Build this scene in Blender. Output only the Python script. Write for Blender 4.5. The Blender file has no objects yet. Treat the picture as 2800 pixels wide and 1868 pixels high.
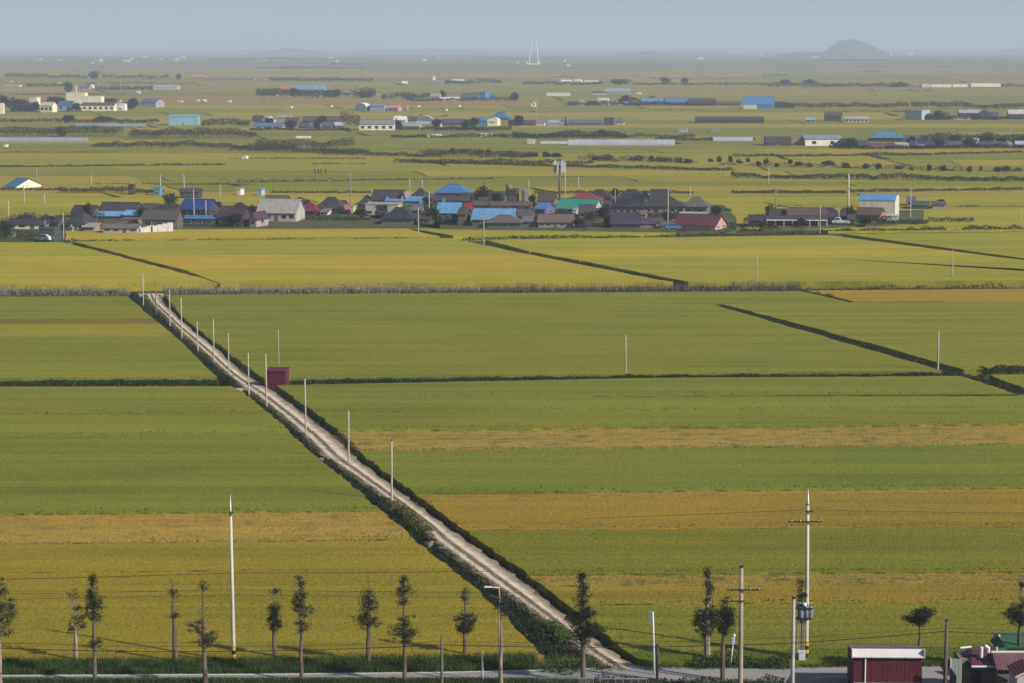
import bpy, math, random
import numpy as np
from mathutils import Vector, Matrix

rng = np.random.default_rng(7)
random.seed(11)
scene = bpy.context.scene
col = scene.collection
R = math.radians

# ------------------------------------------------------------------ camera
FPX = 6065.0                 # focal length in photograph pixels (2800 wide)
HORIZON = 122.0
HC = 50.0                    # camera height, metres
PITCH = math.atan((934.0 - HORIZON) / FPX)
cam_data = bpy.data.cameras.new("camera")
cam_data.sensor_width = 36.0
cam_data.lens = 36.0 * FPX / 2800.0
cam_data.clip_start = 1.0
cam_data.clip_end = 90000.0
cam = bpy.data.objects.new("camera", cam_data)
col.objects.link(cam)
cam.location = (0, 0, HC)
cam.rotation_euler = (math.pi / 2 - PITCH, 0, 0)
scene.camera = cam

# ------------------------------------------------------------------ light
SUN_AZ = -30.0               # degrees from +x, negative = towards the camera side
SUN_EL = 33.0
SUN_STRENGTH = 4.8
SKY_STRENGTH = 0.062
EXPOSURE = 0.20
sunvec = Vector((math.cos(R(SUN_EL)) * math.cos(R(SUN_AZ)), math.cos(R(SUN_EL)) * math.sin(R(SUN_AZ)), math.sin(R(SUN_EL))))
world = bpy.data.worlds.new("World")
scene.world = world
world.use_nodes = True
wn = world.node_tree
sky = wn.nodes.new("ShaderNodeTexSky")
sky.sky_type = 'NISHITA'
sky.sun_disc = False
sky.sun_elevation = R(SUN_EL)
sky.sun_rotation = R(90.0 - SUN_AZ)
sky.air_density = 1.0
sky.dust_density = 1.0
sky.ozone_density = 1.5
wn.links.new(sky.outputs[0], wn.nodes["Background"].inputs[0])
wn.nodes["Background"].inputs[1].default_value = SKY_STRENGTH
sl = bpy.data.lights.new("sun", 'SUN')
sl.energy = SUN_STRENGTH
sl.angle = R(0.55)
sl.color = (1.0, 0.95, 0.86)
sun = bpy.data.objects.new("sun", sl)
col.objects.link(sun)
sun.rotation_euler = (-sunvec).to_track_quat('-Z', 'Y').to_euler()
vs = scene.view_settings
vs.view_transform = 'Standard'
vs.look = 'None'
vs.exposure = EXPOSURE
vs.gamma = 1.0
vs.use_curve_mapping = False
scene.cycles.volume_bounces = 2
scene.cycles.max_bounces = 5
scene.cycles.use_denoising = True

# ------------------------------------------------------------------ pixels to places
_c, _s = math.cos(PITCH), math.sin(PITCH)
CR = {1: (0, 60, 3.3586), 2: (700, 60, 3.3586), 3: (1400, 60, 3.3586), 4: (2100, 60, 3.3586),
      5: (0, 460, 3.3586), 6: (650, 460, 3.3586), 7: (1300, 400, 3.3586), 8: (2000, 460, 2.939),
      'v': (0, 0, 0.83929), 's': (0, 0, 1.0), 'b7': (2300, 1550, 4.702), 'm1': (0, 360, 2.351), 'm2': (900, 360, 2.351), 'm3': (1800, 340, 2.351)}
def src(c, x, y):
    a = CR[c]
    return a[0] + x / a[2], a[1] + y / a[2]
def ground(px, py, z=0.0):
    dx = (px - 1400.0) / FPX
    dy = -(py - 934.0) / FPX
    t = (z - HC) / (dy * _c - _s)
    return Vector((dx * t, (_c + dy * _s) * t, z))
def gv(x, y, z=0.0):
    return ground(x * 1.19149, y * 1.19149, z)
def gp(x, y, z=0.0, ref=0.5):
    p = gv(x, y, ref)
    p.z = z
    return p
def mpp(p):
    return (p.y * _c - (p.z - HC) * _s) / FPX      # metres per photograph pixel at a point

# ------------------------------------------------------------------ materials
MATS = {}
def nt(name):
    m = bpy.data.materials.new(name)
    m.use_nodes = True
    t = m.node_tree
    return m, t, t.nodes["Principled BSDF"]
def N(t, kind, **kw):
    n = t.nodes.new(kind)
    for k, v in kw.items():
        setattr(n, k, v)
    return n
def pos(t, scale=(1, 1, 1)):
    g = N(t, "ShaderNodeNewGeometry")
    m = N(t, "ShaderNodeVectorMath", operation='MULTIPLY')
    t.links.new(g.outputs["Position"], m.inputs[0])
    m.inputs[1].default_value = scale
    return m.outputs[0]
def noise(t, vec, scale, detail=3.0, rough=0.55):
    n = N(t, "ShaderNodeTexNoise")
    n.inputs["Scale"].default_value = scale
    n.inputs["Detail"].default_value = detail
    n.inputs["Roughness"].default_value = rough
    t.links.new(vec, n.inputs["Vector"])
    return n.outputs["Fac"]
def ramp(t, fac, stops):
    r = N(t, "ShaderNodeValToRGB")
    e = r.color_ramp.elements
    while len(e) < len(stops):
        e.new(0.5)
    for i, (p, c) in enumerate(stops):
        e[i].position = p
        e[i].color = (*c, 1) if len(c) == 3 else c
    t.links.new(fac, r.inputs[0])
    return r.outputs[0]
def mixc(t, fac, a, b, mode='MIX'):
    m = N(t, "ShaderNodeMix", data_type='RGBA', blend_type=mode)
    for s, v in ((0, fac), (6, a), (7, b)):
        if hasattr(v, "links") or hasattr(v, "is_linked"):
            t.links.new(v, m.inputs[s])
        else:
            m.inputs[s].default_value = v if s == 0 else ((*v, 1) if len(v) == 3 else v)
    return m.outputs[2]
def bump(t, b, h, strength, dist):
    n = N(t, "ShaderNodeBump")
    n.inputs["Strength"].default_value = strength
    n.inputs["Distance"].default_value = dist
    t.links.new(h, n.inputs["Height"])
    t.links.new(n.outputs[0], b.inputs["Normal"])
def sc3(c, k):
    return tuple(min(1, x * k) for x in c)

def m_field(c, rough_patches=0.0):
    c = (c[0] * 1.30, c[1] * 1.20, c[2] * 0.56)
    key = ('field', c, rough_patches)
    if key in MATS:
        return MATS[key]
    m, t, b = nt("crop")
    p = pos(t)
    streak = noise(t, pos(t, (0.012, 0.32, 0.0)), 1.0, 3.0)
    broad = noise(t, pos(t, (0.035, 0.06, 0.0)), 1.0, 2.0)
    fine = noise(t, p, 2.6, 4.0, 0.7)
    mid = noise(t, pos(t, (0.25, 0.8, 0.0)), 1.0, 3.0, 0.65)
    a = mixc(t, ramp(t, streak, [(0.36, (0, 0, 0)), (0.64, (1, 1, 1))]), sc3(c, 0.80), (c[0] * 1.17, c[1] * 1.13, c[2] * 1.05))
    a = mixc(t, ramp(t, broad, [(0.36, (0, 0, 0)), (0.66, (0.6, 0.6, 0.6))]), a, (c[0] * 1.30, c[1] * 1.08, c[2] * 0.95))
    a = mixc(t, ramp(t, mid, [(0.40, (0, 0, 0)), (0.75, (0.35, 0.35, 0.35))]), a, (c[0] * .80, c[1] * .86, c[2] * .8))
    lines = noise(t, pos(t, (0.006, 1.15, 0.0)), 1.0, 2.0, 0.5)
    a = mixc(t, ramp(t, lines, [(0.60, (0, 0, 0)), (0.66, (0.42, 0.42, 0.42))]), a, (c[0] * .55, c[1] * .62, c[2] * .6))
    lodge = noise(t, pos(t, (0.05, 0.16, 0.0)), 1.0, 4.0, 0.7)
    a = mixc(t, ramp(t, lodge, [(0.60, (0, 0, 0)), (0.70, (0.45, 0.45, 0.45))]), a, (c[0] * 0.70, c[1] * 0.80, c[2] * 0.75))
    dark = ramp(t, fine, [(0.28, (0.45, 0.45, 0.45)), (0.50, (1, 1, 1)), (0.75, (1.18, 1.18, 1.18))])
    a = mixc(t, 0.75, a, dark, 'MULTIPLY')
    if rough_patches:
        pn = noise(t, pos(t, (0.30, 0.55, 0.0)), 1.0, 5.0, 0.75)
        a = mixc(t, ramp(t, pn, [(0.50, (0, 0, 0)), (0.62, (rough_patches,) * 3)]), a, (0.075, 0.105, 0.03))
        pn2 = noise(t, pos(t, (0.5, 0.8, 0.0)), 1.7, 5.0, 0.75)
        a = mixc(t, ramp(t, pn2, [(0.55, (0, 0, 0)), (0.66, (rough_patches,) * 3)]), a, (0.40, 0.27, 0.12))
    t.links.new(a, b.inputs["Base Color"])
    b.inputs["Roughness"].default_value = 0.85
    b.inputs["Specular IOR Level"].default_value = 0.15
    hb = N(t, "ShaderNodeMath", operation='ADD')
    t.links.new(fine, hb.inputs[0]); t.links.new(mid, hb.inputs[1])
    bump(t, b, hb.outputs[0], 0.7, 0.35)
    MATS[key] = m
    return m

def m_plain(name, c, rough=0.8, var=0.25, scale=1.2, spec=0.3, metal=0.0, stain=0.0, b_str=0.2, b_dist=0.03, zstretch=1.0):
    key = (name, c, rough, var, scale, stain)
    if key in MATS:
        return MATS[key]
    m, t, b = nt(name)
    n1 = noise(t, pos(t, (1, 1, zstretch)), scale, 5.0, 0.65)
    a = mixc(t, ramp(t, n1, [(0.3, (0, 0, 0)), (0.7, (1, 1, 1))]), sc3(c, 1 - var), sc3(c, 1 + var))
    if stain:
        n2 = noise(t, pos(t, (1, 1, 0.25)), scale * 0.7, 4.0, 0.7)
        a = mixc(t, ramp(t, n2, [(0.48, (0, 0, 0)), (0.75, (stain,) * 3)]), a, (0.10, 0.085, 0.07))
    t.links.new(a, b.inputs["Base Color"])
    b.inputs["Roughness"].default_value = rough
    b.inputs["Specular IOR Level"].default_value = spec
    b.inputs["Metallic"].default_value = metal
    bump(t, b, n1, b_str, b_dist)
    MATS[key] = m
    return m
def m_wall(c):
    return m_plain("painted wall", c, 0.85, 0.10, 0.9, 0.2, 0, 0.45)
def m_roof(c):
    key = ('roof', c)
    if key in MATS:
        return MATS[key]
    m, t, b = nt("roof sheet")
    tc = N(t, "ShaderNodeTexCoord")
    w = N(t, "ShaderNodeTexWave", wave_type='BANDS', bands_direction='X')
    w.inputs["Scale"].default_value = 1.3
    w.inputs["Distortion"].default_value = 0.15
    t.links.new(tc.outputs["Object"], w.inputs["Vector"])
    n1 = noise(t, tc.outputs["Object"], 0.8, 5.0, 0.7)
    a = mixc(t, ramp(t, n1, [(0.35, (0, 0, 0)), (0.7, (1, 1, 1))]), sc3(c, 0.78), sc3(c, 1.15))
    n2 = noise(t, tc.outputs["Object"], 0.30, 6.0, 0.75)
    a = mixc(t, ramp(t, n2, [(0.50, (0, 0, 0)), (0.68, (0.75, 0.75, 0.75))]), a, sc3(tuple(0.55 * x + 0.06 for x in c), 0.85))
    n3 = noise(t, tc.outputs["Object"], 1.1, 5.0, 0.8)
    a = mixc(t, ramp(t, n3, [(0.58, (0, 0, 0)), (0.70, (0.55, 0.55, 0.55))]), a, (0.11, 0.065, 0.045))
    a = mixc(t, 0.35, a, ramp(t, w.outputs["Fac"], [(0.0, (0.6, 0.6, 0.6)), (0.4, (1, 1, 1))]), 'MULTIPLY')
    t.links.new(a, b.inputs["Base Color"])
    b.inputs["Roughness"].default_value = 0.55
    b.inputs["Specular IOR Level"].default_value = 0.3
    bump(t, b, w.outputs["Fac"], 0.4, 0.04)
    MATS[key] = m
    return m
def m_leaf(c, name="leaves"):
    key = ('leaf', c)
    if key in MATS:
        return MATS[key]
    m, t, b = nt(name)
    n1 = noise(t, pos(t), 0.9, 3.0, 0.6)
    n2 = noise(t, pos(t), 5.0, 2.0, 0.6)
    a = mixc(t, ramp(t, n1, [(0.35, (0, 0, 0)), (0.68, (1, 1, 1))]), sc3(c, 0.65), (c[0] * 1.45, c[1] * 1.3, c[2] * 1.1))
    a = mixc(t, 0.6, a, ramp(t, n2, [(0.3, (0.6, 0.6, 0.6)), (0.7, (1.2, 1.2, 1.2))]), 'MULTIPLY')
    t.links.new(a, b.inputs["Base Color"])
    b.inputs["Roughness"].default_value = 0.7
    b.inputs["Specular IOR Level"].default_value = 0.2
    MATS[key] = m
    return m
def m_glass():
    if 'glass' in MATS:
        return MATS['glass']
    m, t, b = nt("window glass")
    b.inputs["Base Color"].default_value = (0.03, 0.035, 0.045, 1)
    b.inputs["Roughness"].default_value = 0.12
    MATS['glass'] = m
    return m
CONC = lambda: m_plain("concrete", (0.50, 0.47, 0.43), 0.85, 0.14, 1.5, 0.2, 0, 0.25)
CONC_D = lambda: m_plain("weathered concrete", (0.27, 0.235, 0.20), 0.9, 0.2, 1.5, 0.2, 0, 0.4)
STEEL = lambda: m_plain("dark steel", (0.035, 0.035, 0.04), 0.5, 0.2, 2.0, 0.4, 0.3)
GALV = lambda: m_plain("galvanised steel", (0.42, 0.44, 0.46), 0.45, 0.12, 2.0, 0.5, 0.5)
BARK = lambda: m_plain("bark", (0.13, 0.10, 0.075), 0.95, 0.45, 3.0, 0.1, 0, 0.3, 0.6, 0.05, 0.3)
BARK_P = lambda: m_plain("pale bark", (0.27, 0.22, 0.175), 0.95, 0.35, 3.0, 0.1, 0, 0.3, 0.6, 0.05, 0.3)

# ------------------------------------------------------------------ mesh building
class MB:
    def __init__(self):
        self.v, self.f = [], []
    def poly(self, pts, flip=False):
        i = len(self.v)
        self.v += [tuple(p) for p in pts]
        idx = list(range(i, i + len(pts)))
        self.f.append(idx[::-1] if flip else idx)
        return self
    def box(self, x0, x1, y0, y1, z0, z1):
        i = len(self.v)
        self.v += [(x, y, z) for z in (z0, z1) for y in (y0, y1) for x in (x0, x1)]
        for q in ((0, 2, 3, 1), (4, 5, 7, 6), (0, 1, 5, 4), (2, 6, 7, 3), (0, 4, 6, 2), (1, 3, 7, 5)):
            self.f.append([i + k for k in q])
        return self
    def extrude(self, outline, axis, a0, a1):
        """outline: list of (u, z); axis 'x' extrudes along x with u = y, 'y' along y with u = x"""
        n = len(outline)
        i = len(self.v)
        for a in (a0, a1):
            for u, z in outline:
                self.v.append((a, u, z) if axis == 'x' else (u, a, z))
        for k in range(n):
            j = (k + 1) % n
            self.f.append([i + k, i + j, i + n + j, i + n + k])
        self.f.append(list(range(i, i + n))[::-1])
        self.f.append(list(range(i + n, i + 2 * n)))
        return self
    def tube(self, pts, rads, n=8, cap=True):
        pts = [Vector(p) for p in pts]
        rings = []
        for k, p in enumerate(pts):
            d = (pts[min(k + 1, len(pts) - 1)] - pts[max(k - 1, 0)]).normalized()
            u = d.cross(Vector((0, 0, 1)) if abs(d.z) < 0.95 else Vector((1, 0, 0))).normalized()
            w = d.cross(u)
            r = rads[k] if hasattr(rads, '__len__') else rads
            i = len(self.v)
            for a in range(n):
                q = p + r * (math.cos(2 * math.pi * a / n) * u + math.sin(2 * math.pi * a / n) * w)
                self.v.append(tuple(q))
            rings.append(i)
        for a, b in zip(rings, rings[1:]):
            for k in range(n):
                j = (k + 1) % n
                self.f.append([a + k, a + j, b + j, b + k])
        if cap:
            self.f.append([rings[0] + k for k in range(n)][::-1])
            self.f.append([rings[-1] + k for k in range(n)])
        return self
    def lathe(self, prof, n=12, cx=0, cy=0):
        rings = []
        for r, z in prof:
            i = len(self.v)
            self.v += [(cx + r * math.cos(2 * math.pi * a / n), cy + r * math.sin(2 * math.pi * a / n), z) for a in range(n)]
            rings.append(i)
        for a, b in zip(rings, rings[1:]):
            for k in range(n):
                j = (k + 1) % n
                self.f.append([a + k, a + j, b + j, b + k])
        self.f.append([rings[-1] + k for k in range(n)])
        return self
    def build(self, name, mat, parent=None, smooth=False, loc=None):
        me = bpy.data.meshes.new(name)
        me.from_pydata(self.v, [], self.f)
        me.materials.append(mat)
        if smooth:
            me.polygons.foreach_set("use_smooth", [True] * len(me.polygons))
        return link(name, me, parent, loc)
def link(name, me, parent=None, loc=None):
    o = bpy.data.objects.new(name, me)
    col.objects.link(o)
    if parent is not None:
        o.parent = parent
    if loc is not None:
        o.location = loc
    return o
def empty(name, loc, rz=0.0):
    o = bpy.data.objects.new(name, None)
    o.empty_display_size = 0.5
    col.objects.link(o)
    o.location = loc
    o.rotation_euler = (0, 0, rz)
    return o
def tag(o, label=None, cat=None, group=None, kind=None):
    if label: o["label"] = label
    if cat: o["category"] = cat
    if group: o["group"] = group
    if kind: o["kind"] = kind
    return o
def np_mesh(name, verts, k):
    """verts (n*k,3): n separate polygons of k corners"""
    verts = np.asarray(verts, np.float32)
    n = len(verts) // k
    me = bpy.data.meshes.new(name)
    me.vertices.add(n * k)
    me.vertices.foreach_set("co", verts.ravel())
    me.loops.add(n * k)
    me.loops.foreach_set("vertex_index", np.arange(n * k, dtype=np.int32))
    me.polygons.add(n)
    me.polygons.foreach_set("loop_start", np.arange(0, n * k, k, dtype=np.int32))
    me.update(calc_edges=True)
    return me
def leaf_verts(c, size, flat=0.0, aspect=0.6):
    """leaf-sized quads at centres c"""
    n = len(c)
    size = np.broadcast_to(size, (n,))[:, None]
    d = rng.normal(size=(n, 3)); d[:, 2] *= (1 - flat)
    d /= np.linalg.norm(d, axis=1)[:, None]
    e = rng.normal(size=(n, 3)); e -= (e * d).sum(1)[:, None] * d
    e /= np.linalg.norm(e, axis=1)[:, None]
    u, w = d * size * 0.5, e * size * 0.5 * aspect
    return np.stack([c - u, c + w, c + u, c - w], 1).reshape(-1, 3)
def blade_verts(b, h, w, lean=0.35):
    """upright grass blades (triangles) rooted at b"""
    n = len(b)
    h = h * rng.uniform(0.55, 1.15, n); a = rng.uniform(0, 2 * math.pi, n)
    side = np.stack([np.cos(a), np.sin(a), np.zeros(n)], 1) * (w * 0.5)
    l = rng.normal(size=(n, 3)) * lean; l[:, 2] = 1
    tip = b + l * h[:, None]
    return np.stack([b - side, b + side, tip], 1).reshape(-1, 3)
def in_poly(x, y, poly):
    r = np.zeros(len(x), bool)
    j = len(poly) - 1
    for i in range(len(poly)):
        xi, yi, xj, yj = poly[i][0], poly[i][1], poly[j][0], poly[j][1]
        c = ((yi > y) != (yj > y)) & (x < (xj - xi) * (y - yi) / ((yj - yi) or 1e-9) + xi)
        r ^= c
        j = i
    return r
def scatter(poly, n):
    """about n random points inside a ground polygon"""
    P = np.array([(p[0], p[1]) for p in poly])
    lo, hi = P.min(0), P.max(0)
    q = rng.uniform(lo, hi, (int(n), 2))
    return q[in_poly(q[:, 0], q[:, 1], P)]

# ================================================================== the land
G, G2, YG, Y, GO, T, BR = (0.150, 0.172, 0.036), (0.136, 0.170, 0.037), (0.205, 0.205, 0.038), (0.255, 0.222, 0.040), (0.250, 0.190, 0.046), (0.265, 0.205, 0.075), (0.15, 0.125, 0.05)
BED = -0.9                                   # bed of the ditches between the near fields

def ground_material():
    m, t, b = nt("plain")
    v = N(t, "ShaderNodeTexVoronoi", distance='CHEBYCHEV')
    t.links.new(pos(t, (1 / 420.0, 1 / 150.0, 0)), v.inputs["Vector"])
    v.inputs["Scale"].default_value = 1.0
    c = ramp(t, v.outputs["Color"], [(0.1, (0.12, 0.12, 0.07)), (0.35, (0.17, 0.155, 0.085)), (0.55, (0.21, 0.165, 0.10)), (0.72, (0.20, 0.14, 0.095)), (0.9, (0.12, 0.105, 0.07))])
    n1 = noise(t, pos(t, (0.002, 0.008, 0)), 1.0, 4.0, 0.6)
    c = mixc(t, ramp(t, n1, [(0.5, (0, 0, 0)), (0.68, (0.8, 0.8, 0.8))]), c, (0.06, 0.075, 0.035))
    g = N(t, "ShaderNodeNewGeometry")
    sx = N(t, "ShaderNodeSeparateXYZ"); t.links.new(g.outputs["Position"], sx.inputs[0])
    near = N(t, "ShaderNodeMapRange"); t.links.new(sx.outputs["Y"], near.inputs[0])
    near.inputs[1].default_value = 1150; near.inputs[2].default_value = 1400
    soil = noise(t, pos(t), 0.8, 5.0, 0.7)
    sc_ = ramp(t, soil, [(0.3, (0.035, 0.042, 0.018)), (0.55, (0.07, 0.068, 0.032)), (0.75, (0.11, 0.095, 0.05))])
    c = mixc(t, near.outputs[0], sc_, c)
    t.links.new(c, b.inputs["Base Color"])
    b.inputs["Roughness"].default_value = 0.95
    b.inputs["Specular IOR Level"].default_value = 0.1
    return m
mb = MB()
rows = [(-400, BED), (586, BED), (590, 0.0), (1200, 0.0), (6000, 0.0), (45000, 0.0)]
xs = [-30000, -1500, -200, 200, 1500, 30000]
for y, z in rows:
    for x in xs:
        mb.v.append((x, y, z))
for j in range(len(rows) - 1):
    for i in range(len(xs) - 1):
        a = j * len(xs) + i
        mb.f.append([a, a + 1, a + 1 + len(xs), a + len(xs)])
tag(mb.build("ground", ground_material()), "flat farmland soil stretching to the hazy horizon", None, kind="structure")

def ragged(poly, step, jit):
    out = []
    n = len(poly)
    for i in range(n):
        a, b = Vector(poly[i][:2]), Vector(poly[(i + 1) % n][:2])
        L = (b - a).length
        k = max(1, min(160, int(L / step)))
        nrm = Vector((-(b - a).y, (b - a).x)).normalized() if L > 0 else Vector((0, 0))
        for q in range(k):
            out.append(a.lerp(b, q / k) + (nrm * random.uniform(-jit, jit) if q else Vector((0, 0))))
    return out
def field(pts, c, h=0.70, base=BED, dens=0.0, patches=0.0, bh=0.32, bw=0.07, name="rice_field"):
    P = [gv(x, y, h) for x, y in pts]
    dist = sum(p.y for p in P) / len(P)
    step = 1.2 if dist < 330 else 4.0
    O = ragged(P, step, 0.24 if dist < 330 else 0.3)
    n = len(O)
    m = MB()
    m.v = [(p.x, p.y, h) for p in O] + [(p.x, p.y, base) for p in O]
    area = sum(O[i].x * O[(i + 1) % n].y - O[(i + 1) % n].x * O[i].y for i in range(n))
    m.f.append(list(range(n)) if area > 0 else list(range(n))[::-1])
    for i in range(n):
        j = (i + 1) % n
        m.f.append([i, n + i, n + j, j] if area > 0 else [j, n + j, n + i, i])
    me = bpy.data.meshes.new(name)
    me.from_pydata(m.v, [], m.f)
    me.materials.append(m_field(c, patches))
    o = link(name, me)
    tag(o, kind="structure")
    if dens:
        q = np.array([(p.x, p.y) for p in O])
        lo, hi = q.min(0), q.max(0)
        # only what lies in or just beside the view
        lo[0] = max(lo[0], -0.27 * hi[1] - 4); hi[0] = min(hi[0], 0.27 * hi[1] + 4)
        nn = int((hi[0] - lo[0]) * (hi[1] - lo[1]) * dens)
        s = rng.uniform(lo, hi, (nn, 2))
        s = s[in_poly(s[:, 0], s[:, 1], q)]
        # fuller along the rim so that the edge of the stand is not a line
        per = []
        for i in range(n):
            a, b = q[i], q[(i + 1) % n]
            if abs((a[0] + b[0]) / 2) < 0.26 * a[1] + 4:
                k = int(np.hypot(*(b - a)) * 9) + 1
                per.append(a + (b - a) * rng.uniform(0, 1, (k, 1)) + rng.normal(size=(k, 2)) * 0.09)
        b3 = np.concatenate([np.c_[s, np.full(len(s), h - 0.14)]] + ([np.c_[np.concatenate(per), np.full(sum(map(len, per)), h - 0.35)]] if per else []))
        me2 = np_mesh("rice_plants", blade_verts(b3, bh, bw, 0.5), 3)
        me2.materials.append(m_field(c, patches))
        tag(link("rice_plants", me2, o), kind="stuff")
    return o

XL, XR = -420, 2790                          # the fields run on beyond the frame
# --- edges of the dirt track: (y, left field edge, track left, track right, right field edge) in the overview's pixels
TRK = [(672, 286, 330, 366, 376), (690, 303, 341, 370, 388), (720, 338, 372, 402, 412), (750, 376, 402, 436, 446), (800, 432, 458, 500, 514), (835, 466, 496, 536, 556), (860, 492, 524, 566, 592),
       (885, 530, 556, 610, 636), (905, 564, 586, 640, 664), (950, 622, 642, 700, 728), (1000, 672, 700, 766, 792), (1045, 722, 744, 812, 834), (1100, 792, 826, 884, 908), (1150, 848, 900, 950, 978),
       (1200, 908, 966, 1018, 1046), (1240, 952, 998, 1076, 1098), (1300, 1030, 1080, 1158, 1188), (1350, 1092, 1150, 1224, 1254), (1400, 1146, 1224, 1284, 1318), (1450, 1190, 1286, 1346, 1380), (1500, 1238, 1350, 1420, 1446), (1530, 1300, 1392, 1478, 1506)]
def edge(y, k):
    ys = [a[0] for a in TRK]
    return float(np.interp(y, ys, [a[k] for a in TRK]))
def redge(y0, y1):                           # right field edge between two heights, top to bottom
    return [(edge(y, 4), y) for y in [y0] + [a[0] for a in TRK if y0 < a[0] < y1] + [y1]]
def ledge(y0, y1):
    return [(edge(y, 1), y) for y in [y0] + [a[0] for a in TRK if y0 < a[0] < y1] + [y1]]
def rfield(y0, y1, yr0, yr1, c, gap=0.8, **kw):
    """field to the right of the track: y at its edge, y at the far right"""
    e = redge(y0 + gap, y1)
    pts = e + [(XR, yr1 - (y1 - yr1) * 0.28), (XR, yr0 + gap - (y0 - yr0) * 0.28)]
    return field(pts, c, **kw)
def lfield(y0, y1, yl0, yl1, c, gap=0.8, **kw):
    e = ledge(y0 + gap, y1)[::-1]
    return field(e + [(XL, yl0 + gap), (XL, yl1)], c, **kw)
# right of the track
field(redge(677, 868) + [(1500, 857), (2162, 851), (2040, 815), (1838, 757), (1690, 714), (1630, 697.5), (1945, 692.5), (1835, 668)], G, h=0.68)
field([(1652, 696.5), (1950, 693.5), (XR, 689), (XR, 840), (2212, 848), (2082, 812), (1862, 751)], (0.162, 0.182, 0.038), h=0.66)
field([(1852, 667), (XR, 659), (XR, 687.5), (1960, 692)], GO, h=0.6)
field([(2270, 860), (XR, 857), (XR, 1010), (2366, 897)], G, h=0.66)
field(redge(884, 912) + [(2338, 908), (2280, 886), (2205, 863), (1500, 867)], G2)
rfield(912, 944, 905, 938, (0.145, 0.182, 0.038))
rfield(944, 987, 938, 972, G, gap=1.2)
rfield(987, 1036, 972, 1022, T, h=0.42, patches=0.8, dens=2.5, bh=0.4, bw=0.1, gap=1.6, name="stubble_field")
rfield(1036, 1131, 1022, 1118, G2, gap=0.0, dens=3.0)
rfield(1131, 1150, 1118, 1126, (0.25, 0.185, 0.06), h=0.5, patches=0.5, dens=3, gap=1.2, name="stubble_field")
rfield(1150, 1216, 1126, 1208, (0.225, 0.172, 0.040), gap=0.2, dens=4.0)  # near crops from here down darkened, lens falloff put into their colour
rfield(1216, 1317, 1208, 1310, (0.138, 0.152, 0.026), gap=0.3, dens=5.0)
rfield(1317, 1346, 1310, 1338, (0.235, 0.185, 0.068), h=0.5, patches=0.9, dens=6, bh=0.4, bw=0.1, gap=1.8, name="stubble_field")
rfield(1346, 1388, 1338, 1380, (0.205, 0.172, 0.038), gap=0.4, dens=6.0)
rfield(1388, 1496, 1380, 1480, (0.148, 0.160, 0.031), gap=0.0, dens=8.0)
rfield(1497, 1519, 1481, 1516, (0.085, 0.125, 0.024), gap=0.0, dens=14.0, bh=0.45, name="grass_bank")
# left of the track
lfield(679, 731, 681, 733, G)
lfield(731, 743, 733, 744, BR, h=0.45, gap=0.2)
lfield(743, 772, 744, 774, YG, gap=0.0)
lfield(772, 830, 774, 833, G, gap=0.5)
lfield(830, 864, 833, 870, (0.165, 0.187, 0.036), gap=0.5)
lfield(885, 949, 888, 953, G, h=0.68)
lfield(949, 996, 953, 1001, (0.155, 0.185, 0.037), gap=0.8)
lfield(996, 1170, 1001, 1184, (0.136, 0.166, 0.034), gap=0.8, dens=3.0)
lfield(1170, 1238, 1184, 1253, T, h=0.5, patches=0.45, dens=4.0, bh=0.4, bw=0.1, gap=1.2, name="stubble_field")
lfield(1238, 1305, 1254, 1318, (0.215, 0.190, 0.036), gap=1.2, dens=5.0)  # nearest left crops darkened too, colour carries the lens falloff
lfield(1305, 1505, 1318, 1522, (0.200, 0.180, 0.033), gap=0.5, dens=8.0)
YM, YGM = (0.292, 0.268, 0.050), (0.240, 0.248, 0.047)
# between the reed bank and the village
field([(XL, 556), (145, 556), (262, 585), (XL, 587)], YGM)
field([(XL, 587.5), (262, 585.5), (470, 640), (500, 650), (XL, 656)], YM)
field([(168, 554), (1035, 546), (1210, 583), (290, 586)], (0.234, 0.240, 0.046))
field([(290, 586.2), (1212, 583.4), (1385, 617), (430, 621)], (0.312, 0.258, 0.048))
field([(430, 621.2), (1387, 617.4), (1500, 640), (1545, 647), (505, 651)], (0.270, 0.258, 0.046))
field([(1115, 550), (1900, 539.5), (2060, 560), (1215, 577)], YGM)
field([(1218, 577.4), (2062, 560.4), (2260, 586), (1330, 598)], YM)
field([(1332, 598.4), (2262, 586.4), (XR, 650), (XR, 615), (2350, 598), (2300, 592), (XR, 640), (1590, 648)][:3] + [(XR, 642), (1580, 647)], (0.234, 0.236, 0.046))
field([(1935, 537), (XR, 528), (XR, 642), (2350, 593)], (0.222, 0.234, 0.046))
field([(150, 527), (930, 524), (1010, 543), (150, 546)], YM, h=0.6)
field([(930, 522), (1560, 526), (1560, 534), (1040, 541)], YGM, h=0.6)
field([(1880, 525), (XR, 512), (XR, 522), (1900, 531)], YGM, h=0.6)

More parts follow.
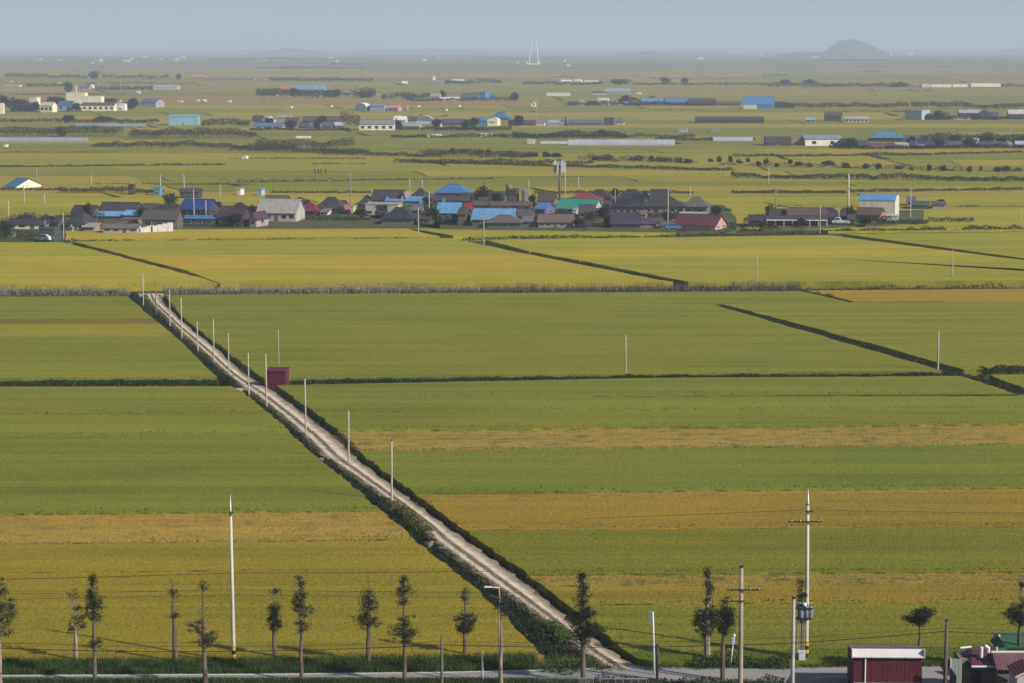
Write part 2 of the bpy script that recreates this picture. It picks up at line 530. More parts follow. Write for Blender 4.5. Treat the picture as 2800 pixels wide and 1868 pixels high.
# --- strips behind and beside the village, receding
PAL = [G, YG, Y, (0.175, 0.19, 0.04), (0.235, 0.21, 0.042), GO, (0.16, 0.185, 0.04)]
def strips(ys, seed, cuts, pal, h=0.5, slope=0.0, name="rice_field"):
    rr = random.Random(seed)
    for k, (ya, yb) in enumerate(zip(ys, ys[1:])):
        xs = [XL] + sorted(rr.sample(range(200, 2200), cuts)) + [XR]
        for xa, xb in zip(xs, xs[1:]):
            g = 0.35 if rr.random() < 0.5 else 0.05
            w = rr.uniform(-1, 1) * slope
            sk = (yb - ya) * rr.uniform(2, 5)
            field([(xa, ya + g + w), (xb - 2, ya + g), (xb - 2 + sk, yb), (xa + sk, yb + w)], rr.choice(pal), h=h * rr.uniform(0.6, 1.3), base=0.0 if ya < 560 else BED, name=name)
mute = lambda q, f: tuple(v * 1.12 * (1 - f) + f * sum(q) / 3 * 1.12 for v in q)  # blends far crops toward grey, haze put into their colour
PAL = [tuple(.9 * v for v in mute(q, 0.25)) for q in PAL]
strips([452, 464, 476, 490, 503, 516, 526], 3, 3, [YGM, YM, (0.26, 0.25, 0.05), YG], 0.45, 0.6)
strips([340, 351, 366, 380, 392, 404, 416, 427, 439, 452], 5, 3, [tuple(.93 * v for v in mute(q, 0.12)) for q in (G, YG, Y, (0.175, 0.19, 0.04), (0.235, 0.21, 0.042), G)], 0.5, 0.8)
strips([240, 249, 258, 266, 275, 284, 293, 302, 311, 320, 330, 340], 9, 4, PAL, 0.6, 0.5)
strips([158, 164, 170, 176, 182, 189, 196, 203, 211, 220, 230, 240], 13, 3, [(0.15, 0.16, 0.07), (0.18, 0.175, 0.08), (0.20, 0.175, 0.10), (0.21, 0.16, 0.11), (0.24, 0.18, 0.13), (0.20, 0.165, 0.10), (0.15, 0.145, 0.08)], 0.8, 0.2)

# --- the dirt track on its low bank
def loft(name, mat, cols, stations, attr=None):
    """cols: functions of a station giving a point"""
    m = MB()
    nc = len(cols)
    for st in stations:
        for fn in cols:
            m.v.append(tuple(fn(st)))
    for j in range(len(stations) - 1):
        for i in range(nc - 1):
            a = j * nc + i
            m.f.append([a + nc, a + nc + 1, a + 1, a])
    o = m.build(name, mat, None, True)
    if attr:
        at = o.data.attributes.new("across", 'FLOAT', 'POINT')
        at.data.foreach_set("value", [attr[i % nc] for i in range(len(m.v))])
    return tag(o, kind="structure")
ST = []
for a, b in zip(TRK, TRK[1:]):
    n = max(2, int((b[0] - a[0]) / 6))
    for q in range(n):
        ST.append([a[i] + (b[i] - a[i]) * q / n for i in range(5)])
ST.append(list(TRK[-1]))
ZT = 0.28
wob = lambda s, k: 0.25 * math.sin(s[0] * 0.21 + k * 2.1) + 0.15 * math.sin(s[0] * 0.47 + k)
def on(s, k, f, z):                            # a point part of the way from edge k to edge k+1
    return gp(s[k] + (s[k + 1] - s[k]) * f, s[0], z)
def track_material():
    m, t, b = nt("gravel track")
    at = N(t, "ShaderNodeAttribute", attribute_name="across")
    ad = N(t, "ShaderNodeMath", operation='ADD')
    wn_ = noise(t, pos(t), 0.35, 4.0, 0.7)
    mr = N(t, "ShaderNodeMapRange"); t.links.new(wn_, mr.inputs[0]); mr.inputs[3].default_value = -0.10; mr.inputs[4].default_value = 0.10
    t.links.new(at.outputs["Fac"], ad.inputs[0]); t.links.new(mr.outputs[0], ad.inputs[1])
    gr = ramp(t, ad.outputs[0], [(0.0, (1, 1, 1)), (0.16, (0.75, 0.75, 0.75)), (0.24, (0.0, 0.0, 0.0)), (0.33, (0, 0, 0)), (0.40, (0.95, 0.95, 0.95)), (0.50, (0.8, 0.8, 0.8)), (0.57, (0, 0, 0)), (0.74, (0, 0, 0)), (0.84, (0.6, 0.6, 0.6)), (1.0, (0.9, 0.9, 0.9))])
    n1 = noise(t, pos(t), 6.0, 6.0, 0.75)
    n2 = noise(t, pos(t), 0.5, 3.0, 0.6)
    stone = mixc(t, ramp(t, n1, [(0.3, (0, 0, 0)), (0.7, (1, 1, 1))]), (0.48, 0.385, 0.29), (0.80, 0.67, 0.53))
    stone = mixc(t, ramp(t, n2, [(0.45, (0, 0, 0)), (0.7, (0.6, 0.6, 0.6))]), stone, (0.24, 0.185, 0.14))
    dry = mixc(t, ramp(t, n1, [(0.3, (0, 0, 0)), (0.7, (1, 1, 1))]), (0.13, 0.105, 0.065), (0.25, 0.20, 0.135))
    c = mixc(t, gr, stone, dry)
    t.links.new(c, b.inputs["Base Color"])
    b.inputs["Roughness"].default_value = 0.95
    b.inputs["Specular IOR Level"].default_value = 0.1
    bump(t, b, n1, 0.6, 0.08)
    return m
AC = [0, 0.12, 0.25, 0.38, 0.5, 0.62, 0.75, 0.88, 1.0]
AZ = [0.0, 0.03, -0.05, 0.02, 0.09, 0.02, -0.05, 0.03, 0.0]
tr = loft("dirt_track", track_material(), [(lambda s, f=f, z=z: on(s, 2, f, ZT + z) + Vector((wob(s, f) if f in (0, 1) else 0, 0, 0))) for f, z in zip(AC, AZ)], ST, AC)
tag(tr, "pale gravel farm track with wheel ruts running up between the fields")
bankm = m_plain("earth bank", (0.105, 0.088, 0.055), 0.95, 0.4, 1.5, 0.1)
loft("track_bank", bankm, [lambda s: on(s, 1, -0.06, BED - 0.05), lambda s: on(s, 1, 0.25, BED - 0.1), lambda s: on(s, 1, 0.55, BED + 0.1), lambda s: on(s, 1, 0.9, 0.02), lambda s: on(s, 2, 0.03, ZT - 0.07), lambda s: on(s, 2, 0.97, ZT - 0.07), lambda s: on(s, 3, 0.25, 0.1), lambda s: on(s, 3, 0.7, -0.6), lambda s: on(s, 3, 1.06, BED - 0.05)], ST)
# culvert slabs carrying the crossings
for (x, y, w, d, rz) in ((545, 889, 5.0, 2.0, 8), (345, 672, 5.2, 2.2, 4), (746, 1046, 1.3, 1.1, 10), (994, 1238, 1.4, 1.2, 14)):
    p = gp(x, y, 0)
    o = MB().box(-w / 2, w / 2, -d / 2, d / 2, -0.35, 0.16 if w < 2 else 0.24).build("culvert_slab", m_plain("old concrete", (0.40, 0.345, 0.29), 0.9, 0.25, 1.2, 0.2, 0, 0.3), None, False, (p.x, p.y, 0))
    o.rotation_euler[2] = R(rz)
    tag(o, kind="structure")
p = gv(505, 893, 0)

# --- the asphalt road along the foot of the picture
def asphalt():
    m, t, b = nt("worn asphalt")
    n1 = noise(t, pos(t), 8.0, 6.0, 0.75); n2 = noise(t, pos(t, (0.15, 0.5, 1)), 1.0, 4.0, 0.6)
    c = mixc(t, ramp(t, n1, [(0.3, (0, 0, 0)), (0.7, (1, 1, 1))]), (0.19, 0.18, 0.18), (0.29, 0.275, 0.27))
    c = mixc(t, ramp(t, n2, [(0.4, (0, 0, 0)), (0.7, (0.5, 0.5, 0.5))]), c, (0.36, 0.335, 0.32))
    t.links.new(c, b.inputs["Base Color"]); b.inputs["Roughness"].default_value = 0.9
    bump(t, b, n1, 0.3, 0.02)
    return m
ZR = 0.30
road = [(XL, 1550), (0, 1548), (600, 1545), (1000, 1541), (1350, 1533), (1480, 1528), (1560, 1530), (1900, 1530), (XR, 1527)]
m = MB()
top = [gv(x, y, ZR) for x, y in road]
bot = [gv(x, 1568 if x > 0 else 1570, ZR) for x, y in road]
for i in range(len(road) - 1):
    m.poly([bot[i], bot[i + 1], top[i + 1], top[i]])
    m.poly([top[i], top[i + 1], Vector((top[i + 1].x, top[i + 1].y, BED)), Vector((top[i].x, top[i].y, BED))])
tag(m.build("road", asphalt()), "grey asphalt lane along the foot of the fields", kind="structure")
m = MB()
vg0 = [gv(x, y, ZR) + Vector((0, 0.02, -0.02)) for x, y in road[:5]]
for a, b in zip(vg0, vg0[1:]):
    m.poly([a, b, b + Vector((0, 3.4, -.15)), a + Vector((0, 3.4, -.15))])
tag(m.build("verge", m_plain("trodden earth", (0.085, 0.085, 0.045), 0.95, 0.4, 1.0, 0.1)), kind="structure")
# mouth of the track where it meets the lane
m = MB()
a, b_, c_, d_ = gv(1392, 1530, ZT), gv(1478, 1530, ZT), gv(1600, 1533, ZT + 0.024), gv(1330, 1537, ZT + 0.024)
m.poly([d_, c_, b_, a])
tag(m.build("track_mouth", asphalt()), kind="structure")
# pale edge line
m = MB()
for i in range(len(road) - 1):
    if road[i][0] < 1350:
        p0, p1 = top[i], top[i + 1]
        m.poly([p0 + Vector((0, -0.42, .004)), p1 + Vector((0, -0.42, .004)), p1 + Vector((0, -0.27, .004)), p0 + Vector((0, -0.27, .004))])
tag(m.build("edge_line", m_plain("road paint", (0.72, 0.71, 0.68), 0.7, 0.12, 3.0)), kind="structure")
# land on the camera's side of the lane
m = MB()
nb = [gv(x, 1566, ZR) for x, _ in road]
for i in range(len(road) - 1):
    m.poly([Vector((nb[i].x, 60, 0.0)), Vector((nb[i + 1].x, 60, 0.0)), Vector((nb[i + 1].x, nb[i + 1].y, ZR - 0.02)), Vector((nb[i].x, nb[i].y, ZR - 0.02))])
tag(m.build("verge", m_plain("trodden earth", (0.085, 0.085, 0.045), 0.95, 0.4, 1.0, 0.1)), kind="structure")

# --- far hills
def hill(name, x0, xp, x1, yb, yt, D, label, power=1.6, rough=0.12):
    """a real mound at distance D; pixel columns give its foot and summit"""
    cx, h = (xp - 1400) / FPX * D, HC + (HORIZON - yt) / FPX * D
    lw, rw = (xp - x0) / FPX * D, (x1 - xp) / FPX * D
    m = MB(); nx, ny = 60, 24
    dep = 0.8 * (lw + rw)
    for j in range(ny + 1):
        for i in range(nx + 1):
            u = -1 + 2 * i / nx; w = -1 + 2 * j / ny
            r = min(1, math.hypot(u, w))
            z = h * (0.5 + 0.5 * math.cos(math.pi * r)) ** (1 / power) if r < 1 else 0
            z *= 1 + rough * (0.5 * math.sin(7 * u + 3 * w + xp) + 0.3 * math.sin(17 * u - 5 * w) + 0.25 * math.sin(31 * u + xp))
            m.v.append((cx + (u * lw if u < 0 else u * rw), D + w * dep, z - 2))
    for j in range(ny):
        for i in range(nx):
            a = j * (nx + 1) + i
            m.f.append([a, a + 1, a + nx + 2, a + nx + 1])
    return tag(m.build(name, m_plain("wooded slope", (0.045, 0.06, 0.04), 0.95, 0.35, 0.02, 0.1), None, True), label, kind="structure")
hill("hill", 2230, 2311, 2440, 137, 106, 11000, "lone rounded hill rising on the hazy horizon", 1.3, 0.04)
hill("hill", 2680, 2900, 3100, 135, 123, 15000, "low ridge at the right end of the horizon", 1.6)
hill("hill", 2080, 2210, 2400, 145, 141, 9500, "low wooded rise in front of the lone hill", 1.1, 0.3)
hill("hill", 700, 800, 900, 142, 131, 13000, "low wooded rise above the left horizon", 1.4, 0.25)
hill("hill", 420, 700, 1100, 130, 84, 30000, "broad faint mountain far behind the left horizon", 1.8, 0.05)
hill("hill", 1660, 1760, 1880, 145, 141, 10500, "low wooded swell right of the bridge pylons", 1.0, 0.3)
hill("hill", 900, 1150, 1450, 142, 133, 16000, "long low ridge left of the bridge pylons", 1.3, 0.15)

# ================================================================== vegetation
DK, MG, OL, BG = (0.022, 0.040, 0.016), (0.040, 0.068, 0.020), (0.085, 0.090, 0.030), (0.075, 0.125, 0.030)
def line_points(pts, n):
    """n random places along a polyline of ground points, with the direction across it"""
    P = np.array([(p.x, p.y) for p in pts])
    seg = np.linalg.norm(np.diff(P, axis=0), axis=1)
    cum = np.r_[0, seg.cumsum()]
    s = rng.uniform(0, cum[-1], n)
    i = np.clip(np.searchsorted(cum, s) - 1, 0, len(seg) - 1)
    f = (s - cum[i]) / seg[i]
    q = P[i] + (P[i + 1] - P[i]) * f[:, None]
    d = (P[i + 1] - P[i]) / seg[i][:, None]
    return q, np.c_[-d[:, 1], d[:, 0]], s
def plen(pts):
    return sum((Vector(a) - Vector(b)).length for a, b in zip(pts, pts[1:]))
def greenery(name, pts, width, h, c, per_m=14, leaf=0.3, z0=0.0, label=None, cat=None, kind="stuff", blades=0.0, bc=None, uneven=0.5, view=True):
    """a bank of leaves (and upright blades) along a ground line; pts in overview pixels or Vectors"""
    P = [p if isinstance(p, Vector) else gp(p[0], p[1], z0) for p in pts]
    n = int(plen(P) * per_m)
    q, nr, s = line_points(P, n)
    env = np.ones(n)
    for per_, am in ((1.3, .55), (3.1, .5), (9.0, .45)):
        kn = rng.normal(size=int(s.max() / (per_ * h) if n else 0) + 4)
        env += uneven * am * np.interp(s / (per_ * h), np.arange(len(kn)), kn)
    env = np.clip(env, 0.15, 1.9)
    u = rng.uniform(-1, 1, n)
    hh = h * env * np.sqrt(np.clip(1 - 0.75 * u * u, 0.05, 1)) * rng.uniform(0.25, 1.0, n) ** 0.6
    c3 = np.c_[q + nr * (u * width / 2)[:, None], z0 + hh]
    v = leaf_verts(c3, leaf * rng.uniform(0.6, 1.4, n))
    me = np_mesh(name, v, 4)
    me.materials.append(m_leaf(c))
    o = link(name, me)
    tag(o, label, cat, kind=kind)
    if blades:
        nb_ = int(plen(P) * blades)
        q, nr, s = line_points(P, nb_)
        b3 = np.c_[q + nr * (rng.uniform(-1, 1, nb_) * width / 2)[:, None], np.full(nb_, z0)]
        me = np_mesh("blades", blade_verts(b3, h * 1.25, leaf * 0.35, 0.25), 3)
        me.materials.append(m_leaf(bc or c))
        tag(link("blades", me, o), kind="stuff")
    return o
# the ditch along the left of the track and the weeds on its right shoulder
for ya, yb in ((676, 884), (896, 1040), (1052, 1232), (1246, 1536)):
    ys = list(np.linspace(ya, yb, 14))
    mid = [(edge(y, 1) + (edge(y, 2) - edge(y, 1)) * 0.40, y) for y in ys]
    wd = (edge(yb, 2) - edge(yb, 1)) * 1.19 * mpp(gv(500, (ya + yb) / 2))
    greenery("ditch_weeds", mid, wd * 1.0, 1.05, (0.013, 0.025, 0.011), 130, 0.26, BED + 0.25, "dark weeds filling the ditch along the farm track", kind="stuff", blades=36, bc=(0.026, 0.045, 0.016))
    shl = [(edge(y, 2) + 1, y) for y in ys]
    greenery("shoulder_grass", shl, 0.9, 0.26, (0.065, 0.065, 0.026), 30, 0.15, 0.16, "dry grass on the shoulder of the farm track", kind="stuff", blades=34, bc=(0.14, 0.12, 0.055), uneven=0.9)
    cen = [(edge(y, 2) + (edge(y, 3) - edge(y, 2)) * 0.45, y) for y in ys]
    greenery("rut_grass", cen, 0.35, 0.10, (0.13, 0.11, 0.055), 10, 0.12, 0.33, "dry grass between the wheel ruts of the farm track", kind="stuff", blades=16, bc=(0.20, 0.165, 0.09), uneven=0.9)
    rgt = [(edge(y, 3) + (edge(y, 4) - edge(y, 3)) * 0.45, y) for y in ys]
    greenery("bank_weeds", rgt, 0.9, 0.34, (0.055, 0.055, 0.026), 30, 0.17, -0.2, "straggling weeds on the bank right of the track", kind="stuff", blades=26, bc=(0.15, 0.13, 0.06), uneven=0.9)
    crp = [(edge(y, 4) - 2, y) for y in ys]
    greenery("bank_weeds", crp, 0.5, 0.42, (0.08, 0.09, 0.026), 9, 0.18, 0.2, "weeds at the crop edge right of the track", kind="stuff", blades=10, bc=(0.13, 0.13, 0.05), uneven=1.2)
greenery("bank_scrub", [(893, 1150), (935, 1185), (982, 1216)], 1.5, 0.9, (0.10, 0.115, 0.035), 220, 0.2, -0.2, "pale olive scrub on the bank beside the track", "scrub", blades=80, bc=(0.17, 0.17, 0.06))
greenery("bank_scrub", [(1265, 1425), (1300, 1465)], 1.3, 0.8, (0.09, 0.13, 0.03), 200, 0.18, 0.0, "bright green tuft on the verge beside the track", "scrub", blades=90, bc=BG)
greenery("bank_scrub", [(1330, 1512), (1362, 1520), (1392, 1530)], 1.6, 0.75, (0.055, 0.10, 0.024), 260, 0.2, -0.1, "green bushes in the fork of the track and the lane", "bushes", blades=120, bc=BG)
greenery("bank_scrub", [(1205, 1508), (1250, 1528), (1330, 1540)], 2.4, 0.9, MG, 170, 0.2, -0.35, "weeds at the field corner where the ditch meets the lane", "weeds", blades=90, bc=BG)
greenery("bank_scrub", [(1270, 1500), (1340, 1530)], 1.8, 0.8, MG, 200, 0.2, -0.3, "weeds at the lower end of the ditch", "weeds", blades=80, bc=BG)
for k, (y0, yr) in enumerate(((912, 905), (944, 938), (987, 972), (1036, 1022), (1131, 1118), (1216, 1208), (1317, 1310), (1388, 1380))):
    x0 = edge(y0, 4) + 6
    greenery("bund_weeds", [(x0, y0 + .5), (1500, y0 + (yr - y0) * (1500 - x0) / (2350 - x0) + .5), (2450, yr + .3)], 0.7, 0.42, ((0.07, 0.085, 0.025), (0.10, 0.09, 0.035))[k % 2], 5 + 3 * (k > 3), 0.2, 0.45, "straggling weeds on the low bank between two fields", "weeds", blades=7, bc=(0.12, 0.12, 0.045), uneven=0.9)
for k, (y0, yl) in enumerate(((949, 953), (996, 1001), (1170, 1184), (1238, 1254))):
    x0 = edge(y0, 1) - 6
    greenery("bund_weeds", [(-60, yl + .5), (x0, y0 + .5)], 0.7, 0.42, ((0.07, 0.085, 0.025), (0.10, 0.09, 0.035))[k % 2], 6, 0.2, 0.45, "straggling weeds on the low bank between two left fields", "weeds", blades=8, bc=(0.12, 0.12, 0.045), uneven=0.9)
# reeds on the bank below the village fields
REED = (0.24, 0.235, 0.20)
for a, b in (((XL, 671), (296, 670)), ((374, 669), (1100, 667)), ((1100, 667), (1835, 662))):
    greenery("reeds", [a, b], 1.8, 0.75, (0.030, 0.036, 0.022), 30, 0.3, BED + 0.1, "silvery reeds lining the ditch across the plain", "reeds", blades=30, bc=REED, uneven=0.2)
    rc = 1.0 if b[0] < 1200 else 0.55
    greenery("reed_tops", [(a[0], a[1] - 4), (b[0], b[1] - 4)], 1.5, 1.45, tuple(v * rc * k for v, k in zip(REED, (.9, 1.0, .85))), 36, 0.26, BED + 0.5, "pale reed plumes above the ditch", "reeds", blades=70, bc=tuple(v * rc for v in (0.26, 0.265, 0.22)), uneven=0.6)
greenery("reeds", [(1835, 662), (XR, 655)], 2.2, 1.5, (0.034, 0.042, 0.022), 44, 0.32, BED + 0.1, "dark weeds on the ditch right of the reeds", "weeds", blades=30, bc=(0.11, 0.11, 0.06))
# ditches across the plain
greenery("ditch_weeds", [(XL, 882), (500, 877)], 2.6, 1.0, DK, 190, 0.3, -0.15, "dark weeds in the straight ditch left of the track", "weeds", blades=40, bc=(0.06, 0.066, 0.03), uneven=0.14)
greenery("ditch_weeds", [(665, 877), (1500, 867), (2195, 860)], 2.4, 0.95, (0.022, 0.040, 0.017), 170, 0.3, -0.15, "dark weeds in the long ditch right of the maroon hut", "weeds", blades=40, bc=(0.05, 0.06, 0.026), uneven=0.14)
greenery("ditch_weeds", [(1640, 700), (1850, 754), (2200, 856), (2352, 905), (2460, 945)], 1.5, 0.7, (0.030, 0.036, 0.020), 60, 0.25, -0.25, "dark weeds in the slanting ditch of the right fields", "weeds", blades=10)
greenery("ditch_weeds", [(1860, 670), (1950, 691)], 1.3, 1.2, (0.026, 0.05, 0.018), 60, 0.3, BED + 0.3, "bushy weeds at the corner of the golden field", "weeds", blades=10)
greenery("hedge", [(2252, 855), (2330, 850), (XR, 846)], 2.2, 1.1, (0.022, 0.042, 0.016), 170, 0.28, -0.2, "rounded green hedge at the right edge beside the ditch fork", "hedge", kind="thing")
greenery("ditch_weeds", [(155, 560), (320, 604), (490, 652)], 1.4, 0.75, (0.026, 0.042, 0.022), 36, 0.3, BED + 0.1, "dark weeds in the slanting ditch below the left hamlet", "weeds")
greenery("bush", [(330, 604), (368, 611)], 1.6, 1.7, (0.034, 0.05, 0.022), 120, 0.3, BED + 0.3, "low spreading bush on the ditch below the left hamlet", "bush", kind="thing")
greenery("ditch_weeds", [(925, 527), (1040, 547), (1210, 580), (1400, 614), (1570, 648)], 1.6, 0.85, (0.026, 0.038, 0.022), 36, 0.3, BED + 0.2, "dark weeds in the slanting ditch below the village", "weeds")
greenery("ditch_weeds", [(1915, 540), (2100, 562), (2350, 595), (XR, 650)], 1.0, 0.7, (0.026, 0.038, 0.022), 30, 0.3, BED + 0.2, "dark weeds in the thin slanting ditch right of the village", "weeds")
greenery("ditch_weeds", [(150, 551), (1010, 546)], 2.2, 1.3, (0.022, 0.036, 0.022), 40, 0.4, BED + 0.1, "dark band of weeds along the ditch in front of the left hamlet", "weeds", uneven=0.2)
greenery("ditch_weeds", [(1060, 545), (1560, 538), (1900, 534)], 2.2, 1.4, (0.024, 0.038, 0.022), 40, 0.4, BED + 0.1, "dark band of weeds along the ditch in front of the village", "weeds", uneven=0.25)
greenery("hedge", [(1895, 531), (XR, 522)], 2.0, 1.3, (0.028, 0.052, 0.022), 50, 0.4, 0.0, "green hedge along the ditch right of the big barn", "hedge", kind="thing")
# verge grass by the lane
for dy_, hh in ((0.35, .5), (1.2, .75), (2.1, .85)):
    greenery("verge_grass", [gv(x, y, ZR) + Vector((0, dy_, 0)) for x, y in ((-90, 1548.5), (0, 1548), (600, 1545), (1000, 1541), (1230, 1536))], 1.0, hh, (0.030, 0.056, 0.015), 70, 0.14, 0.2, "tall green grass along the far side of the lane", "grass", blades=210, bc=(0.055, 0.095, 0.022), uneven=0.15)
greenery("verge_grass", [(1500, 1524), (1840, 1524), (1980, 1522), (2120, 1520), (XR, 1518)], 1.2, 0.5, (0.04, 0.07, 0.018), 70, 0.18, 0.0, "green weeds along the lane right of the track", "weeds", blades=120, bc=(0.075, 0.115, 0.024))
greenery("roadside_bushes", [(1590, 1527), (1690, 1522), (1810, 1527)], 1.6, 1.0, (0.035, 0.06, 0.018), 130, 0.2, 0.0, "dark bushes on the verge below the pair of round trees", "bushes", blades=60)
nearv = lambda x, Yd, z=0.0: Vector((((x * 1.19149) - 1400) / FPX * (Yd * _c + (HC - z) * _s), Yd, z))
for k, (yd, hh) in enumerate(((169.95, .24), (169.3, .42), (168.6, .6))):
    greenery("bank_grass", [nearv(-80, yd, .28), nearv(600, yd, .28), nearv(1330, yd, .28)], 0.9, hh, (0.030, 0.052, 0.016), 70, 0.14, 0.2, "dark grass on the bank below the lane", "grass", blades=170, bc=(0.058, 0.088, 0.026), uneven=0.15)
greenery("bank_bushes", [nearv(1335, 169.0, .2), nearv(1800, 168.9, .2)], 1.0, 0.62, (0.034, 0.056, 0.018), 110, 0.18, 0.0, "low bushes and weeds below the lane near the track", "bushes", blades=60, bc=BG)

# ------------------------------------------------------------------ trees
def crown_points(blobs, rnd):
    """leaf centres in clumps spread through ellipsoids; also clump centres for the limbs"""
    C, K = [], []
    for (cx, cy, cz, rx, rz, dens) in blobs:
        nk = max(9, int(62 * dens * max(rx, 0.45) * max(rz, 0.45)))
        d = rng.normal(size=(nk, 3)); d /= np.linalg.norm(d, axis=1)[:, None]
        r = rng.uniform(0.2, 1.0, (nk, 1)) ** 0.6 * rng.uniform(0.75, 1.25, (nk, 1))
        k = np.array([cx, cy, cz]) + d * r * np.array([rx, rx * 0.9, rz])
        K += list(k)
        for q in k:
            n = int(rng.integers(14, 46))
            C.append(q + rng.normal(size=(n, 3)) * np.array([0.15, 0.15, 0.10]) * rng.uniform(0.6, 1.4))
    return np.concatenate(C), K
def tree(x, yt, yb, blobs, label, leafc=(0.030, 0.048, 0.016), tr=0.16, pale=False, lean=0.0, leaf=0.11, Yd=None, z=0.0, trunk_top=None, name="roadside_tree", group="trees along the lane", bare=0, two=False):
    """x, yt, yb and the blobs (dx, y, half width, half height, density) in overview pixels"""
    p = gv(x, yb, z) if Yd is None else nearv(x, Yd, z)
    s = mpp(p) * 1.19149
    base_y = yb if Yd is None else 122 / 1.19149 + HC / s
    if Yd is not None:
        q = p; base_v = (934 + FPX * ((HC - z) * _c - Yd * _s) / (Yd * _c + (HC - z) * _s)) / 1.19149
    else:
        base_v = yb
    H = (base_v - yt) * s
    root = empty(name, p)
    rnd = random.Random(int(x * 7 + yt))
    tt = (base_v - trunk_top) * s if trunk_top else H * 0.97
    pts = [(0, 0, -0.15)] + [(lean * f * tt + rnd.uniform(-.05, .05), rnd.uniform(-.05, .05), tt * f) for f in (0.12, 0.3, 0.45, 0.6, 0.75, 0.88, 1.0)]
    ra = [tr * 1.25] + [tr * k for k in (1.0, 0.92, 0.8, 0.5, 0.3, 0.2, 0.1)]
    m = MB(); m.tube(pts, ra, 9)
    def axis(zz):
        f = max(0, min(1, zz / tt)); return Vector((lean * f * tt, 0, zz))
    B = [(dx * s + lean * (base_v - y) * s, 0, (base_v - y) * s, hw * s * 1.12, hh * s * 1.08, de) for dx, y, hw, hh, de in blobs]
    C, K = crown_points(B, rnd)
    for k in K[::2]:
        k = Vector(k); a = axis(max(0.35 * H, min(tt * 0.98, k.z - rnd.uniform(0.1, 0.6))))
        mid = a.lerp(k, 0.5) + Vector((0, 0, rnd.uniform(-.12, .05)))
        m.tube([a, mid, k], [tr * 0.22, tr * 0.14, 0.012], 4, False)
    for i in range(bare):
        zz = rnd.uniform(0.5, 0.98) * H; a = axis(min(zz, tt))
        an = rnd.uniform(0, 6.28); L = rnd.uniform(0.3, 0.9)
        k = a + Vector((math.cos(an) * L, math.sin(an) * L, rnd.uniform(0.0, 0.5) * L))
        m.tube([a, a.lerp(k, .5) + Vector((0, 0, -.04)), k], [0.022, 0.016, 0.008], 4, False)
    m.build("trunk", BARK_P() if pale else BARK(), root)
    me = np_mesh("crown", leaf_verts(C, leaf * rng.uniform(0.6, 1.35, len(C))), 4)
    me.materials.append(m_leaf(tuple(v * .8 for v in leafc)))
    link("crown", me, root)
    return tag(root, label, "tree", group)
tree(2, 1318, 0, [(8, 1345, 10, 22, 1.0), (16, 1395, 22, 35, 1.1), (14, 1440, 14, 18, .7)], "narrow leafy tree cut by the left edge of the picture", Yd=168, pale=True, bare=10, leafc=(0.04, 0.062, 0.018))
tree(176, 1348, 1532, [(-2, 1362, 11, 12, .5), (10, 1425, 15, 16, 1.0), (-10, 1440, 8, 10, .5), (6, 1392, 8, 12, .4)], "thick pale trunked tree with ragged top, beside a dark narrow tree", tr=0.20, pale=True, bare=16, trunk_top=1385, lean=0.0)
tree(219, 1312, 0, [(-1, 1328, 6, 14, 1.3), (0, 1358, 14, 18, 1.3), (2, 1385, 21, 20, 1.3), (0, 1410, 16, 14, 1.0), (2, 1470, 12, 12, 1.4)], "dark spire shaped tree with a second small tuft lower on its trunk", Yd=169, tr=0.17, bare=8, leafc=(0.020, 0.036, 0.014))
tree(405, 1318, 1537, [(0, 1350, 9, 10, .7), (0, 1410, 10, 8, 1.1)], "nearly bare tree with a reddish tuft halfway up its trunk", tr=0.22, bare=26, lean=-0.035, leafc=(0.055, 0.035, 0.025))
tree(470, 1318, 0, [(-14, 1432, 20, 14, .9), (16, 1458, 16, 16, .9), (-2, 1470, 14, 16, 1.0), (2, 1340, 8, 10, .4)], "thin grey tree with a bare leader and sparse lower foliage", Yd=168, tr=0.19, bare=22, leafc=(0.055, 0.060, 0.030))
tree(629, 1350, 1524, [(2, 1395, 12, 18, 1.6), (0, 1425, 18, 18, 1.7), (6, 1352, 8, 4, .6)], "small round headed tree left of the tall sparse one", tr=0.17, leafc=(0.022, 0.042, 0.015))
tree(692, 1312, 0, [(0, 1332, 10, 16, 1.1), (0, 1362, 17, 16, 1.0), (3, 1395, 20, 20, 1.0), (2, 1432, 17, 14, .9), (-8, 1380, 10, 10, .9)], "tall sparse tree with ragged open crown right of a small one", Yd=169.5, tr=0.16, bare=12, leafc=(0.036, 0.052, 0.018))
tree(846, 1305, 1537, [(2, 1365, 14, 16, 1.1), (3, 1390, 18, 16, 1.3), (-12, 1420, 17, 16, 1.4), (10, 1422, 15, 14, 1.0)], "tree with two leafy tiers and a forked bare tip", tr=0.19, bare=8, leafc=(0.026, 0.046, 0.014), trunk_top=1330)
tree(928, 1315, 0, [(0, 1325, 8, 8, 1.0), (3, 1352, 23, 18, .9), (0, 1378, 13, 10, .8), (2, 1415, 17, 14, .7), (-8, 1445, 28, 16, 1.1), (14, 1448, 20, 12, .9), (2, 1468, 12, 9, 1.0)], "twiggy tree of two tiers with a wide funnel shaped lower crown", Yd=169, tr=0.17, bare=20, leafc=(0.036, 0.050, 0.022))
tree(1067, 1335, 1518, [(0, 1360, 6, 22, .7), (2, 1425, 24, 22, 1.5), (0, 1445, 14, 10, 1.3)], "lollipop tree with round head and thin bare leader beside the ditch", tr=0.17, bare=10, leafc=(0.026, 0.044, 0.016))
tree(1151, 1352, 0, [(0, 1375, 20, 18, .9), (8, 1400, 16, 12, .8)], "slender tree behind the lamp arm, its crown against the dark ditch", Yd=168, tr=0.16, bare=12, leafc=(0.026, 0.036, 0.018), lean=-0.01, pale=True)
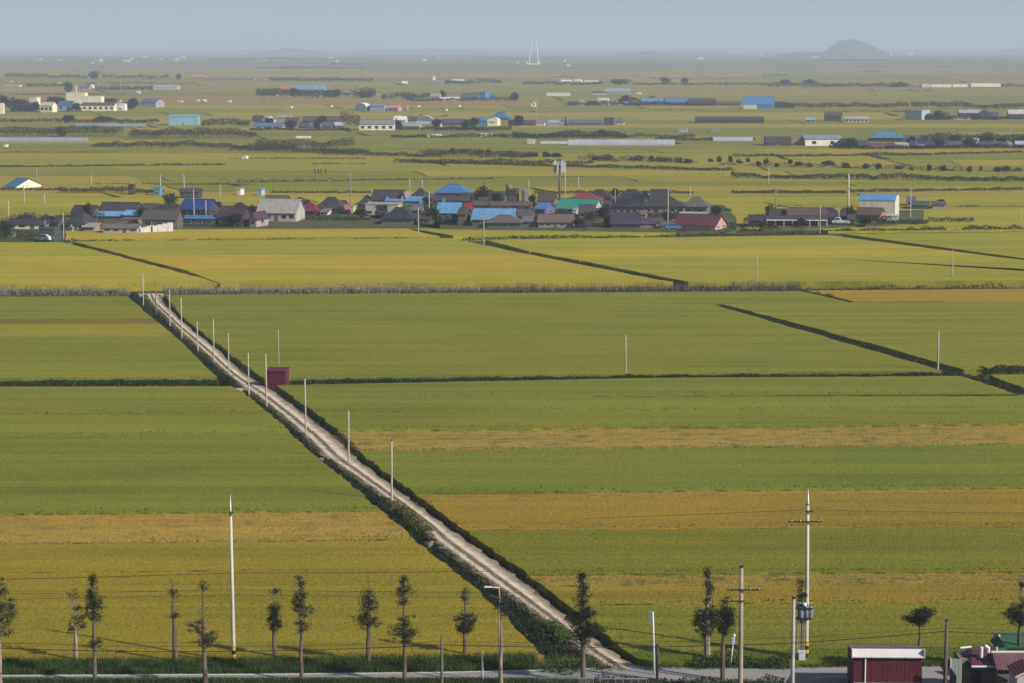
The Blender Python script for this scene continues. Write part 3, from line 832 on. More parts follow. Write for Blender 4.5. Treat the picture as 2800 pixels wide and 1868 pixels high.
tree(1338, 1305, 0, [(-4, 1320, 6, 14, 1.4), (-2, 1345, 13, 14, 1.4), (-2, 1368, 16, 12, 1.3), (4, 1400, 20, 18, 1.5), (-20, 1415, 22, 14, 1.2), (24, 1440, 24, 16, 1.4), (0, 1450, 22, 22, 1.5), (-14, 1440, 16, 14, 1.0)], "dark conifer with a heavy drooping lower crown over the track", Yd=169, tr=0.21, bare=10, leafc=(0.016, 0.028, 0.013))
tree(1622, 1290, 1526, [(-1, 1312, 5, 16, .9), (3, 1345, 9, 22, 1.0), (0, 1375, 9, 10, .7), (-14, 1420, 20, 26, 1.7), (8, 1415, 16, 26, 1.7), (0, 1450, 14, 14, 1.5)], "tree with fat round crown under a tall leafy spire", tr=0.28, pale=True, bare=6, leafc=(0.022, 0.040, 0.014))
tree(1659, 1365, 0, [(4, 1382, 8, 14, .9), (2, 1415, 22, 26, 1.7), (12, 1412, 16, 20, 1.3), (0, 1442, 14, 12, 1.4)], "round crowned tree touching the spired one, trunk in front of the lane", Yd=170, tr=0.20, leafc=(0.022, 0.038, 0.014))
tree(1838, 1318, 1528, [(-4, 1335, 8, 12, .7), (-2, 1362, 9, 14, 1.1), (-2, 1385, 9, 16, 1.0)], "small dark tree half hidden by the tall transformer pole", tr=0.17, bare=8, leafc=(0.020, 0.034, 0.013))
tree(2108, 1387, 0, [(-26, 1418, 16, 9, 1.3), (-6, 1410, 20, 14, 1.5), (14, 1405, 18, 17, 1.6), (4, 1422, 18, 9, 1.3)], "flat topped tree behind the maroon shed", Yd=171, tr=0.18, leafc=(0.018, 0.032, 0.013))
tree(2337, 1322, 0, [(-14, 1408, 24, 20, 1.3), (4, 1408, 18, 26, 1.4), (0, 1335, 6, 8, .9), (2, 1375, 8, 14, .5)], "tree with round crown and bird nest like tuft at its tip, by the green roof", Yd=171, tr=0.17, bare=16, leafc=(0.020, 0.036, 0.014))

# ------------------------------------------------------------------ poles and wires
def at_depth(x, y, Yd):
    px, py = x * 1.19149, y * 1.19149
    dx, dy = (px - 1400) / FPX, -(py - 934) / FPX
    t = Yd / (_c + dy * _s)
    return Vector((dx * t, Yd, HC + (dy * _c - _s) * t))
def pole(x, yt, yb, label, r=0.14, mat=None, Yd=None, z=0.0, arms=(), name="utility_pole", cat="pole", group=None, band=False, tip=0.0, cap=False):
    p = gv(x, yb, z) if Yd is None else nearv(x, Yd, z)
    top = at_depth(x, yt, p.y)
    H = top.z - z
    root = empty(name, p)
    mat = mat or CONC()
    lean = random.uniform(-0.008, 0.008) * H
    hs = H * (1 - tip)
    MB().tube([(0, 0, -0.4), (0, 0, 0), (lean * .5, 0, hs * .5), (lean, 0, hs)], [r, r, r * .85, r * .68], 12).build("shaft", mat, root, True)
    if tip:
        MB().tube([(lean, 0, hs), (lean, 0, hs + .15), (lean, 0, hs + .3), (lean, 0, H)], [r * .9, r * .95, r * .5, r * .22], 10).build("lightning_rod", GALV(), root, True)
    if cap:
        MB().lathe([(r * .9, hs - .06), (r * .95, hs), (r * .5, hs + .07), (0.01, hs + .1)], 10, lean, 0).build("pole_cap", STEEL(), root)
    for (ya, xl, xr, drops) in arms:
        za = at_depth(x, ya, p.y).z - z
        s = mpp(p) * 1.19149
        a = MB().box(xl * s, xr * s, -r - .10, -r - .02, za - .05, za + .05).build("crossarm", STEEL(), root)
        for dxx in drops:
            MB().lathe([(0.03, za + .05), (0.075, za + .07), (0.05, za + .12), (0.085, za + .16), (0.05, za + .21), (0.07, za + .26), (0.02, za + .30)], 8, dxx * s, -r - .06).build("insulator", m_plain("porcelain", (0.10, 0.085, 0.075), 0.3, 0.1, 3.0, 0.5), a)
    if band:
        for k in range(5):
            z0 = 0.35 + k * 0.32
            rr = r * 1.03
            MB().lathe([(rr, z0), (rr, z0 + .32)], 12).build("warning_stripe", m_plain("warning yellow", (0.62, 0.36, 0.03), 0.6, 0.15, 4.0) if k % 2 == 0 else m_plain("warning black", (0.02, 0.02, 0.02), 0.6, 0.1, 4.0), root)
    return tag(root, label, cat, group)
A = pole(537, 1135, 1537, "tall white concrete pole with yellow and black base band among the left trees", 0.165, m_plain("pale concrete", (0.52, 0.485, 0.45), 0.8, 0.1, 1.2, 0.2, 0, 0.2), band=True, tip=0.12, arms=[(1176, -4, 6, (4,))])
Bp = pole(1850, 1122, 1526, "tallest pale pole at the lane, with a bracket arm and pointed rod", 0.185, m_plain("pale concrete", (0.52, 0.485, 0.46), 0.8, 0.1, 1.2, 0.2, 0, 0.2), tip=0.09, arms=[(1196, -48, 28, (-40, -20, 22)), (1172, -9, 9, ())], band=True)
pole(1699, 1300, 0, "brown concrete pole with offset insulator arms, in front of the lane", 0.20, m_plain("brown concrete", (0.36, 0.29, 0.23), 0.85, 0.2, 1.5, 0.2, 0, 0.35), Yd=166, arms=[(1352, -34, 42, (-30, 18, 38)), (1378, -34, 4, (-30,))], cap=True)
pole(1818, 1372, 0, "grey pole in front of the transformer pole", 0.17, m_plain("grey concrete", (0.42, 0.40, 0.37), 0.85, 0.2, 1.5, 0.2, 0, 0.3), Yd=166.5, cap=True)
pole(2168, 1423, 0, "dark wooden pole between the maroon shed and the roofs", 0.17, m_plain("old wood", (0.13, 0.105, 0.085), 0.95, 0.3, 2.0, 0.1, 0, 0.3), Yd=166, cap=True)
pole(1014, 1457, 0, "short dark pole carrying the low cable among the left trees", 0.13, m_plain("old wood", (0.15, 0.115, 0.09), 0.95, 0.3, 2.0, 0.1, 0, 0.3), Yd=166)
pole(1107, 1495, 0, "white steel post at the foot of the lane", 0.09, m_plain("white paint", (0.72, 0.74, 0.76), 0.5, 0.06, 2.0), Yd=169, name="post", cat="post")
pole(1508, 1478, 0, "dark thin post below the sign at the track mouth", 0.12, STEEL(), Yd=170, name="post", cat="post")
# transformer platform slung between the two poles
p = gv(1850, 1526, 0); s = mpp(p) * 1.19149
zf = lambda y: at_depth(1850, y, p.y).z
pl = empty("transformer_platform", (p.x, p.y - 0.35, 0))
MB().box(-30 * s, 8 * s, -.35, .3, zf(1418), zf(1415)).build("deck", STEEL(), pl)
MB().box(-32 * s, 10 * s, -.4, -.32, zf(1393), zf(1390)).build("rail", STEEL(), pl)
for dx in (-15, -3, 6):
    m = MB(); zz = zf(1414); hh = zf(1388) - zz
    m.lathe([(.20, zz), (.22, zz + hh * .1), (.22, zz + hh * .85), (.16, zz + hh), (.05, zz + hh + .05)], 12, dx * s, -.1)
    d = m.build("transformer_drum", m_plain("grey enamel", (0.20, 0.21, 0.22), 0.5, 0.2, 2.0), pl, True)
    for q in (-.08, .08):
        MB().lathe([(.03, zz + hh), (.05, zz + hh + .08), (.03, zz + hh + .16), (.05, zz + hh + .22), (.015, zz + hh + .28)], 8, dx * s + q, -.1).build("bushing", m_plain("porcelain", (0.10, 0.085, 0.075), 0.3, 0.1, 3.0, 0.5), d)
MB().lathe([(0.0, zf(1388)), (.16, zf(1386)), (.19, zf(1383)), (.14, zf(1380)), (0.02, zf(1379))], 12, -8 * s, -.25).build("white_cover", m_plain("white plastic", (0.8, 0.8, 0.8), 0.5, 0.05), pl)
for dx, c, y1 in ((-22, (0.35, 0.33, 0.22), 1378), (-17, (0.42, 0.36, 0.10), 1400), (-12, (0.25, 0.25, 0.24), 1420), (-7, (0.40, 0.30, 0.10), 1405)):
    MB().tube([(dx * s, -.05, 0), (dx * s, -.05, zf(y1))], .045, 7).build("cable_conduit", m_plain("conduit", c, 0.6, 0.3, 2.0, 0.3, 0, 0.4), pl)
tag(pl, "transformers and conduits on a steel platform beside the tallest pole", "transformers")
cb = empty("meter_cabinet", (p.x - 14 * s, p.y - 0.9, 0))
MB().box(-.28, .28, -.2, .2, .25, 1.35).build("body", m_plain("grey enamel", (0.5, 0.52, 0.55), 0.5, 0.1, 2.0, 0.3, 0, 0.2), cb)
MB().box(-.32, .32, -.24, .24, 1.35, 1.42).build("lid", m_plain("grey enamel", (0.55, 0.57, 0.6), 0.5, 0.1), cb)
MB().box(-.24, .24, -.22, -.203, .32, 1.28).build("door", m_plain("grey enamel", (0.55, 0.57, 0.6), 0.5, 0.1), cb)
MB().box(-.2, .2, -.15, .15, 0, .25).build("plinth", CONC_D(), cb)
tag(cb, "pale grey meter cabinet at the foot of the transformer pole", "cabinet")

def wire(pts, label, r=0.016, sag=0.4, group="overhead wires"):
    m = MB()
    P = []
    for a, b in zip(pts, pts[1:]):
        L = (b - a).length
        for k in range(16):
            f = k / 16
            P.append(a.lerp(b, f) + Vector((0, 0, -sag * (L / 40.0) ** 2 * 4 * f * (1 - f))))
    P.append(pts[-1])
    m.tube(P, r, 5)
    return tag(m.build("overhead_wire", m_plain("black cable", (0.02, 0.02, 0.02), 0.6, 0.1)), label, "wire", group)
ya = gv(537, 1537).y
wire([at_depth(-500, 1337, ya), at_depth(537, 1315, ya), at_depth(1130, 1311, ya)][:3], "upper of the thin wires crossing the golden left field", 0.022, .15)
wire([at_depth(-500, 1366, ya), at_depth(537, 1353, ya), at_depth(1200, 1360, ya)], "middle thin wire crossing the golden left field", 0.014, .15)
wire([at_depth(-500, 1379, ya), at_depth(537, 1365, ya), at_depth(1200, 1372, ya)], "lowest of the three thin wires crossing the golden left field", 0.012, .15)
wire([at_depth(-560, 1452, 166), at_depth(1014, 1480, 166), at_depth(1818, 1476, 166.4), at_depth(2168, 1449, 166), at_depth(2800, 1464, 166)], "thick low cable strung in front of the trees along the lane", 0.033, .55)
wire([at_depth(-560, 1440, 166), at_depth(1014, 1472, 166), at_depth(1699, 1468, 166), at_depth(2168, 1441, 166), at_depth(2800, 1455, 166)], "thin wire just above the thick low cable", 0.014, .5)
wire([at_depth(1340, 1190, 178.5), at_depth(1850, 1170, gv(1850, 1526).y), at_depth(2800, 1180, 178.5)], "thin wire from the top of the tallest pole", 0.015, .12)

# lamp arm, signs
p = nearv(1146, 169, 0)
lm = empty("street_lamp", p)
zt = at_depth(1146, 1349, 169).z; s = mpp(p) * 1.19149
MB().tube([(0, 0, -.3), (0, 0, zt * .6), (0, 0, zt + .35)], [.075, .06, .045], 9).build("post", m_plain("lamp steel", (0.30, 0.26, 0.22), 0.6, 0.2, 2.0), lm, True)
MB().tube([(0, 0, zt), (-.5, 0, zt + .04), (-26 * s, 0, zt + .06)], [.04, .035, .03], 7).build("arm", m_plain("white paint", (0.72, 0.74, 0.76), 0.5, 0.06, 2.0), lm, True)
MB().box(-34 * s, -16 * s, -.10, .10, zt + .02, zt + .11).build("lamp_head", m_plain("white paint", (0.72, 0.74, 0.76), 0.5, 0.06, 2.0), lm)
tag(lm, "thin street lamp with a short white arm over the ditch", "street lamp")
p = gv(1502, 1548, ZR); s = mpp(p) * 1.19149
sg = empty("road_sign", p)
H = at_depth(1495, 1404, p.y).z - ZR
MB().tube([(0, 0, -.3), (-.08, 0, H * .5), (-5 * s, 0, H)], [.075, .07, .065], 9).build("post", m_plain("white paint", (0.66, 0.69, 0.72), 0.5, 0.06, 2.0), sg, True)
b_ = MB().box(-14 * s, -7 * s, -.03, .03, H - 27 * s, H).build("sign_panel", m_plain("grey green plate", (0.17, 0.23, 0.21), 0.55, 0.1, 1.0), sg)
MB().box(-14.4 * s, -6.6 * s, -.04, .04, H, H + .06).build("panel_rim", GALV(), b_)
tag(sg, "narrow grey green sign panel on a white post at the track mouth", "sign")
p = gv(1675, 1531, ZR); s = mpp(p) * 1.19149
sg = empty("road_sign", p)
H = at_depth(1683, 1460, p.y).z - ZR
MB().tube([(0, 0, -.3), (9 * s, 0, H)], [.045, .04], 8).build("post", m_plain("white paint", (0.72, 0.74, 0.76), 0.5, 0.06, 2.0), sg, True)
MB().box(4 * s, 11 * s, -.05, -.02, H - 18 * s, H - 3 * s).build("sign_panel", m_plain("blue white plate", (0.42, 0.50, 0.72), 0.5, 0.2, 5.0), sg)
MB().lathe([(.05, H - 2 * s), (.12, H), (.10, H + .12), (.02, H + .18)], 10, 9 * s, 0).build("post_cap", m_plain("white paint", (0.72, 0.74, 0.76), 0.5, 0.06, 2.0), sg)
tag(sg, "small blue and white sign on a leaning white post by the round trees", "sign")

# poles down the dirt track, counted from the lane
nth = "nearest second third fourth fifth sixth seventh eighth ninth tenth eleventh twelfth".split()
for k, (x, yt, yb) in enumerate([(899, 1010, 1162), (800, 943, 1066), (702, 867, 1000), (612, 812, 938), (571, 808, 911), (525, 765, 863), (491, 730, 838), (454, 738, 810), (417, 682, 779), (390, 665, 751), (358, 648, 720), (329, 628, 703)]):
    pole(x, yt, yb, "thin concrete pole beside the farm track, %s counted from the lane" % (nth[k] if k else "first"), 0.125, m_plain("weathered brown concrete", (0.20, 0.14, 0.11), 0.9, 0.2, 1.5, 0.2, 0, 0.3) if k == 10 else m_plain("pole concrete", (0.40, 0.365, 0.315), 0.85, 0.16, 1.5, 0.2, 0, 0.3), group="poles along the farm track", cap=(k % 2 == 0))
for (x, yt, yb, lab, r) in [(640, 757, 846, "thin pole rising behind the maroon hut", .08), (1436, 768, 866, "lone pole on the ditch in the middle of the plain", .13), (2152, 760, 859, "lone pole where the slanting ditch meets the straight one", .16),
                            (1736, 584, 657, "leaning pole standing in the reeds right of centre", .13), (2185, 573, 641, "lone pole in the yellow field near the right edge", .15)]:
    pole(x, yt, yb, lab, r, m_plain("pole concrete", (0.38, 0.345, 0.29), 0.85, 0.14, 1.5, 0.2, 0, 0.25), group="poles out in the fields")
# village and far poles: crop, x, top, bottom
VP = [(5, 585, 405, 660, "white pole at the head of the slanting ditch in the left hamlet"), (5, 420, 480, 670, "pole beside the dark glass shed of the left hamlet"), (5, 72, 565, 640, "short pole among the shrubs at the left edge"),
      (5, 80, 300, 480, "pole behind the shrubs at the left edge"), (5, 222, 155, 330, "thin pole in the field above the grey gabled house"), (5, 408, 235, 345, "short pole on the path above the left hamlet"),
      (5, 338, 0, 150, "dark pole behind the blue and white gabled house"), (5, 838, 65, 165, "pole at the left end of the wire above the hamlet"), (5, 1474, 60, 255, "pole behind the bushy tree of the left hamlet"), (5, 1692, 55, 265, "pole right of the bushy tree of the left hamlet"),
      (5, 1784, 195, 535, "tall pole in front of the royal blue roof"), (5, 1895, 295, 535, "shorter pole in front of the royal blue roof"), (5, 2020, 150, 270, "thin pole above the royal blue roof"),
      (6, 190, 335, 540, "pole in front of the mauve cottage"), (6, 1040, 35, 420, "tall dark pole beside the small cream hut"), (6, 1237, 200, 320, "pole at the left end of the long charcoal roof"), (6, 1510, 260, 520, "pole in front of the navy hip roof"),
      (6, 1660, 360, 635, "pole at the end of the yellow field below the navy roof"), (6, 1758, 225, 520, "pole beside the sky blue lean-to roofs"), (6, 2260, 475, 705, "pole on the slanting ditch below the long light blue roof"),
      (6, 1580, 100, 300, "thin pole behind the ornate white gable"), (6, 1693, 105, 300, "thin pole left of the two storey blue roof"), (7, 490, 310, 510, "thin pole left of the mobile mast"), (7, 822, 250, 500, "thin pole right of the mobile mast"),
      (7, 1282, 395, 640, "dark pole in front of the navy pavilion"), (7, 1765, 395, 770, "tall white pole in front of the big brown roofed house"), (7, 945, 280, 400, "thin pole in the gold field above the red roof"), (7, 1972, 370, 470, "thin pole above the end of the brown roof"),
      (8, 710, 300, 525, "white pole in front of the porch right of the village"), (8, 1438, 165, 410, "pole at the right gable of the big barn"), (8, 355, 165, 355, "dark pole beside the small tree right of the village"), (8, 298, 0, 140, "thin pole far above the low hedge right of the village"),
      (8, 862, 340, 458, "short pole by the white pickup"), (8, 2320, 340, 425, "short post in the fields near the right edge"), (4, 1360, 1040, 1170, "dark pole in front of the navy house of the right hamlet"), (4, 1658, 985, 1060, "dark pole behind the right hamlet"), (4, 1950 + 275, 985, 1130, "thin pole at the right end of the right hamlet"),
      (1, 178, 650, 825, "pole at the left end of the far school"), (1, 730, 735, 820, "pole in front of the long cream school wing"), (1, 1113, 545, 640, "thin pole behind the school"), (3, 228, 690, 900, "thin pole in front of the distant white houses"), (3, 1780, 700, 770, "thin pole before the distant maroon hall"),
      (3, 1807, 875, 930, "left pole before the long dark shed"), (3, 1960, 875, 928, "right pole before the long dark shed"), (2, 2110, 960, 1010, "short pole below the cream arched gable"), (2, 905, 1160, 1200, "short field post below the white hall")]
for c, x, yt, yb, lab in VP:
    a, b1 = src(c, x, yt); _, b2 = src(c, x, yb)
    p0 = ground(a, b2)
    pole(a / 1.19149, b1 / 1.19149, b2 / 1.19149, lab, min(0.26, max(0.12, mpp(p0) * (1.9 if c in (5, 6, 7, 8) else 1.2))), m_plain("pole concrete", (0.38, 0.345, 0.29), 0.85, 0.14, 1.5, 0.2, 0, 0.25) if "dark" not in lab else CONC_D(), group="poles in and around the villages")
a, b1 = src(8, 938, 40); _, b2 = src(8, 938, 455)
pole(a / 1.19149, b1 / 1.19149, b2 / 1.19149, "tallest grey pole left of the big blue roofed barn", 0.30, CONC(), group="poles in and around the villages", arms=[(515 / 1.19149, -8, 3, ())], cap=True)
# mobile phone mast
a, b1 = src(7, 772, 125); _, b2 = src(7, 772, 575)
p = ground(a, b2); s = mpp(p)
H = (b2 - b1) * s
ms = empty("phone_mast", p)
MB().tube([(0, 0, 0), (0, 0, H * .94)], [.42, .26], 12).build("shaft", m_plain("mast steel", (0.10, 0.10, 0.11), 0.6, 0.2), ms, True)
for zz in (.80, .89):
    MB().lathe([(1.55, H * zz), (1.62, H * zz), (1.62, H * zz + .12), (1.55, H * zz + .12), (1.55, H * zz)], 16).build("ring_frame", GALV(), ms)
    for k in range(4):
        an = k * math.pi / 2 + .4
        MB().tube([(0, 0, H * zz + .06), (1.58 * math.cos(an), 1.58 * math.sin(an), H * zz + .06)], .05, 5).build("strut", GALV(), ms)
for k in range(9):
    an = k * 2 * math.pi / 9 + .2
    x, y = 1.75 * math.cos(an), 1.75 * math.sin(an)
    b_ = MB().box(x - .17, x + .17, y - .1, y + .1, H * (.745 if k % 3 else .72), H * (.985 if k % 2 else .955)).build("antenna_panel", m_plain("pale plastic", (0.55, 0.56, 0.58), 0.5, 0.1), ms)
tag(ms, "mobile phone mast with a basket of pale antenna panels above the teal roof", "mast")

# ================================================================== buildings
WHT, CRM, BEI, GRY, DGR, BRN, MAU, PNK = (0.78, 0.76, 0.73), (0.78, 0.69, 0.53), (0.40, 0.34, 0.28), (0.30, 0.31, 0.33), (0.085, 0.08, 0.085), (0.135, 0.09, 0.075), (0.26, 0.19, 0.19), (0.52, 0.33, 0.31)
NAV, CHA, BLU, SKB, RBL, TEA, RED, CRI, MAR, SLA, PBL = (0.028, 0.026, 0.048), (0.042, 0.038, 0.045), (0.055, 0.17, 0.42), (0.16, 0.36, 0.60), (0.022, 0.045, 0.23), (0.035, 0.27, 0.20), (0.22, 0.025, 0.035), (0.17, 0.012, 0.05), (0.115, 0.028, 0.042), (0.16, 0.17, 0.21), (0.24, 0.38, 0.47)
YARD = []
def building(c, x0, x1, yt, yb, kind, wall, roof, label, ef=0.5, d=None, rot=-14, win=0, swin=0, door=0, oh=0.35, name="house", cat="house", group=None, chimney=0, base=0.0, porch=0):
    """a building standing at the foot line yb; x0..x1 its span, yt its top, in the pixels of crop c"""
    xa, ya = src(c, x0, yt); xb, yb_ = src(c, x1, yb)
    p = ground((xa + xb) / 2, yb_, base); s = mpp(p)
    W, H = (xb - xa) * s, (yb_ - ya) * s
    d = d or max(4.0, min(9.0, W * 0.75))
    th = R(rot)
    d = min(d, 0.75 * W / max(0.05, abs(math.sin(th))))
    w = (W - 2 * oh * abs(math.cos(th)) - d * abs(math.sin(th))) / math.cos(th)
    w = max(w, 0.35 * W)
    # what is seen of the roof's far slope counts towards the height
    H = max(1.6, H - (HC - H) / p.y * d * 0.5)
    root = empty(name, (p.x, p.y + d * 0.5 * math.cos(th) + w * .5 * abs(math.sin(th)), base), th)
    wm, rm = m_wall(wall), m_roof(roof)
    he = H * ef; hw, hd = w / 2, d / 2
    B = -0.3
    if kind == 'gable':
        MB().extrude([(-hd, B), (hd, B), (hd, he), (0, H - .12), (-hd, he)], 'x', -hw, hw).build("wall", wm, root)
        sl = (H - he) / hd; e = hd + oh; ze = he - sl * oh
        rf = MB().extrude([(-e, ze), (0, H - .04), (e, ze), (e, ze + .14), (0, H + .12), (-e, ze + .14)], 'x', -hw - oh, hw + oh).build("roof", rm, root)
        MB().box(-hw - oh - .02, hw + oh + .02, -.16, .16, H + .06, H + .2).build("ridge_cap", m_roof(sc3(roof, 0.8)), rf)
    elif kind == 'end':
        MB().extrude([(-hw, B), (hw, B), (hw, he), (0, H - .12), (-hw, he)], 'y', -hd, hd).build("wall", wm, root)
        sl = (H - he) / hw; e = hw + oh; ze = he - sl * oh
        rf = MB().extrude([(-e, ze), (0, H - .04), (e, ze), (e, ze + .14), (0, H + .12), (-e, ze + .14)], 'y', -hd - oh, hd + oh).build("roof", rm, root)
        MB().box(-.16, .16, -hd - oh - .02, hd + oh + .02, H + .06, H + .2).build("ridge_cap", m_roof(sc3(roof, 0.8)), rf)
    elif kind == 'hip':
        MB().box(-hw, hw, -hd, hd, B, he).build("wall", wm, root)
        e, f = hw + oh * 1.6, hd + oh * 1.6
        r = max(hw - hd * 0.75, hw * 0.3)
        z0, z1 = he - .12, he + .1
        m = MB()
        m.v = [(-e, -f, z0), (e, -f, z0), (e, f, z0), (-e, f, z0), (-e, -f, z1), (e, -f, z1), (e, f, z1), (-e, f, z1), (-r, 0, H), (r, 0, H)]
        # the slope sags a little towards the eave, as tiled hips do
        mz = z1 + (H - z1) * 0.40
        q = 0.5
        m.v += [(-e * q - r * (1 - q), -f * q, mz), (e * q + r * (1 - q), -f * q, mz), (e * q + r * (1 - q), f * q, mz), (-e * q - r * (1 - q), f * q, mz)]
        m.f = [[3, 2, 1, 0], [0, 1, 5, 4], [1, 2, 6, 5], [2, 3, 7, 6], [3, 0, 4, 7], [4, 5, 11, 10], [5, 6, 12, 11], [6, 7, 13, 12], [7, 4, 10, 13], [10, 11, 9, 8], [11, 12, 9], [12, 13, 8, 9], [13, 10, 8]]
        rf = m.build("roof", rm, root)
        MB().tube([(-r - .1, 0, H + .02), (r + .1, 0, H + .02)], .13, 6).build("ridge_cap", m_roof(sc3(roof, 0.75)), rf)
    elif kind == 'flat':
        MB().box(-hw, hw, -hd, hd, B, H - .25).build("wall", wm, root)
        rf = MB().box(-hw - .12, hw + .12, -hd - .12, hd + .12, H - .25, H - .05).build("roof", rm, root)
        for a in ((-hw - .12, hw + .12, -hd - .12, -hd + .05), (-hw - .12, hw + .12, hd - .05, hd + .12)):
            MB().box(a[0], a[1], a[2], a[3], H - .05, H + .12).build("parapet", wm, rf)
    elif kind == 'shed':
        MB().extrude([(-hd, B), (hd, B), (hd, H - .12), (-hd, he)], 'x', -hw, hw).build("wall", wm, root)
        MB().extrude([(-hd - oh, he - .1), (hd + oh, H - .05), (hd + oh, H + .07), (-hd - oh, he + .04)], 'x', -hw - oh, hw + oh).build("roof", rm, root)
    elif kind in ('arch', 'archend'):
        ax, u = ('x', hd) if kind == 'arch' else ('y', hw)
        L = hw if kind == 'arch' else hd
        arc = [(u * math.cos(a), he + (H - he) * math.sin(a)) for a in [math.pi * k / 12 for k in range(13)]]
        MB().extrude([(-u, B), (u, B)] + arc, ax, -L, L).build("wall", wm, root)
        arc2 = [((u + .12) * math.cos(a), he + (H - he + .1) * math.sin(a)) for a in [math.pi * k / 12 for k in range(13)]]
        arc3 = [((u + .02) * math.cos(a), he + (H - he + .015) * math.sin(a)) for a in [math.pi * k / 12 for k in range(12, -1, -1)]]
        m = MB(); m.extrude(arc2 + arc3, ax, -L - .15, L + .15).build("roof", rm, root)
    def opening(nm, cx, z0, ww, hh, side=False, mat=None):
        fm = m_plain("window frame", (0.5, 0.5, 0.48) if sum(wall) < 1.2 else (0.28, 0.27, 0.26), 0.6, 0.1)
        if side:
            o = MB().box(hw, hw + .05, cx - ww / 2 - .07, cx + ww / 2 + .07, z0 - .07, z0 + hh + .07).build(nm, fm, root)
            MB().box(hw + .05, hw + .07, cx - ww / 2, cx + ww / 2, z0, z0 + hh).build("pane" if nm == "window" else "door_leaf", mat or m_glass(), o)
        else:
            o = MB().box(cx - ww / 2 - .07, cx + ww / 2 + .07, -hd - .05, -hd, z0 - .07, z0 + hh + .07).build(nm, fm, root)
            MB().box(cx - ww / 2, cx + ww / 2, -hd - .07, -hd - .05, z0, z0 + hh).build("pane" if nm == "window" else "door_leaf", mat or m_glass(), o)
    slots = win + door
    for k in range(slots):
        cx = -hw + w * (k + 0.5) / slots
        if door and k == slots // 2:
            opening("door", cx, 0.02, min(1.0, w / slots * .6), min(2.0, he * .82), mat=m_plain("door paint", (0.12, 0.10, 0.10), 0.6, 0.2))
        else:
            opening("window", cx, he * .38, min(1.9, w / slots * .6), he * .36)
    for k in range(swin):
        opening("window", -hd + d * (k + 0.5) / swin, he * .38, min(1.5, d / swin * .5), he * .36, True)
    if porch:
        MB().box(-hw, hw, -hd - 2.2, -hd - .05, he * .9, he * .9 + .12).build("porch_roof", m_roof(WHT), root)
        for k in range(porch):
            x = -hw + .1 + (w - .2) * k / (porch - 1)
            MB().box(x - .07, x + .07, -hd - 2.1, -hd - 1.96, B, he * .9).build("porch_post", m_wall(WHT), root)
    if chimney:
        MB().box(hw * .4, hw * .4 + .5, -.25, .25, H * .7, H + .6).build("chimney", m_wall(BRN), root)
    return tag(root, label, cat, group)
V = "houses of the village"
L_ = "houses of the left hamlet"
# ---- ground the village stands on
for pts in ([(XL, 512), (150, 505), (700, 480), (1010, 505), (1010, 524), (150, 527), (140, 553), (XL, 553)], [(850, 462), (1660, 470), (1690, 500), (1690, 530), (1560, 534), (1010, 526), (850, 500)], [(1760, 490), (2120, 482), (2120, 512), (1880, 522), (1745, 526)]):
    m = MB(); m.poly([gv(x, y, 0.62) for x, y in pts]); n = len(pts)
    P = [gv(x, y, 0.62) for x, y in pts]
    for i in range(n):
        a, b = P[i], P[(i + 1) % n]
        m.poly([b, a, Vector((a.x, a.y, -.9)), Vector((b.x, b.y, -.9))], True)
    tag(m.build("village_ground", m_plain("yard earth", (0.085, 0.085, 0.035), 0.95, 0.5, 0.3, 0.1)), kind="structure")
ZV = 0.62
def vb(*a, **k):
    k.setdefault('base', ZV)
    return building(*a, **k)
# ---- left hamlet
vb(5, 15, 325, 95, 182, 'gable', CRM, (0.05, 0.16, 0.30), "pale gabled house with a blue roof at the far left", ef=.12, d=14, rot=-28, group=L_)
vb(5, 105, 335, 420, 500, 'end', GRY, DGR, "grey gabled roof above the shrubs at the left edge", ef=.2, rot=0, group=L_)
vb(5, 45, 470, 470, 560, 'gable', CRM, CHA, "long low cream house under the grey gable", ef=.55, d=6, rot=-6, win=3, door=1, group=L_)
vb(5, 345, 535, 545, 672, 'flat', (0.06, 0.07, 0.08), DGR, "dark glass shed at the head of the ditch", rot=-8, win=4, d=5, name="shed", cat="shed", group=L_)
vb(5, 575, 835, 395, 575, 'hip', BEI, CHA, "large charcoal hip roofed house behind the white pole", ef=.40, win=3, door=1, d=11, rot=-10, group=L_)
vb(5, 640, 715, 515, 575, 'end', WHT, GRY, "tiny white gabled annex at the ditch head", ef=.6, rot=-20, win=1, group=L_)
vb(5, 880, 1290, 318, 430, 'gable', (0.15, 0.12, 0.11), (0.05, 0.047, 0.055), "dark grey roof above the bright blue tarpaulin roof", ef=.30, d=9, rot=-10, group=L_)
vb(5, 865, 1290, 405, 475, 'shed', (0.08, 0.10, 0.16), SKB, "bright blue lean-to roof in the left hamlet", ef=.55, d=5, rot=-4, group=L_)
vb(5, 1135, 1290, 388, 480, 'gable', (0.10, 0.22, 0.40), SKB, "small bright blue gable on the lean-to", ef=.6, d=4, rot=-6, group=L_)
vb(5, 1070, 1290, 462, 540, 'flat', (0.22, 0.16, 0.13), BRN, "brown block in front of the bright blue roof", rot=-8, win=2, d=5, group=L_)
vb(5, 930, 1290, 515, 595, 'gable', (0.40, 0.38, 0.38), (0.17, 0.145, 0.14), "low grey cottage with white trim at the edge of the yellow field", ef=.62, d=5, rot=-5, win=3, door=1, group=L_)
vb(5, 750, 905, 510, 580, 'shed', (0.32, 0.22, 0.20), (0.38, 0.33, 0.32), "small pinkish lean-to left of the low grey cottage", ef=.6, d=4, rot=-12, win=1, group=L_)
vb(5, 1290, 1660, 385, 560, 'gable', (0.12, 0.105, 0.09), (0.085, 0.075, 0.068), "long dun barn between the blue roofs", ef=.55, d=7, rot=-6, win=3, group=L_)
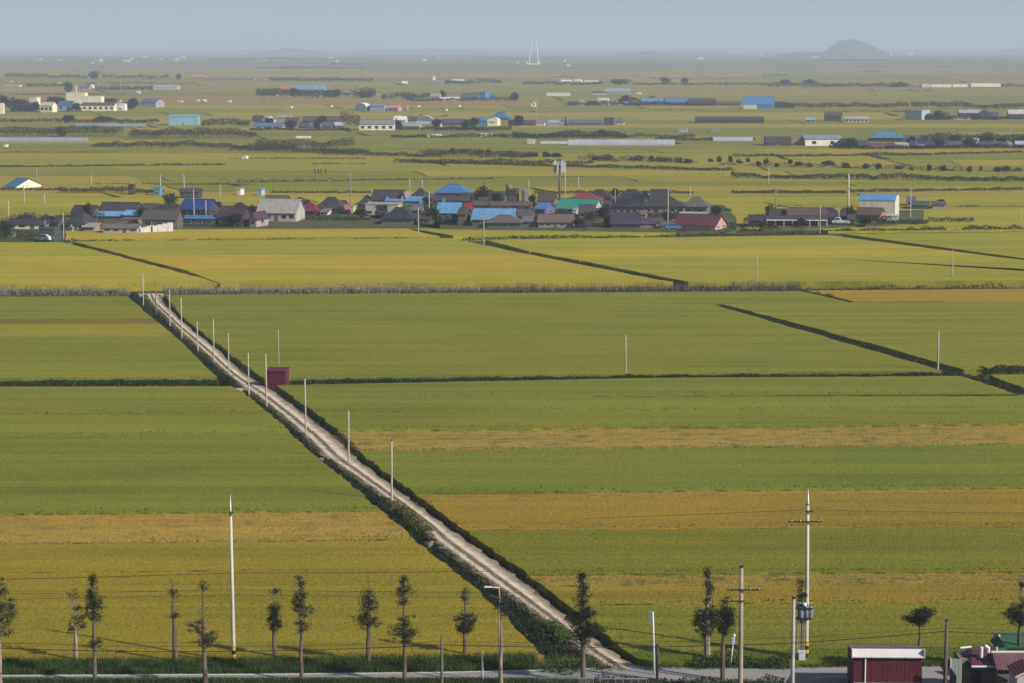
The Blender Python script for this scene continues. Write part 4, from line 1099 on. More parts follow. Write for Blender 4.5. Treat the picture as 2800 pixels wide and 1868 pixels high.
vb(5, 1635, 1985, 288, 470, 'gable', (0.05, 0.05, 0.07), RBL, "house with a royal blue roof and dark walls", ef=.52, d=9, rot=-12, win=3, group=L_)
vb(5, 1665, 2000, 440, 538, 'shed', (0.05, 0.05, 0.06), BLU, "thin blue awning roof below the royal blue one", ef=.80, d=4, rot=-6, win=3, group=L_)
vb(5, 1985, 2285, 355, 540, 'gable', (0.075, 0.045, 0.055), (0.055, 0.035, 0.045), "maroon walled house with dark roof beside the mauve cottage", ef=.5, d=8, rot=-10, win=2, group=L_)
vb(6, 95, 265, 405, 542, 'end', (0.36, 0.29, 0.28), (0.085, 0.03, 0.06), "mauve cottage with one window at the edge of the field", ef=.62, d=8, rot=-18, win=1, swin=1, group=L_)
# white walls of the left hamlet
for (xa, xb, yt, yb, lab) in ((1290, 1400, 532, 590, "white yard wall beside the low grey cottage"), (1404, 1590, 505, 585, "cream yard wall ending at the yellow field")):
    a, b1 = src(5, xa, yt); c_, b2 = src(5, xb, yb)
    p0, p1 = ground(a, b2, ZV), ground(c_, b2 - 2, ZV); hh = (b2 - b1) * mpp(p0)
    rt = empty("yard_wall", p0, math.atan2(p1.y - p0.y, p1.x - p0.x))
    Ln = (p1 - p0).length
    for k in range(4):
        MB().box(Ln * k / 4 + .02, Ln * (k + 1) / 4 - .02, -.12, .12, -.2, hh * (0.72 + 0.09 * k)).build("wall_panel", m_wall((0.60, 0.55, 0.52)), rt)
        MB().box(Ln * k / 4 - .1, Ln * k / 4 + .1, -.16, .16, -.2, hh * (0.78 + 0.09 * k)).build("pier", m_wall((0.5, 0.46, 0.44)), rt)
    tag(rt, lab, "wall")
# small things on the terrace above
vb(5, 1168, 1242, 150, 238, 'flat', (0.06, 0.03, 0.035), DGR, "dark red tower like hut beyond the left hamlet", rot=-10, win=1, d=3, name="hut", cat="hut")
vb(5, 1400, 1492, 172, 245, 'flat', (0.10, 0.24, 0.30), (0.16, 0.38, 0.5), "small turquoise box hut beyond the left hamlet", rot=-10, win=1, d=3, name="hut", cat="hut")
vb(5, 1640, 1850, 190, 272, 'gable', (0.05, 0.055, 0.06), (0.06, 0.065, 0.06), "low dark shed behind the royal blue roof", ef=.7, rot=-6, win=3, d=5, name="shed", cat="shed")
vb(5, 2165, 2242, 185, 240, 'flat', WHT, GRY, "small white box hut above the tent roofed house", rot=-16, d=3, name="hut", cat="hut")
vb(6, 165, 250, 190, 245, 'flat', (0.28, 0.42, 0.55), GRY, "pale blue box hut left of the tall dark pole", rot=-16, d=3, name="hut", cat="hut")
# ---- the village, left to right
vb(6, 160, 600, 285, 492, 'gable', (0.42, 0.385, 0.36), (0.36, 0.325, 0.30), "pale grey house with a big tent like roof", ef=.42, d=10, rot=-10, win=4, door=1, group=V)
vb(6, 525, 605, 385, 460, 'flat', (0.66, 0.60, 0.56), GRY, "white block at the corner of the tent roofed house", rot=-15, d=4, group=V)
vb(6, 540, 760, 318, 430, 'hip', (0.18, 0.04, 0.07), CRI, "crimson hip roof beside the tent roofed house", ef=.34, d=8, rot=-8, group=V)
vb(6, 690, 1005, 268, 418, 'hip', (0.09, 0.075, 0.075), (0.048, 0.042, 0.05), "charcoal hip roofed house left of the cream hut", ef=.34, d=10, rot=-8, win=2, group=V)
vb(6, 955, 1032, 335, 420, 'end', (0.50, 0.28, 0.26), (0.25, 0.1, 0.1), "narrow pink gabled house beside the cream hut", ef=.65, rot=-20, win=1, group=V)
vb(6, 1030, 1092, 345, 425, 'flat', (0.58, 0.52, 0.34), GRY, "small cream hut at the foot of the tall dark pole", rot=-12, d=3, group=V)
vb(6, 1220, 1545, 203, 325, 'gable', (0.09, 0.085, 0.10), (0.046, 0.043, 0.055), "long charcoal roof at the back of the village", ef=.30, d=10, rot=-6, win=2, group=V)
vb(6, 1160, 1505, 322, 435, 'flat', (0.45, 0.42, 0.38), (0.34, 0.31, 0.30), "flat roofed white fronted house with dark openings", rot=-6, win=4, d=6, group=V)
vb(6, 1345, 1695, 265, 335, 'shed', (0.14, 0.20, 0.32), (0.11, 0.28, 0.52), "sky blue lean-to roof behind the navy hip", ef=.5, d=5, rot=-6, group=V)
vb(6, 1497, 1592, 215, 330, 'end', (0.62, 0.56, 0.54), (0.3, 0.2, 0.2), "ornate white gable above the sky blue lean-to", ef=.55, rot=-12, win=1, d=6, group=V)
vb(6, 1308, 1655, 362, 518, 'hip', (0.15, 0.135, 0.12), NAV, "navy hip roofed house in front of the pole", ef=.36, d=10, rot=-6, win=3, door=1, group=V)
vb(6, 1800, 2155, 148, 300, 'hip', (0.10, 0.085, 0.09), BLU, "tall two storey house with a blue hip roof", ef=.50, d=9, rot=-8, win=3, group=V)
vb(6, 1780, 2155, 255, 345, 'gable', (0.075, 0.06, 0.065), (0.065, 0.052, 0.055), "dark brown range under the two storey blue roof", ef=.55, d=6, rot=-6, win=3, group=V)
vb(6, 1815, 2075, 318, 500, 'gable', (0.09, 0.085, 0.08), (0.12, 0.31, 0.52), "light blue gabled house with dark walls", ef=.52, d=10, rot=-6, win=3, group=V)
vb(6, 1865, 1922, 278, 345, 'flat', (0.20, 0.36, 0.52), SKB, "light blue stair block on the dark brown range", rot=-8, d=3, group=V)
vb(6, 2078, 2168, 322, 400, 'gable', (0.28, 0.05, 0.05), (0.33, 0.03, 0.045), "little bright red roof between the blue ones", ef=.4, rot=-12, d=4, group=V)
vb(6, 2010, 2145, 368, 525, 'gable', (0.12, 0.105, 0.085), (0.07, 0.065, 0.06), "dun barn between the two light blue roofs", ef=.7, rot=-8, d=8, group=V)
vb(7, -45, 400, 575, 735, 'gable', (0.13, 0.115, 0.11), (0.14, 0.30, 0.50), "long light blue roof above the brown hip", ef=.42, d=11, rot=-7, win=4, group=V)
vb(7, 90, 445, 632, 752, 'hip', (0.10, 0.085, 0.08), (0.13, 0.105, 0.10), "brown hip roofed cottage in front of the long light blue roof", ef=.45, d=8, rot=-4, win=3, door=1, group=V)
vb(7, 272, 412, 395, 515, 'flat', (0.055, 0.05, 0.055), DGR, "dark block house with a tank on its roof", rot=-10, win=2, d=6, group=V)
vb(7, 412, 492, 402, 515, 'flat', (0.13, 0.135, 0.13), GRY, "grey block house left of the phone mast", rot=-10, win=2, d=6, group=V)
vb(7, 125, 535, 512, 592, 'gable', (0.30, 0.19, 0.155), (0.12, 0.08, 0.07), "long low brick house with a dark roof", ef=.62, d=6, rot=-5, win=4, group=V)
vb(7, 535, 745, 518, 635, 'gable', (0.13, 0.10, 0.24), (0.12, 0.17, 0.38), "violet walled house with blue roof and white gable", ef=.55, d=8, rot=-22, win=2, swin=1, group=V)
vb(7, 825, 1195, 428, 540, 'hip', (0.20, 0.10, 0.10), (0.24, 0.035, 0.04), "wide red hip roof behind the teal roof", ef=.36, d=10, rot=-8, group=V)
vb(7, 738, 1185, 488, 622, 'gable', (0.44, 0.42, 0.40), TEA, "house with a teal green roof and white gable", ef=.36, d=8, rot=-20, win=4, swin=2, group=V)
vb(7, 565, 925, 628, 748, 'gable', (0.30, 0.26, 0.23), (0.155, 0.115, 0.105), "beige walled cottage with a plain brown roof", ef=.46, d=8, rot=-4, win=4, door=1, group=V)
vb(7, 505, 620, 640, 700, 'shed', (0.42, 0.24, 0.22), (0.45, 0.27, 0.25), "little pink lean-to at the plain brown roof", ef=.6, rot=-10, d=4, group=V)
vb(7, 1250, 1640, 400, 545, 'hip', (0.05, 0.05, 0.06), (0.04, 0.038, 0.05), "dark traditional hip roof with a white gable board", ef=.35, d=10, rot=-12, group=V)
vb(7, 1400, 1625, 455, 580, 'gable', (0.06, 0.055, 0.07), NAV, "navy roof with upswept white verge beside the pavilion", ef=.4, d=8, rot=-20, group=V)
vb(7, 1245, 1520, 485, 650, 'hip', (0.15, 0.14, 0.13), (0.026, 0.022, 0.036), "navy pavilion house with a row of tall windows", ef=.60, d=8, rot=-3, win=4, group=V)
vb(7, 1235, 1525, 618, 752, 'shed', (0.05, 0.045, 0.06), (0.048, 0.04, 0.062), "broad dark lower roof below the pavilion windows", ef=.30, d=7, rot=0, group=V)
vb(7, 1540, 1965, 462, 632, 'hip', (0.26, 0.21, 0.19), (0.048, 0.042, 0.048), "large house with a broad dark roof and brown boarded walls", ef=.50, d=12, rot=-5, win=4, door=1, group=V)
vb(7, 1890, 2195, 468, 628, 'hip', (0.15, 0.125, 0.115), (0.13, 0.11, 0.10), "grey brown hip roofed house at the right end of the village", ef=.48, d=11, rot=-10, win=2, group=V)
vb(7, 1485, 1695, 662, 745, 'gable', (0.40, 0.27, 0.27), (0.085, 0.075, 0.105), "low cottage with slate purple roof and pink wall", ef=.48, d=6, rot=-6, win=2, group=V)
vb(7, 1690, 1790, 690, 755, 'gable', (0.62, 0.56, 0.44), (0.13, 0.11, 0.13), "tiny cream fronted shed left of the maroon range", ef=.5, d=5, rot=-10, group=V)
vb(7, 1825, 2340, 635, 772, 'gable', (0.46, 0.28, 0.26), (0.12, 0.03, 0.045), "long maroon roofed range with a pink gable end", ef=.34, d=9, rot=-24, swin=2, group=V)
vb(7, 1865, 2150, 618, 668, 'flat', (0.42, 0.44, 0.46), (0.3, 0.32, 0.34), "white fenced terrace behind the maroon range", rot=-6, d=4, group=V)
# roof tank
a, b1 = src(7, 308, 350); _, b2 = src(7, 308, 515)
p = ground(a, b2, ZV); s = mpp(p); zt = (b2 - src(7, 0, 398)[1]) * s
tk = MB().lathe([(.9, zt), (1.0, zt + .2), (1.0, zt + 1.2), (.7, zt + 1.5), (.2, zt + 1.6)], 12).build("water_tank", m_plain("old yellow tank", (0.22, 0.16, 0.06), 0.7, 0.3), None, True, (p.x, p.y + 3, ZV))
tag(tk, "yellowish water tank on the roof of the dark block house", "tank")
# ---- sheds and lean-tos filling the yards
for (c, x0, x1, yt, yb, kd, wl, rf_, lab) in [
    (5, 480, 580, 440, 560, 'gable', BRN, CHA, "narrow dark shed left of the large charcoal hip"), (5, 690, 880, 470, 560, 'shed', (0.13, 0.11, 0.11), (0.10, 0.09, 0.10), "dim lean-to behind the tiny white annex"), (5, 1480, 1660, 470, 548, 'gable', (0.10, 0.085, 0.08), (0.07, 0.06, 0.06), "low dark shed at the right end of the dun barn"),
    (5, 0, 120, 545, 640, 'gable', (0.2, 0.18, 0.16), DGR, "dim shed among the shrubs at the left edge"), (5, 2240, 2351, 385, 480, 'gable', (0.3, 0.24, 0.24), (0.12, 0.09, 0.10), "small grey gable behind the mauve cottage"), (5, 1900, 2010, 330, 440, 'end', (0.36, 0.34, 0.42), (0.07, 0.07, 0.16), "small pale gable right of the royal blue roof"),
    (6, 20, 170, 355, 430, 'gable', (0.10, 0.07, 0.085), (0.06, 0.04, 0.055), "plum coloured roof left of the tent roofed house"), (6, 745, 860, 385, 432, 'shed', (0.5, 0.46, 0.40), (0.2, 0.16, 0.15), "pale porch in front of the charcoal hip"), (6, 1270, 1410, 340, 435, 'flat', (0.045, 0.045, 0.05), DGR, "dark open garage in the white fronted house"),
    (6, 1590, 1720, 330, 440, 'gable', (0.24, 0.23, 0.25), (0.13, 0.13, 0.16), "grey gable between the navy hip and the dark tree"), (6, 1655, 1800, 420, 520, 'shed', (0.07, 0.065, 0.065), (0.06, 0.055, 0.06), "dark open shed below the grey gable"), (6, 2140, 2351, 300, 385, 'gable', (0.14, 0.10, 0.09), (0.10, 0.075, 0.07), "brown roof behind the long light blue one"), (6, 1690, 1830, 240, 320, 'gable', (0.16, 0.17, 0.22), (0.09, 0.10, 0.14), "slate roof left of the two storey blue roof"),
    (7, 10, 140, 470, 580, 'gable', (0.13, 0.10, 0.10), (0.075, 0.06, 0.06), "dark shed under the brown topped tree"), (7, 420, 600, 640, 740, 'gable', (0.22, 0.18, 0.17), (0.16, 0.13, 0.13), "small dun cottage between the two brown roofs"), (7, 920, 1080, 690, 755, 'shed', (0.045, 0.04, 0.055), (0.04, 0.035, 0.05), "low dark shed right of the beige walled cottage"), (7, 880, 960, 575, 640, 'flat', (0.46, 0.44, 0.42), GRY, "white porch under the teal roof"),
    (7, 1090, 1260, 575, 660, 'gable', (0.12, 0.10, 0.10), (0.075, 0.065, 0.075), "dark cottage left of the pavilion"), (7, 1180, 1270, 500, 560, 'gable', (0.2, 0.18, 0.18), (0.07, 0.06, 0.07), "small dark gable right of the red hip"), (7, 1500, 1600, 590, 660, 'gable', (0.34, 0.2, 0.19), (0.2, 0.12, 0.13), "pinkish shed right of the pavilion"), (7, 500, 560, 455, 530, 'flat', (0.11, 0.10, 0.10), DGR, "thin dark tower house by the phone mast"),
    (8, 130, 300, 380, 460, 'gable', (0.06, 0.05, 0.06), (0.05, 0.042, 0.05), "dark shed at the left end of the porch house"), (8, 770, 870, 340, 450, 'gable', (0.07, 0.06, 0.075), (0.05, 0.045, 0.06), "dark gable between the porch house and the pickup"), (8, 930, 1020, 370, 455, 'gable', (0.06, 0.05, 0.06), (0.07, 0.055, 0.06), "small dark shed right of the tallest pole")]:
    vb(c, x0, x1, yt, yb, kd, wl, rf_, lab, ef=.55, rot=-9, win=2, d=5, name="shed", cat="shed", group="yard sheds of the village")
# ---- second row of roofs, close behind the first
DR = (0.038, 0.034, 0.042)
for (c, x0, x1, yt, yb, kd, wl, rf_, lab) in [
    (5, 120, 300, 440, 530, 'gable', (0.3, 0.27, 0.24), DR, "dark roof just behind the long low cream house"), (5, 330, 470, 425, 520, 'hip', (0.13, 0.11, 0.11), (0.06, 0.055, 0.06), "grey hip roof behind the pole of the left hamlet"), (5, 640, 900, 345, 450, 'gable', (0.10, 0.09, 0.09), DR, "long black roof behind the large charcoal hip"), (5, 1270, 1460, 330, 430, 'gable', (0.14, 0.11, 0.10), (0.075, 0.06, 0.06), "brown roof right of the dark grey one in the left hamlet"), (5, 1420, 1650, 340, 440, 'gable', (0.10, 0.09, 0.09), DR, "black roof behind the long dun barn"), (5, 2080, 2300, 320, 430, 'hip', (0.09, 0.06, 0.07), (0.05, 0.034, 0.045), "plum hip roof behind the maroon walled house"),
    (6, 230, 480, 255, 360, 'gable', (0.2, 0.18, 0.18), (0.10, 0.09, 0.09), "grey roof just behind the tent roofed house"), (6, 480, 640, 270, 360, 'hip', (0.12, 0.1, 0.1), DR, "black hip roof between the tent roof and the crimson one"), (6, 860, 1010, 300, 400, 'gable', (0.15, 0.1, 0.1), (0.07, 0.05, 0.055), "brown roof behind the narrow pink gable"), (6, 1090, 1240, 270, 370, 'hip', (0.11, 0.1, 0.11), (0.05, 0.048, 0.06), "slate hip roof right of the tall dark pole"), (6, 1390, 1520, 230, 330, 'gable', (0.12, 0.10, 0.11), (0.09, 0.05, 0.055), "reddish roof behind the sky blue lean-to"), (6, 1590, 1760, 190, 300, 'hip', (0.11, 0.1, 0.12), DR, "black hip roof left of the two storey blue one"), (6, 2040, 2200, 230, 330, 'gable', (0.12, 0.1, 0.1), (0.06, 0.05, 0.055), "dark roof right of the two storey blue one"), (6, 1700, 1850, 380, 500, 'gable', (0.10, 0.09, 0.09), (0.055, 0.05, 0.055), "dark cottage left of the light blue gabled house"),
    (7, 100, 300, 420, 530, 'gable', (0.11, 0.09, 0.09), (0.055, 0.048, 0.055), "dark roof left of the block house with the tank"), (7, 560, 760, 440, 545, 'gable', (0.18, 0.13, 0.12), (0.085, 0.06, 0.06), "brown roof behind the violet walled house"), (7, 1010, 1280, 400, 520, 'hip', (0.10, 0.08, 0.08), DR, "black hip roof right of the wide red one"), (7, 940, 1120, 540, 660, 'gable', (0.2, 0.16, 0.15), (0.08, 0.065, 0.065), "brown cottage below the white gable of the teal roof"), (7, 1600, 1800, 400, 520, 'gable', (0.12, 0.1, 0.1), (0.05, 0.045, 0.055), "dark roof behind the large boarded house"), (7, 320, 560, 580, 680, 'gable', (0.16, 0.12, 0.13), (0.10, 0.08, 0.10), "mauve roof right of the long light blue one"),
    (8, 300, 470, 330, 430, 'gable', (0.08, 0.065, 0.07), (0.06, 0.046, 0.05), "dark roof left of the brown one by the barn"), (8, 840, 1010, 320, 425, 'hip', (0.09, 0.07, 0.07), (0.065, 0.05, 0.055), "dark hip roof behind the white pickup")]:
    vb(c, x0, x1, yt, yb, kd, wl, rf_, lab, ef=.42, rot=-9, win=2, d=7, group="second row of village roofs")
# ---- right of the village
vb(8, 1030, 1410, 213, 412, 'arch', (0.62, 0.58, 0.49), (0.10, 0.30, 0.56), "big barn with rounded blue roof and bright cream gable", ef=.80, d=13, rot=-15, name="barn", cat="barn", oh=.1)
vb(8, 450, 865, 322, 440, 'gable', (0.14, 0.095, 0.07), (0.115, 0.075, 0.055), "brown roofed house behind the white porch", ef=.45, d=9, rot=-8, group="houses by the big barn")
vb(8, 620, 860, 340, 420, 'hip', (0.10, 0.085, 0.10), (0.095, 0.085, 0.10), "grey hip roof in front of the brown one", ef=.3, d=7, rot=-8, group="houses by the big barn")
vb(8, 270, 785, 385, 462, 'gable', (0.055, 0.045, 0.055), (0.06, 0.045, 0.055), "low dark house with a white posted porch", ef=.7, d=6, rot=-3, win=4, porch=8, group="houses by the big barn")
vb(8, 1000, 1272, 322, 425, 'gable', (0.38, 0.14, 0.085), (0.115, 0.068, 0.048), "brown shed with an orange brick gable before the barn", ef=.5, d=8, rot=-18, swin=2, name="shed", cat="shed", group="houses by the big barn")
vb(8, 1235, 1365, 382, 425, 'flat', (0.62, 0.58, 0.52), WHT, "low white wall block at the foot of the barn", rot=-12, d=3, name="annex", cat="annex")
vb(8, 1405, 1508, 235, 300, 'gable', (0.14, 0.18, 0.24), (0.08, 0.14, 0.22), "small dark blue shed behind the barn", ef=.5, d=6, rot=-12, name="shed", cat="shed")
vb(8, 1445, 1620, 268, 322, 'gable', (0.10, 0.09, 0.10), (0.09, 0.085, 0.095), "cluttered low sheds right of the barn", ef=.5, d=6, rot=-10, win=3, name="shed", cat="shed")
vb(8, 1610, 1745, 272, 318, 'shed', (0.40, 0.38, 0.38), (0.10, 0.085, 0.085), "low pale walled shed farthest right of the barn", ef=.6, d=5, rot=-8, name="shed", cat="shed")

# ---- far villages
F = "buildings of the far hamlets"
def fb(*a, **k):
    k.setdefault('group', F); k.setdefault('name', 'building'); k.setdefault('cat', 'building')
    return building(*a, **k)
fb(1, -15, 38, 745, 852, 'archend', CRM, CRM, "cream silo like shed cut by the left edge", ef=.8, rot=0)
fb(1, 262, 362, 692, 790, 'flat', CRM, WHT, "cream block behind the cream two storey house on the far left", rot=-14)
fb(1, 362, 508, 738, 836, 'gable', (0.78, 0.69, 0.53), (0.60, 0.5, 0.38), "cream two storey house at the far left", ef=.7, rot=-12, win=3)
fb(1, 520, 688, 728, 824, 'gable', (0.36, 0.45, 0.58), (0.06, 0.12, 0.26), "pale blue house left of the school", ef=.62, rot=-14, win=2)
fb(1, 672, 942, 685, 792, 'flat', (0.78, 0.69, 0.53), WHT, "long upper wing of the cream school", rot=-5, win=5, d=10)
fb(1, 600, 792, 652, 760, 'flat', (0.78, 0.69, 0.53), WHT, "stepped white head block of the school", rot=-5, d=10)
fb(1, 745, 1062, 742, 825, 'gable', (0.78, 0.69, 0.53), (0.12, 0.085, 0.08), "long cream school wing with brown roof", ef=.72, rot=-4, win=6, d=9)
fb(1, 1060, 1160, 752, 820, 'flat', WHT, WHT, "white block at the right end of the school", rot=-6, win=1)
fb(1, 1278, 1490, 708, 792, 'gable', (0.30, 0.30, 0.31), (0.07, 0.14, 0.30), "grey shed with a blue roof right of the school", ef=.68, rot=-20, d=14)
fb(1, 1530, 1822, 855, 958, 'gable', (0.20, 0.42, 0.52), (0.26, 0.42, 0.5), "turquoise warehouse in the far fields", ef=.88, rot=4, d=16, door=1)
fb(1, 1402, 1638, 583, 628, 'gable', (0.42, 0.43, 0.45), (0.4, 0.42, 0.45), "pale grey long shed beyond the school", ef=.7, rot=-2, d=16)
fb(1, 805, 862, 575, 612, 'gable', WHT, WHT, "white roofed house in the grove beyond the school", ef=.5, rot=-10)
fb(1, 910, 1005, 598, 630, 'gable', WHT, (0.5, 0.5, 0.52), "long white house in the grove beyond the school", ef=.5, rot=-6)
fb(1, 1758, 1900, 482, 522, 'gable', (0.4, 0.2, 0.16), (0.42, 0.20, 0.16), "pinkish roof in the hazy distance on the left", ef=.4, rot=-6)
fb(1, 1905, 2340, 518, 545, 'gable', (0.46, 0.36, 0.30), (0.14, 0.13, 0.15), "hazy row of low roofs right of the pinkish one", ef=.45, rot=-2, d=14)
fb(2, 178, 318, 588, 665, 'hip', (0.45, 0.28, 0.2), (0.50, 0.18, 0.11), "orange red roof in the far village", ef=.4, rot=-8)
fb(2, 322, 640, 583, 645, 'gable', (0.2, 0.28, 0.36), (0.17, 0.30, 0.44), "long pale blue roof behind the orange red one", ef=.4, rot=-4, d=18)
fb(2, 368, 442, 638, 695, 'gable', (0.30, 0.13, 0.10), (0.2, 0.1, 0.08), "brick house among the far trees", ef=.6, rot=-10)
fb(2, 500, 600, 638, 705, 'flat', (0.24, 0.23, 0.23), GRY, "plain grey block among the far trees", rot=-8, win=2)
fb(2, 768, 948, 628, 690, 'gable', (0.5, 0.5, 0.5), WHT, "broad white roof in the far village", ef=.45, rot=-8, d=14)
fb(2, 1075, 1155, 660, 705, 'gable', (0.5, 0.4, 0.3), (0.3, 0.25, 0.22), "beige house right of the broad white roof", ef=.6, rot=-8)
fb(2, 1200, 1275, 668, 705, 'gable', (0.6, 0.55, 0.5), (0.55, 0.5, 0.48), "low white house among the far trees", ef=.5, rot=-8)
fb(2, 1598, 1702, 655, 730, 'gable', (0.52, 0.34, 0.33), (0.36, 0.28, 0.28), "pinkish house beside a lone dark tree", ef=.62, rot=-8, win=2)
fb(2, 1702, 1872, 692, 732, 'gable', WHT, WHT, "long low white house right of the pinkish one", ef=.6, rot=-4)
fb(2, 2050, 2142, 645, 715, 'flat', (0.05, 0.2, 0.46), (0.05, 0.18, 0.42), "bright blue box building in the far village", rot=-20, d=10)
fb(2, 2140, 2212, 668, 718, 'gable', (0.07, 0.2, 0.42), (0.06, 0.17, 0.38), "low blue annex of the bright blue box", ef=.7, rot=-8)
fb(2, 905, 1042, 745, 826, 'archend', (0.16, 0.19, 0.21), WHT, "grey silo shed with white rounded roof", ef=.62, rot=-12, d=12)
fb(2, 1040, 1202, 752, 826, 'gable', (0.27, 0.32, 0.36), (0.2, 0.23, 0.26), "blue grey shed beside the white rounded roof", ef=.72, rot=-8, d=12)
fb(2, 1203, 1338, 762, 826, 'gable', (0.55, 0.25, 0.25), (0.5, 0.23, 0.24), "pink gabled house beside the blue grey shed", ef=.55, rot=-16, win=2)
fb(2, 1342, 1402, 762, 822, 'flat', (0.42, 0.28, 0.25), PNK, "tiny pink block right of the pink gable", rot=-8, win=1)
fb(2, -40, 70, 862, 930, 'gable', (0.09, 0.09, 0.11), (0.045, 0.05, 0.09), "dark navy house at the left of the far white hall", ef=.5, rot=-8)
fb(2, 62, 168, 858, 930, 'gable', (0.5, 0.48, 0.48), (0.45, 0.42, 0.42), "white gabled roof left of the far white hall", ef=.35, rot=-35, d=10)
fb(2, -30, 262, 928, 990, 'gable', (0.55, 0.55, 0.56), (0.10, 0.16, 0.30), "low white house with blue roof in the far hamlet", ef=.5, rot=-6, win=3)
fb(2, 388, 492, 925, 990, 'gable', (0.14, 0.15, 0.19), (0.08, 0.08, 0.11), "slate grey house in the far hamlet", ef=.5, rot=-8, win=2)
fb(2, 488, 580, 922, 988, 'gable', (0.5, 0.5, 0.54), (0.14, 0.16, 0.22), "small white house beside the slate grey one", ef=.5, rot=-14)
fb(2, 603, 722, 918, 990, 'gable', (0.16, 0.22, 0.26), (0.09, 0.12, 0.15), "blue grey gabled house in the far hamlet", ef=.45, rot=-14)
fb(2, 718, 820, 922, 990, 'gable', (0.12, 0.11, 0.13), (0.46, 0.48, 0.52), "pale roofed shed left of the grove by the white hall", ef=.6, rot=-6)
fb(2, 420, 680, 868, 930, 'gable', (0.09, 0.07, 0.08), (0.10, 0.075, 0.08), "dark brown roofs behind the slate grey house", ef=.4, rot=-4, d=10)
fb(2, 940, 1285, 903, 1004, 'gable', (0.82, 0.76, 0.64), (0.22, 0.26, 0.25), "large white hall with grey green roof and small windows", ef=.66, rot=-3, win=5, d=12)
fb(2, 1258, 1392, 865, 935, 'gable', (0.5, 0.48, 0.48), WHT, "white roof behind the large white hall", ef=.5, rot=-8)
fb(2, 1488, 1622, 862, 925, 'archend', (0.14, 0.15, 0.18), WHT, "white arched roof behind the far houses", ef=.4, rot=0)
fb(2, 1335, 1518, 930, 998, 'gable', (0.46, 0.47, 0.50), (0.30, 0.33, 0.38), "grey and white house right of the large white hall", ef=.62, rot=-6, win=4)
fb(2, 1455, 1635, 915, 962, 'gable', (0.46, 0.44, 0.42), (0.36, 0.38, 0.4), "low grey roofed house behind the grey and white one", ef=.5, rot=-6)
fb(2, 1690, 1930, 895, 965, 'gable', (0.15, 0.11, 0.17), (0.08, 0.07, 0.09), "dark purplish house left of the cream arched gable", ef=.55, rot=-6, win=3)
fb(2, 2025, 2130, 878, 968, 'gable', (0.09, 0.24, 0.4), (0.08, 0.22, 0.4), "blue house behind the cream arched gable", ef=.7, rot=-10)
eg = fb(2, 2118, 2248, 882, 968, 'archend', (0.82, 0.74, 0.54), CRM, "cream arched gable with a dark emblem", ef=.72, rot=-8, d=12)
ew = [c for c in eg.children if c.name.startswith("wall")][0]
ey = min(v.co.y for v in ew.data.vertices); ez = max(v.co.z for v in ew.data.vertices)
for k, pts in enumerate([[(-1.9, .50), (-1.5, .62), (-1.1, .50)], [(-.6, .50), (-.6, .62), (0, .50), (0, .62)], [(.5, .50), (.5, .62), (1.3, .60), (1.3, .52), (.5, .50)]]):
    MB().tube([(x, ey - .06, ez * z) for x, z in pts], .13, 5).build("emblem_stroke", STEEL(), eg)
fb(2, 2140, 2345, 832, 905, 'hip', (0.1, 0.16, 0.28), (0.035, 0.14, 0.34), "wide blue hip roof behind the cream arched gable", ef=.3, rot=-8, d=12)
fb(2, 358, 502, 1052, 1082, 'flat', WHT, WHT, "long white cabin in the orchard", rot=0, d=5)
fb(2, 1562, 1708, 1036, 1070, 'flat', WHT, WHT, "white cabins by the hedge left of the arched gable", rot=0, d=5)
fb(2, 2048, 2182, 1028, 1066, 'flat', WHT, WHT, "white cabin by the hedge below the arched gable", rot=0, d=5)
fb(2, 1612, 1648, 498, 575, 'end', WHT, (0.6, 0.55, 0.5), "white tower house above the hazy grove", ef=.85, rot=-10, d=8)
fb(2, 1590, 1722, 535, 578, 'gable', (0.34, 0.25, 0.28), (0.26, 0.2, 0.24), "mauve low house below the white tower house", ef=.55, rot=-4)
fb(2, 1335, 1395, 545, 578, 'gable', WHT, WHT, "small white house left of the white tower house", ef=.5, rot=-6)
fb(2, 1795, 1915, 525, 552, 'gable', WHT, (0.55, 0.56, 0.6), "long white roof right of the white tower house", ef=.4, rot=-4)
fb(2, 1988, 2075, 532, 556, 'gable', WHT, (0.6, 0.58, 0.55), "second long white roof right of the white tower house", ef=.4, rot=-4)
fb(3, 448, 560, 532, 556, 'gable', WHT, WHT, "white sheds at the left end of the hazy hedge", ef=.5, rot=-4)
fb(3, 570, 652, 528, 556, 'gable', WHT, WHT, "white gabled barn on the hazy hedge", ef=.5, rot=-14)
fb(3, 662, 800, 538, 556, 'flat', WHT, WHT, "long white wall on the hazy hedge", rot=-2)
fb(3, 312, 540, 652, 690, 'flat', (0.70, 0.66, 0.58), WHT, "long low cream building alone in the fields", rot=-2, d=8)
fb(3, 738, 868, 640, 676, 'gable', WHT, (0.07, 0.08, 0.10), "white house with dark roof in the middle distance", ef=.6, rot=-4)
fb(3, 850, 1102, 612, 658, 'gable', (0.3, 0.36, 0.4), (0.28, 0.36, 0.42), "pale blue grey greenhouse like shed", ef=.4, rot=-4, d=20)
fb(3, 510, 600, 732, 772, 'gable', (0.2, 0.2, 0.22), (0.13, 0.14, 0.16), "grey gable left of the bright white house", ef=.4, rot=-10)
fb(3, 598, 672, 718, 775, 'end', (0.75, 0.74, 0.72), (0.6, 0.6, 0.6), "bright white gabled house in the middle distance", ef=.6, rot=-6)
fb(3, 655, 818, 726, 772, 'hip', (0.12, 0.15, 0.15), (0.04, 0.085, 0.09), "dark green hip roof right of the bright white house", ef=.35, rot=-8)
fb(3, 786, 900, 698, 772, 'gable', (0.72, 0.72, 0.72), (0.5, 0.52, 0.55), "white two storey house behind the dark green hip", ef=.7, rot=-12)
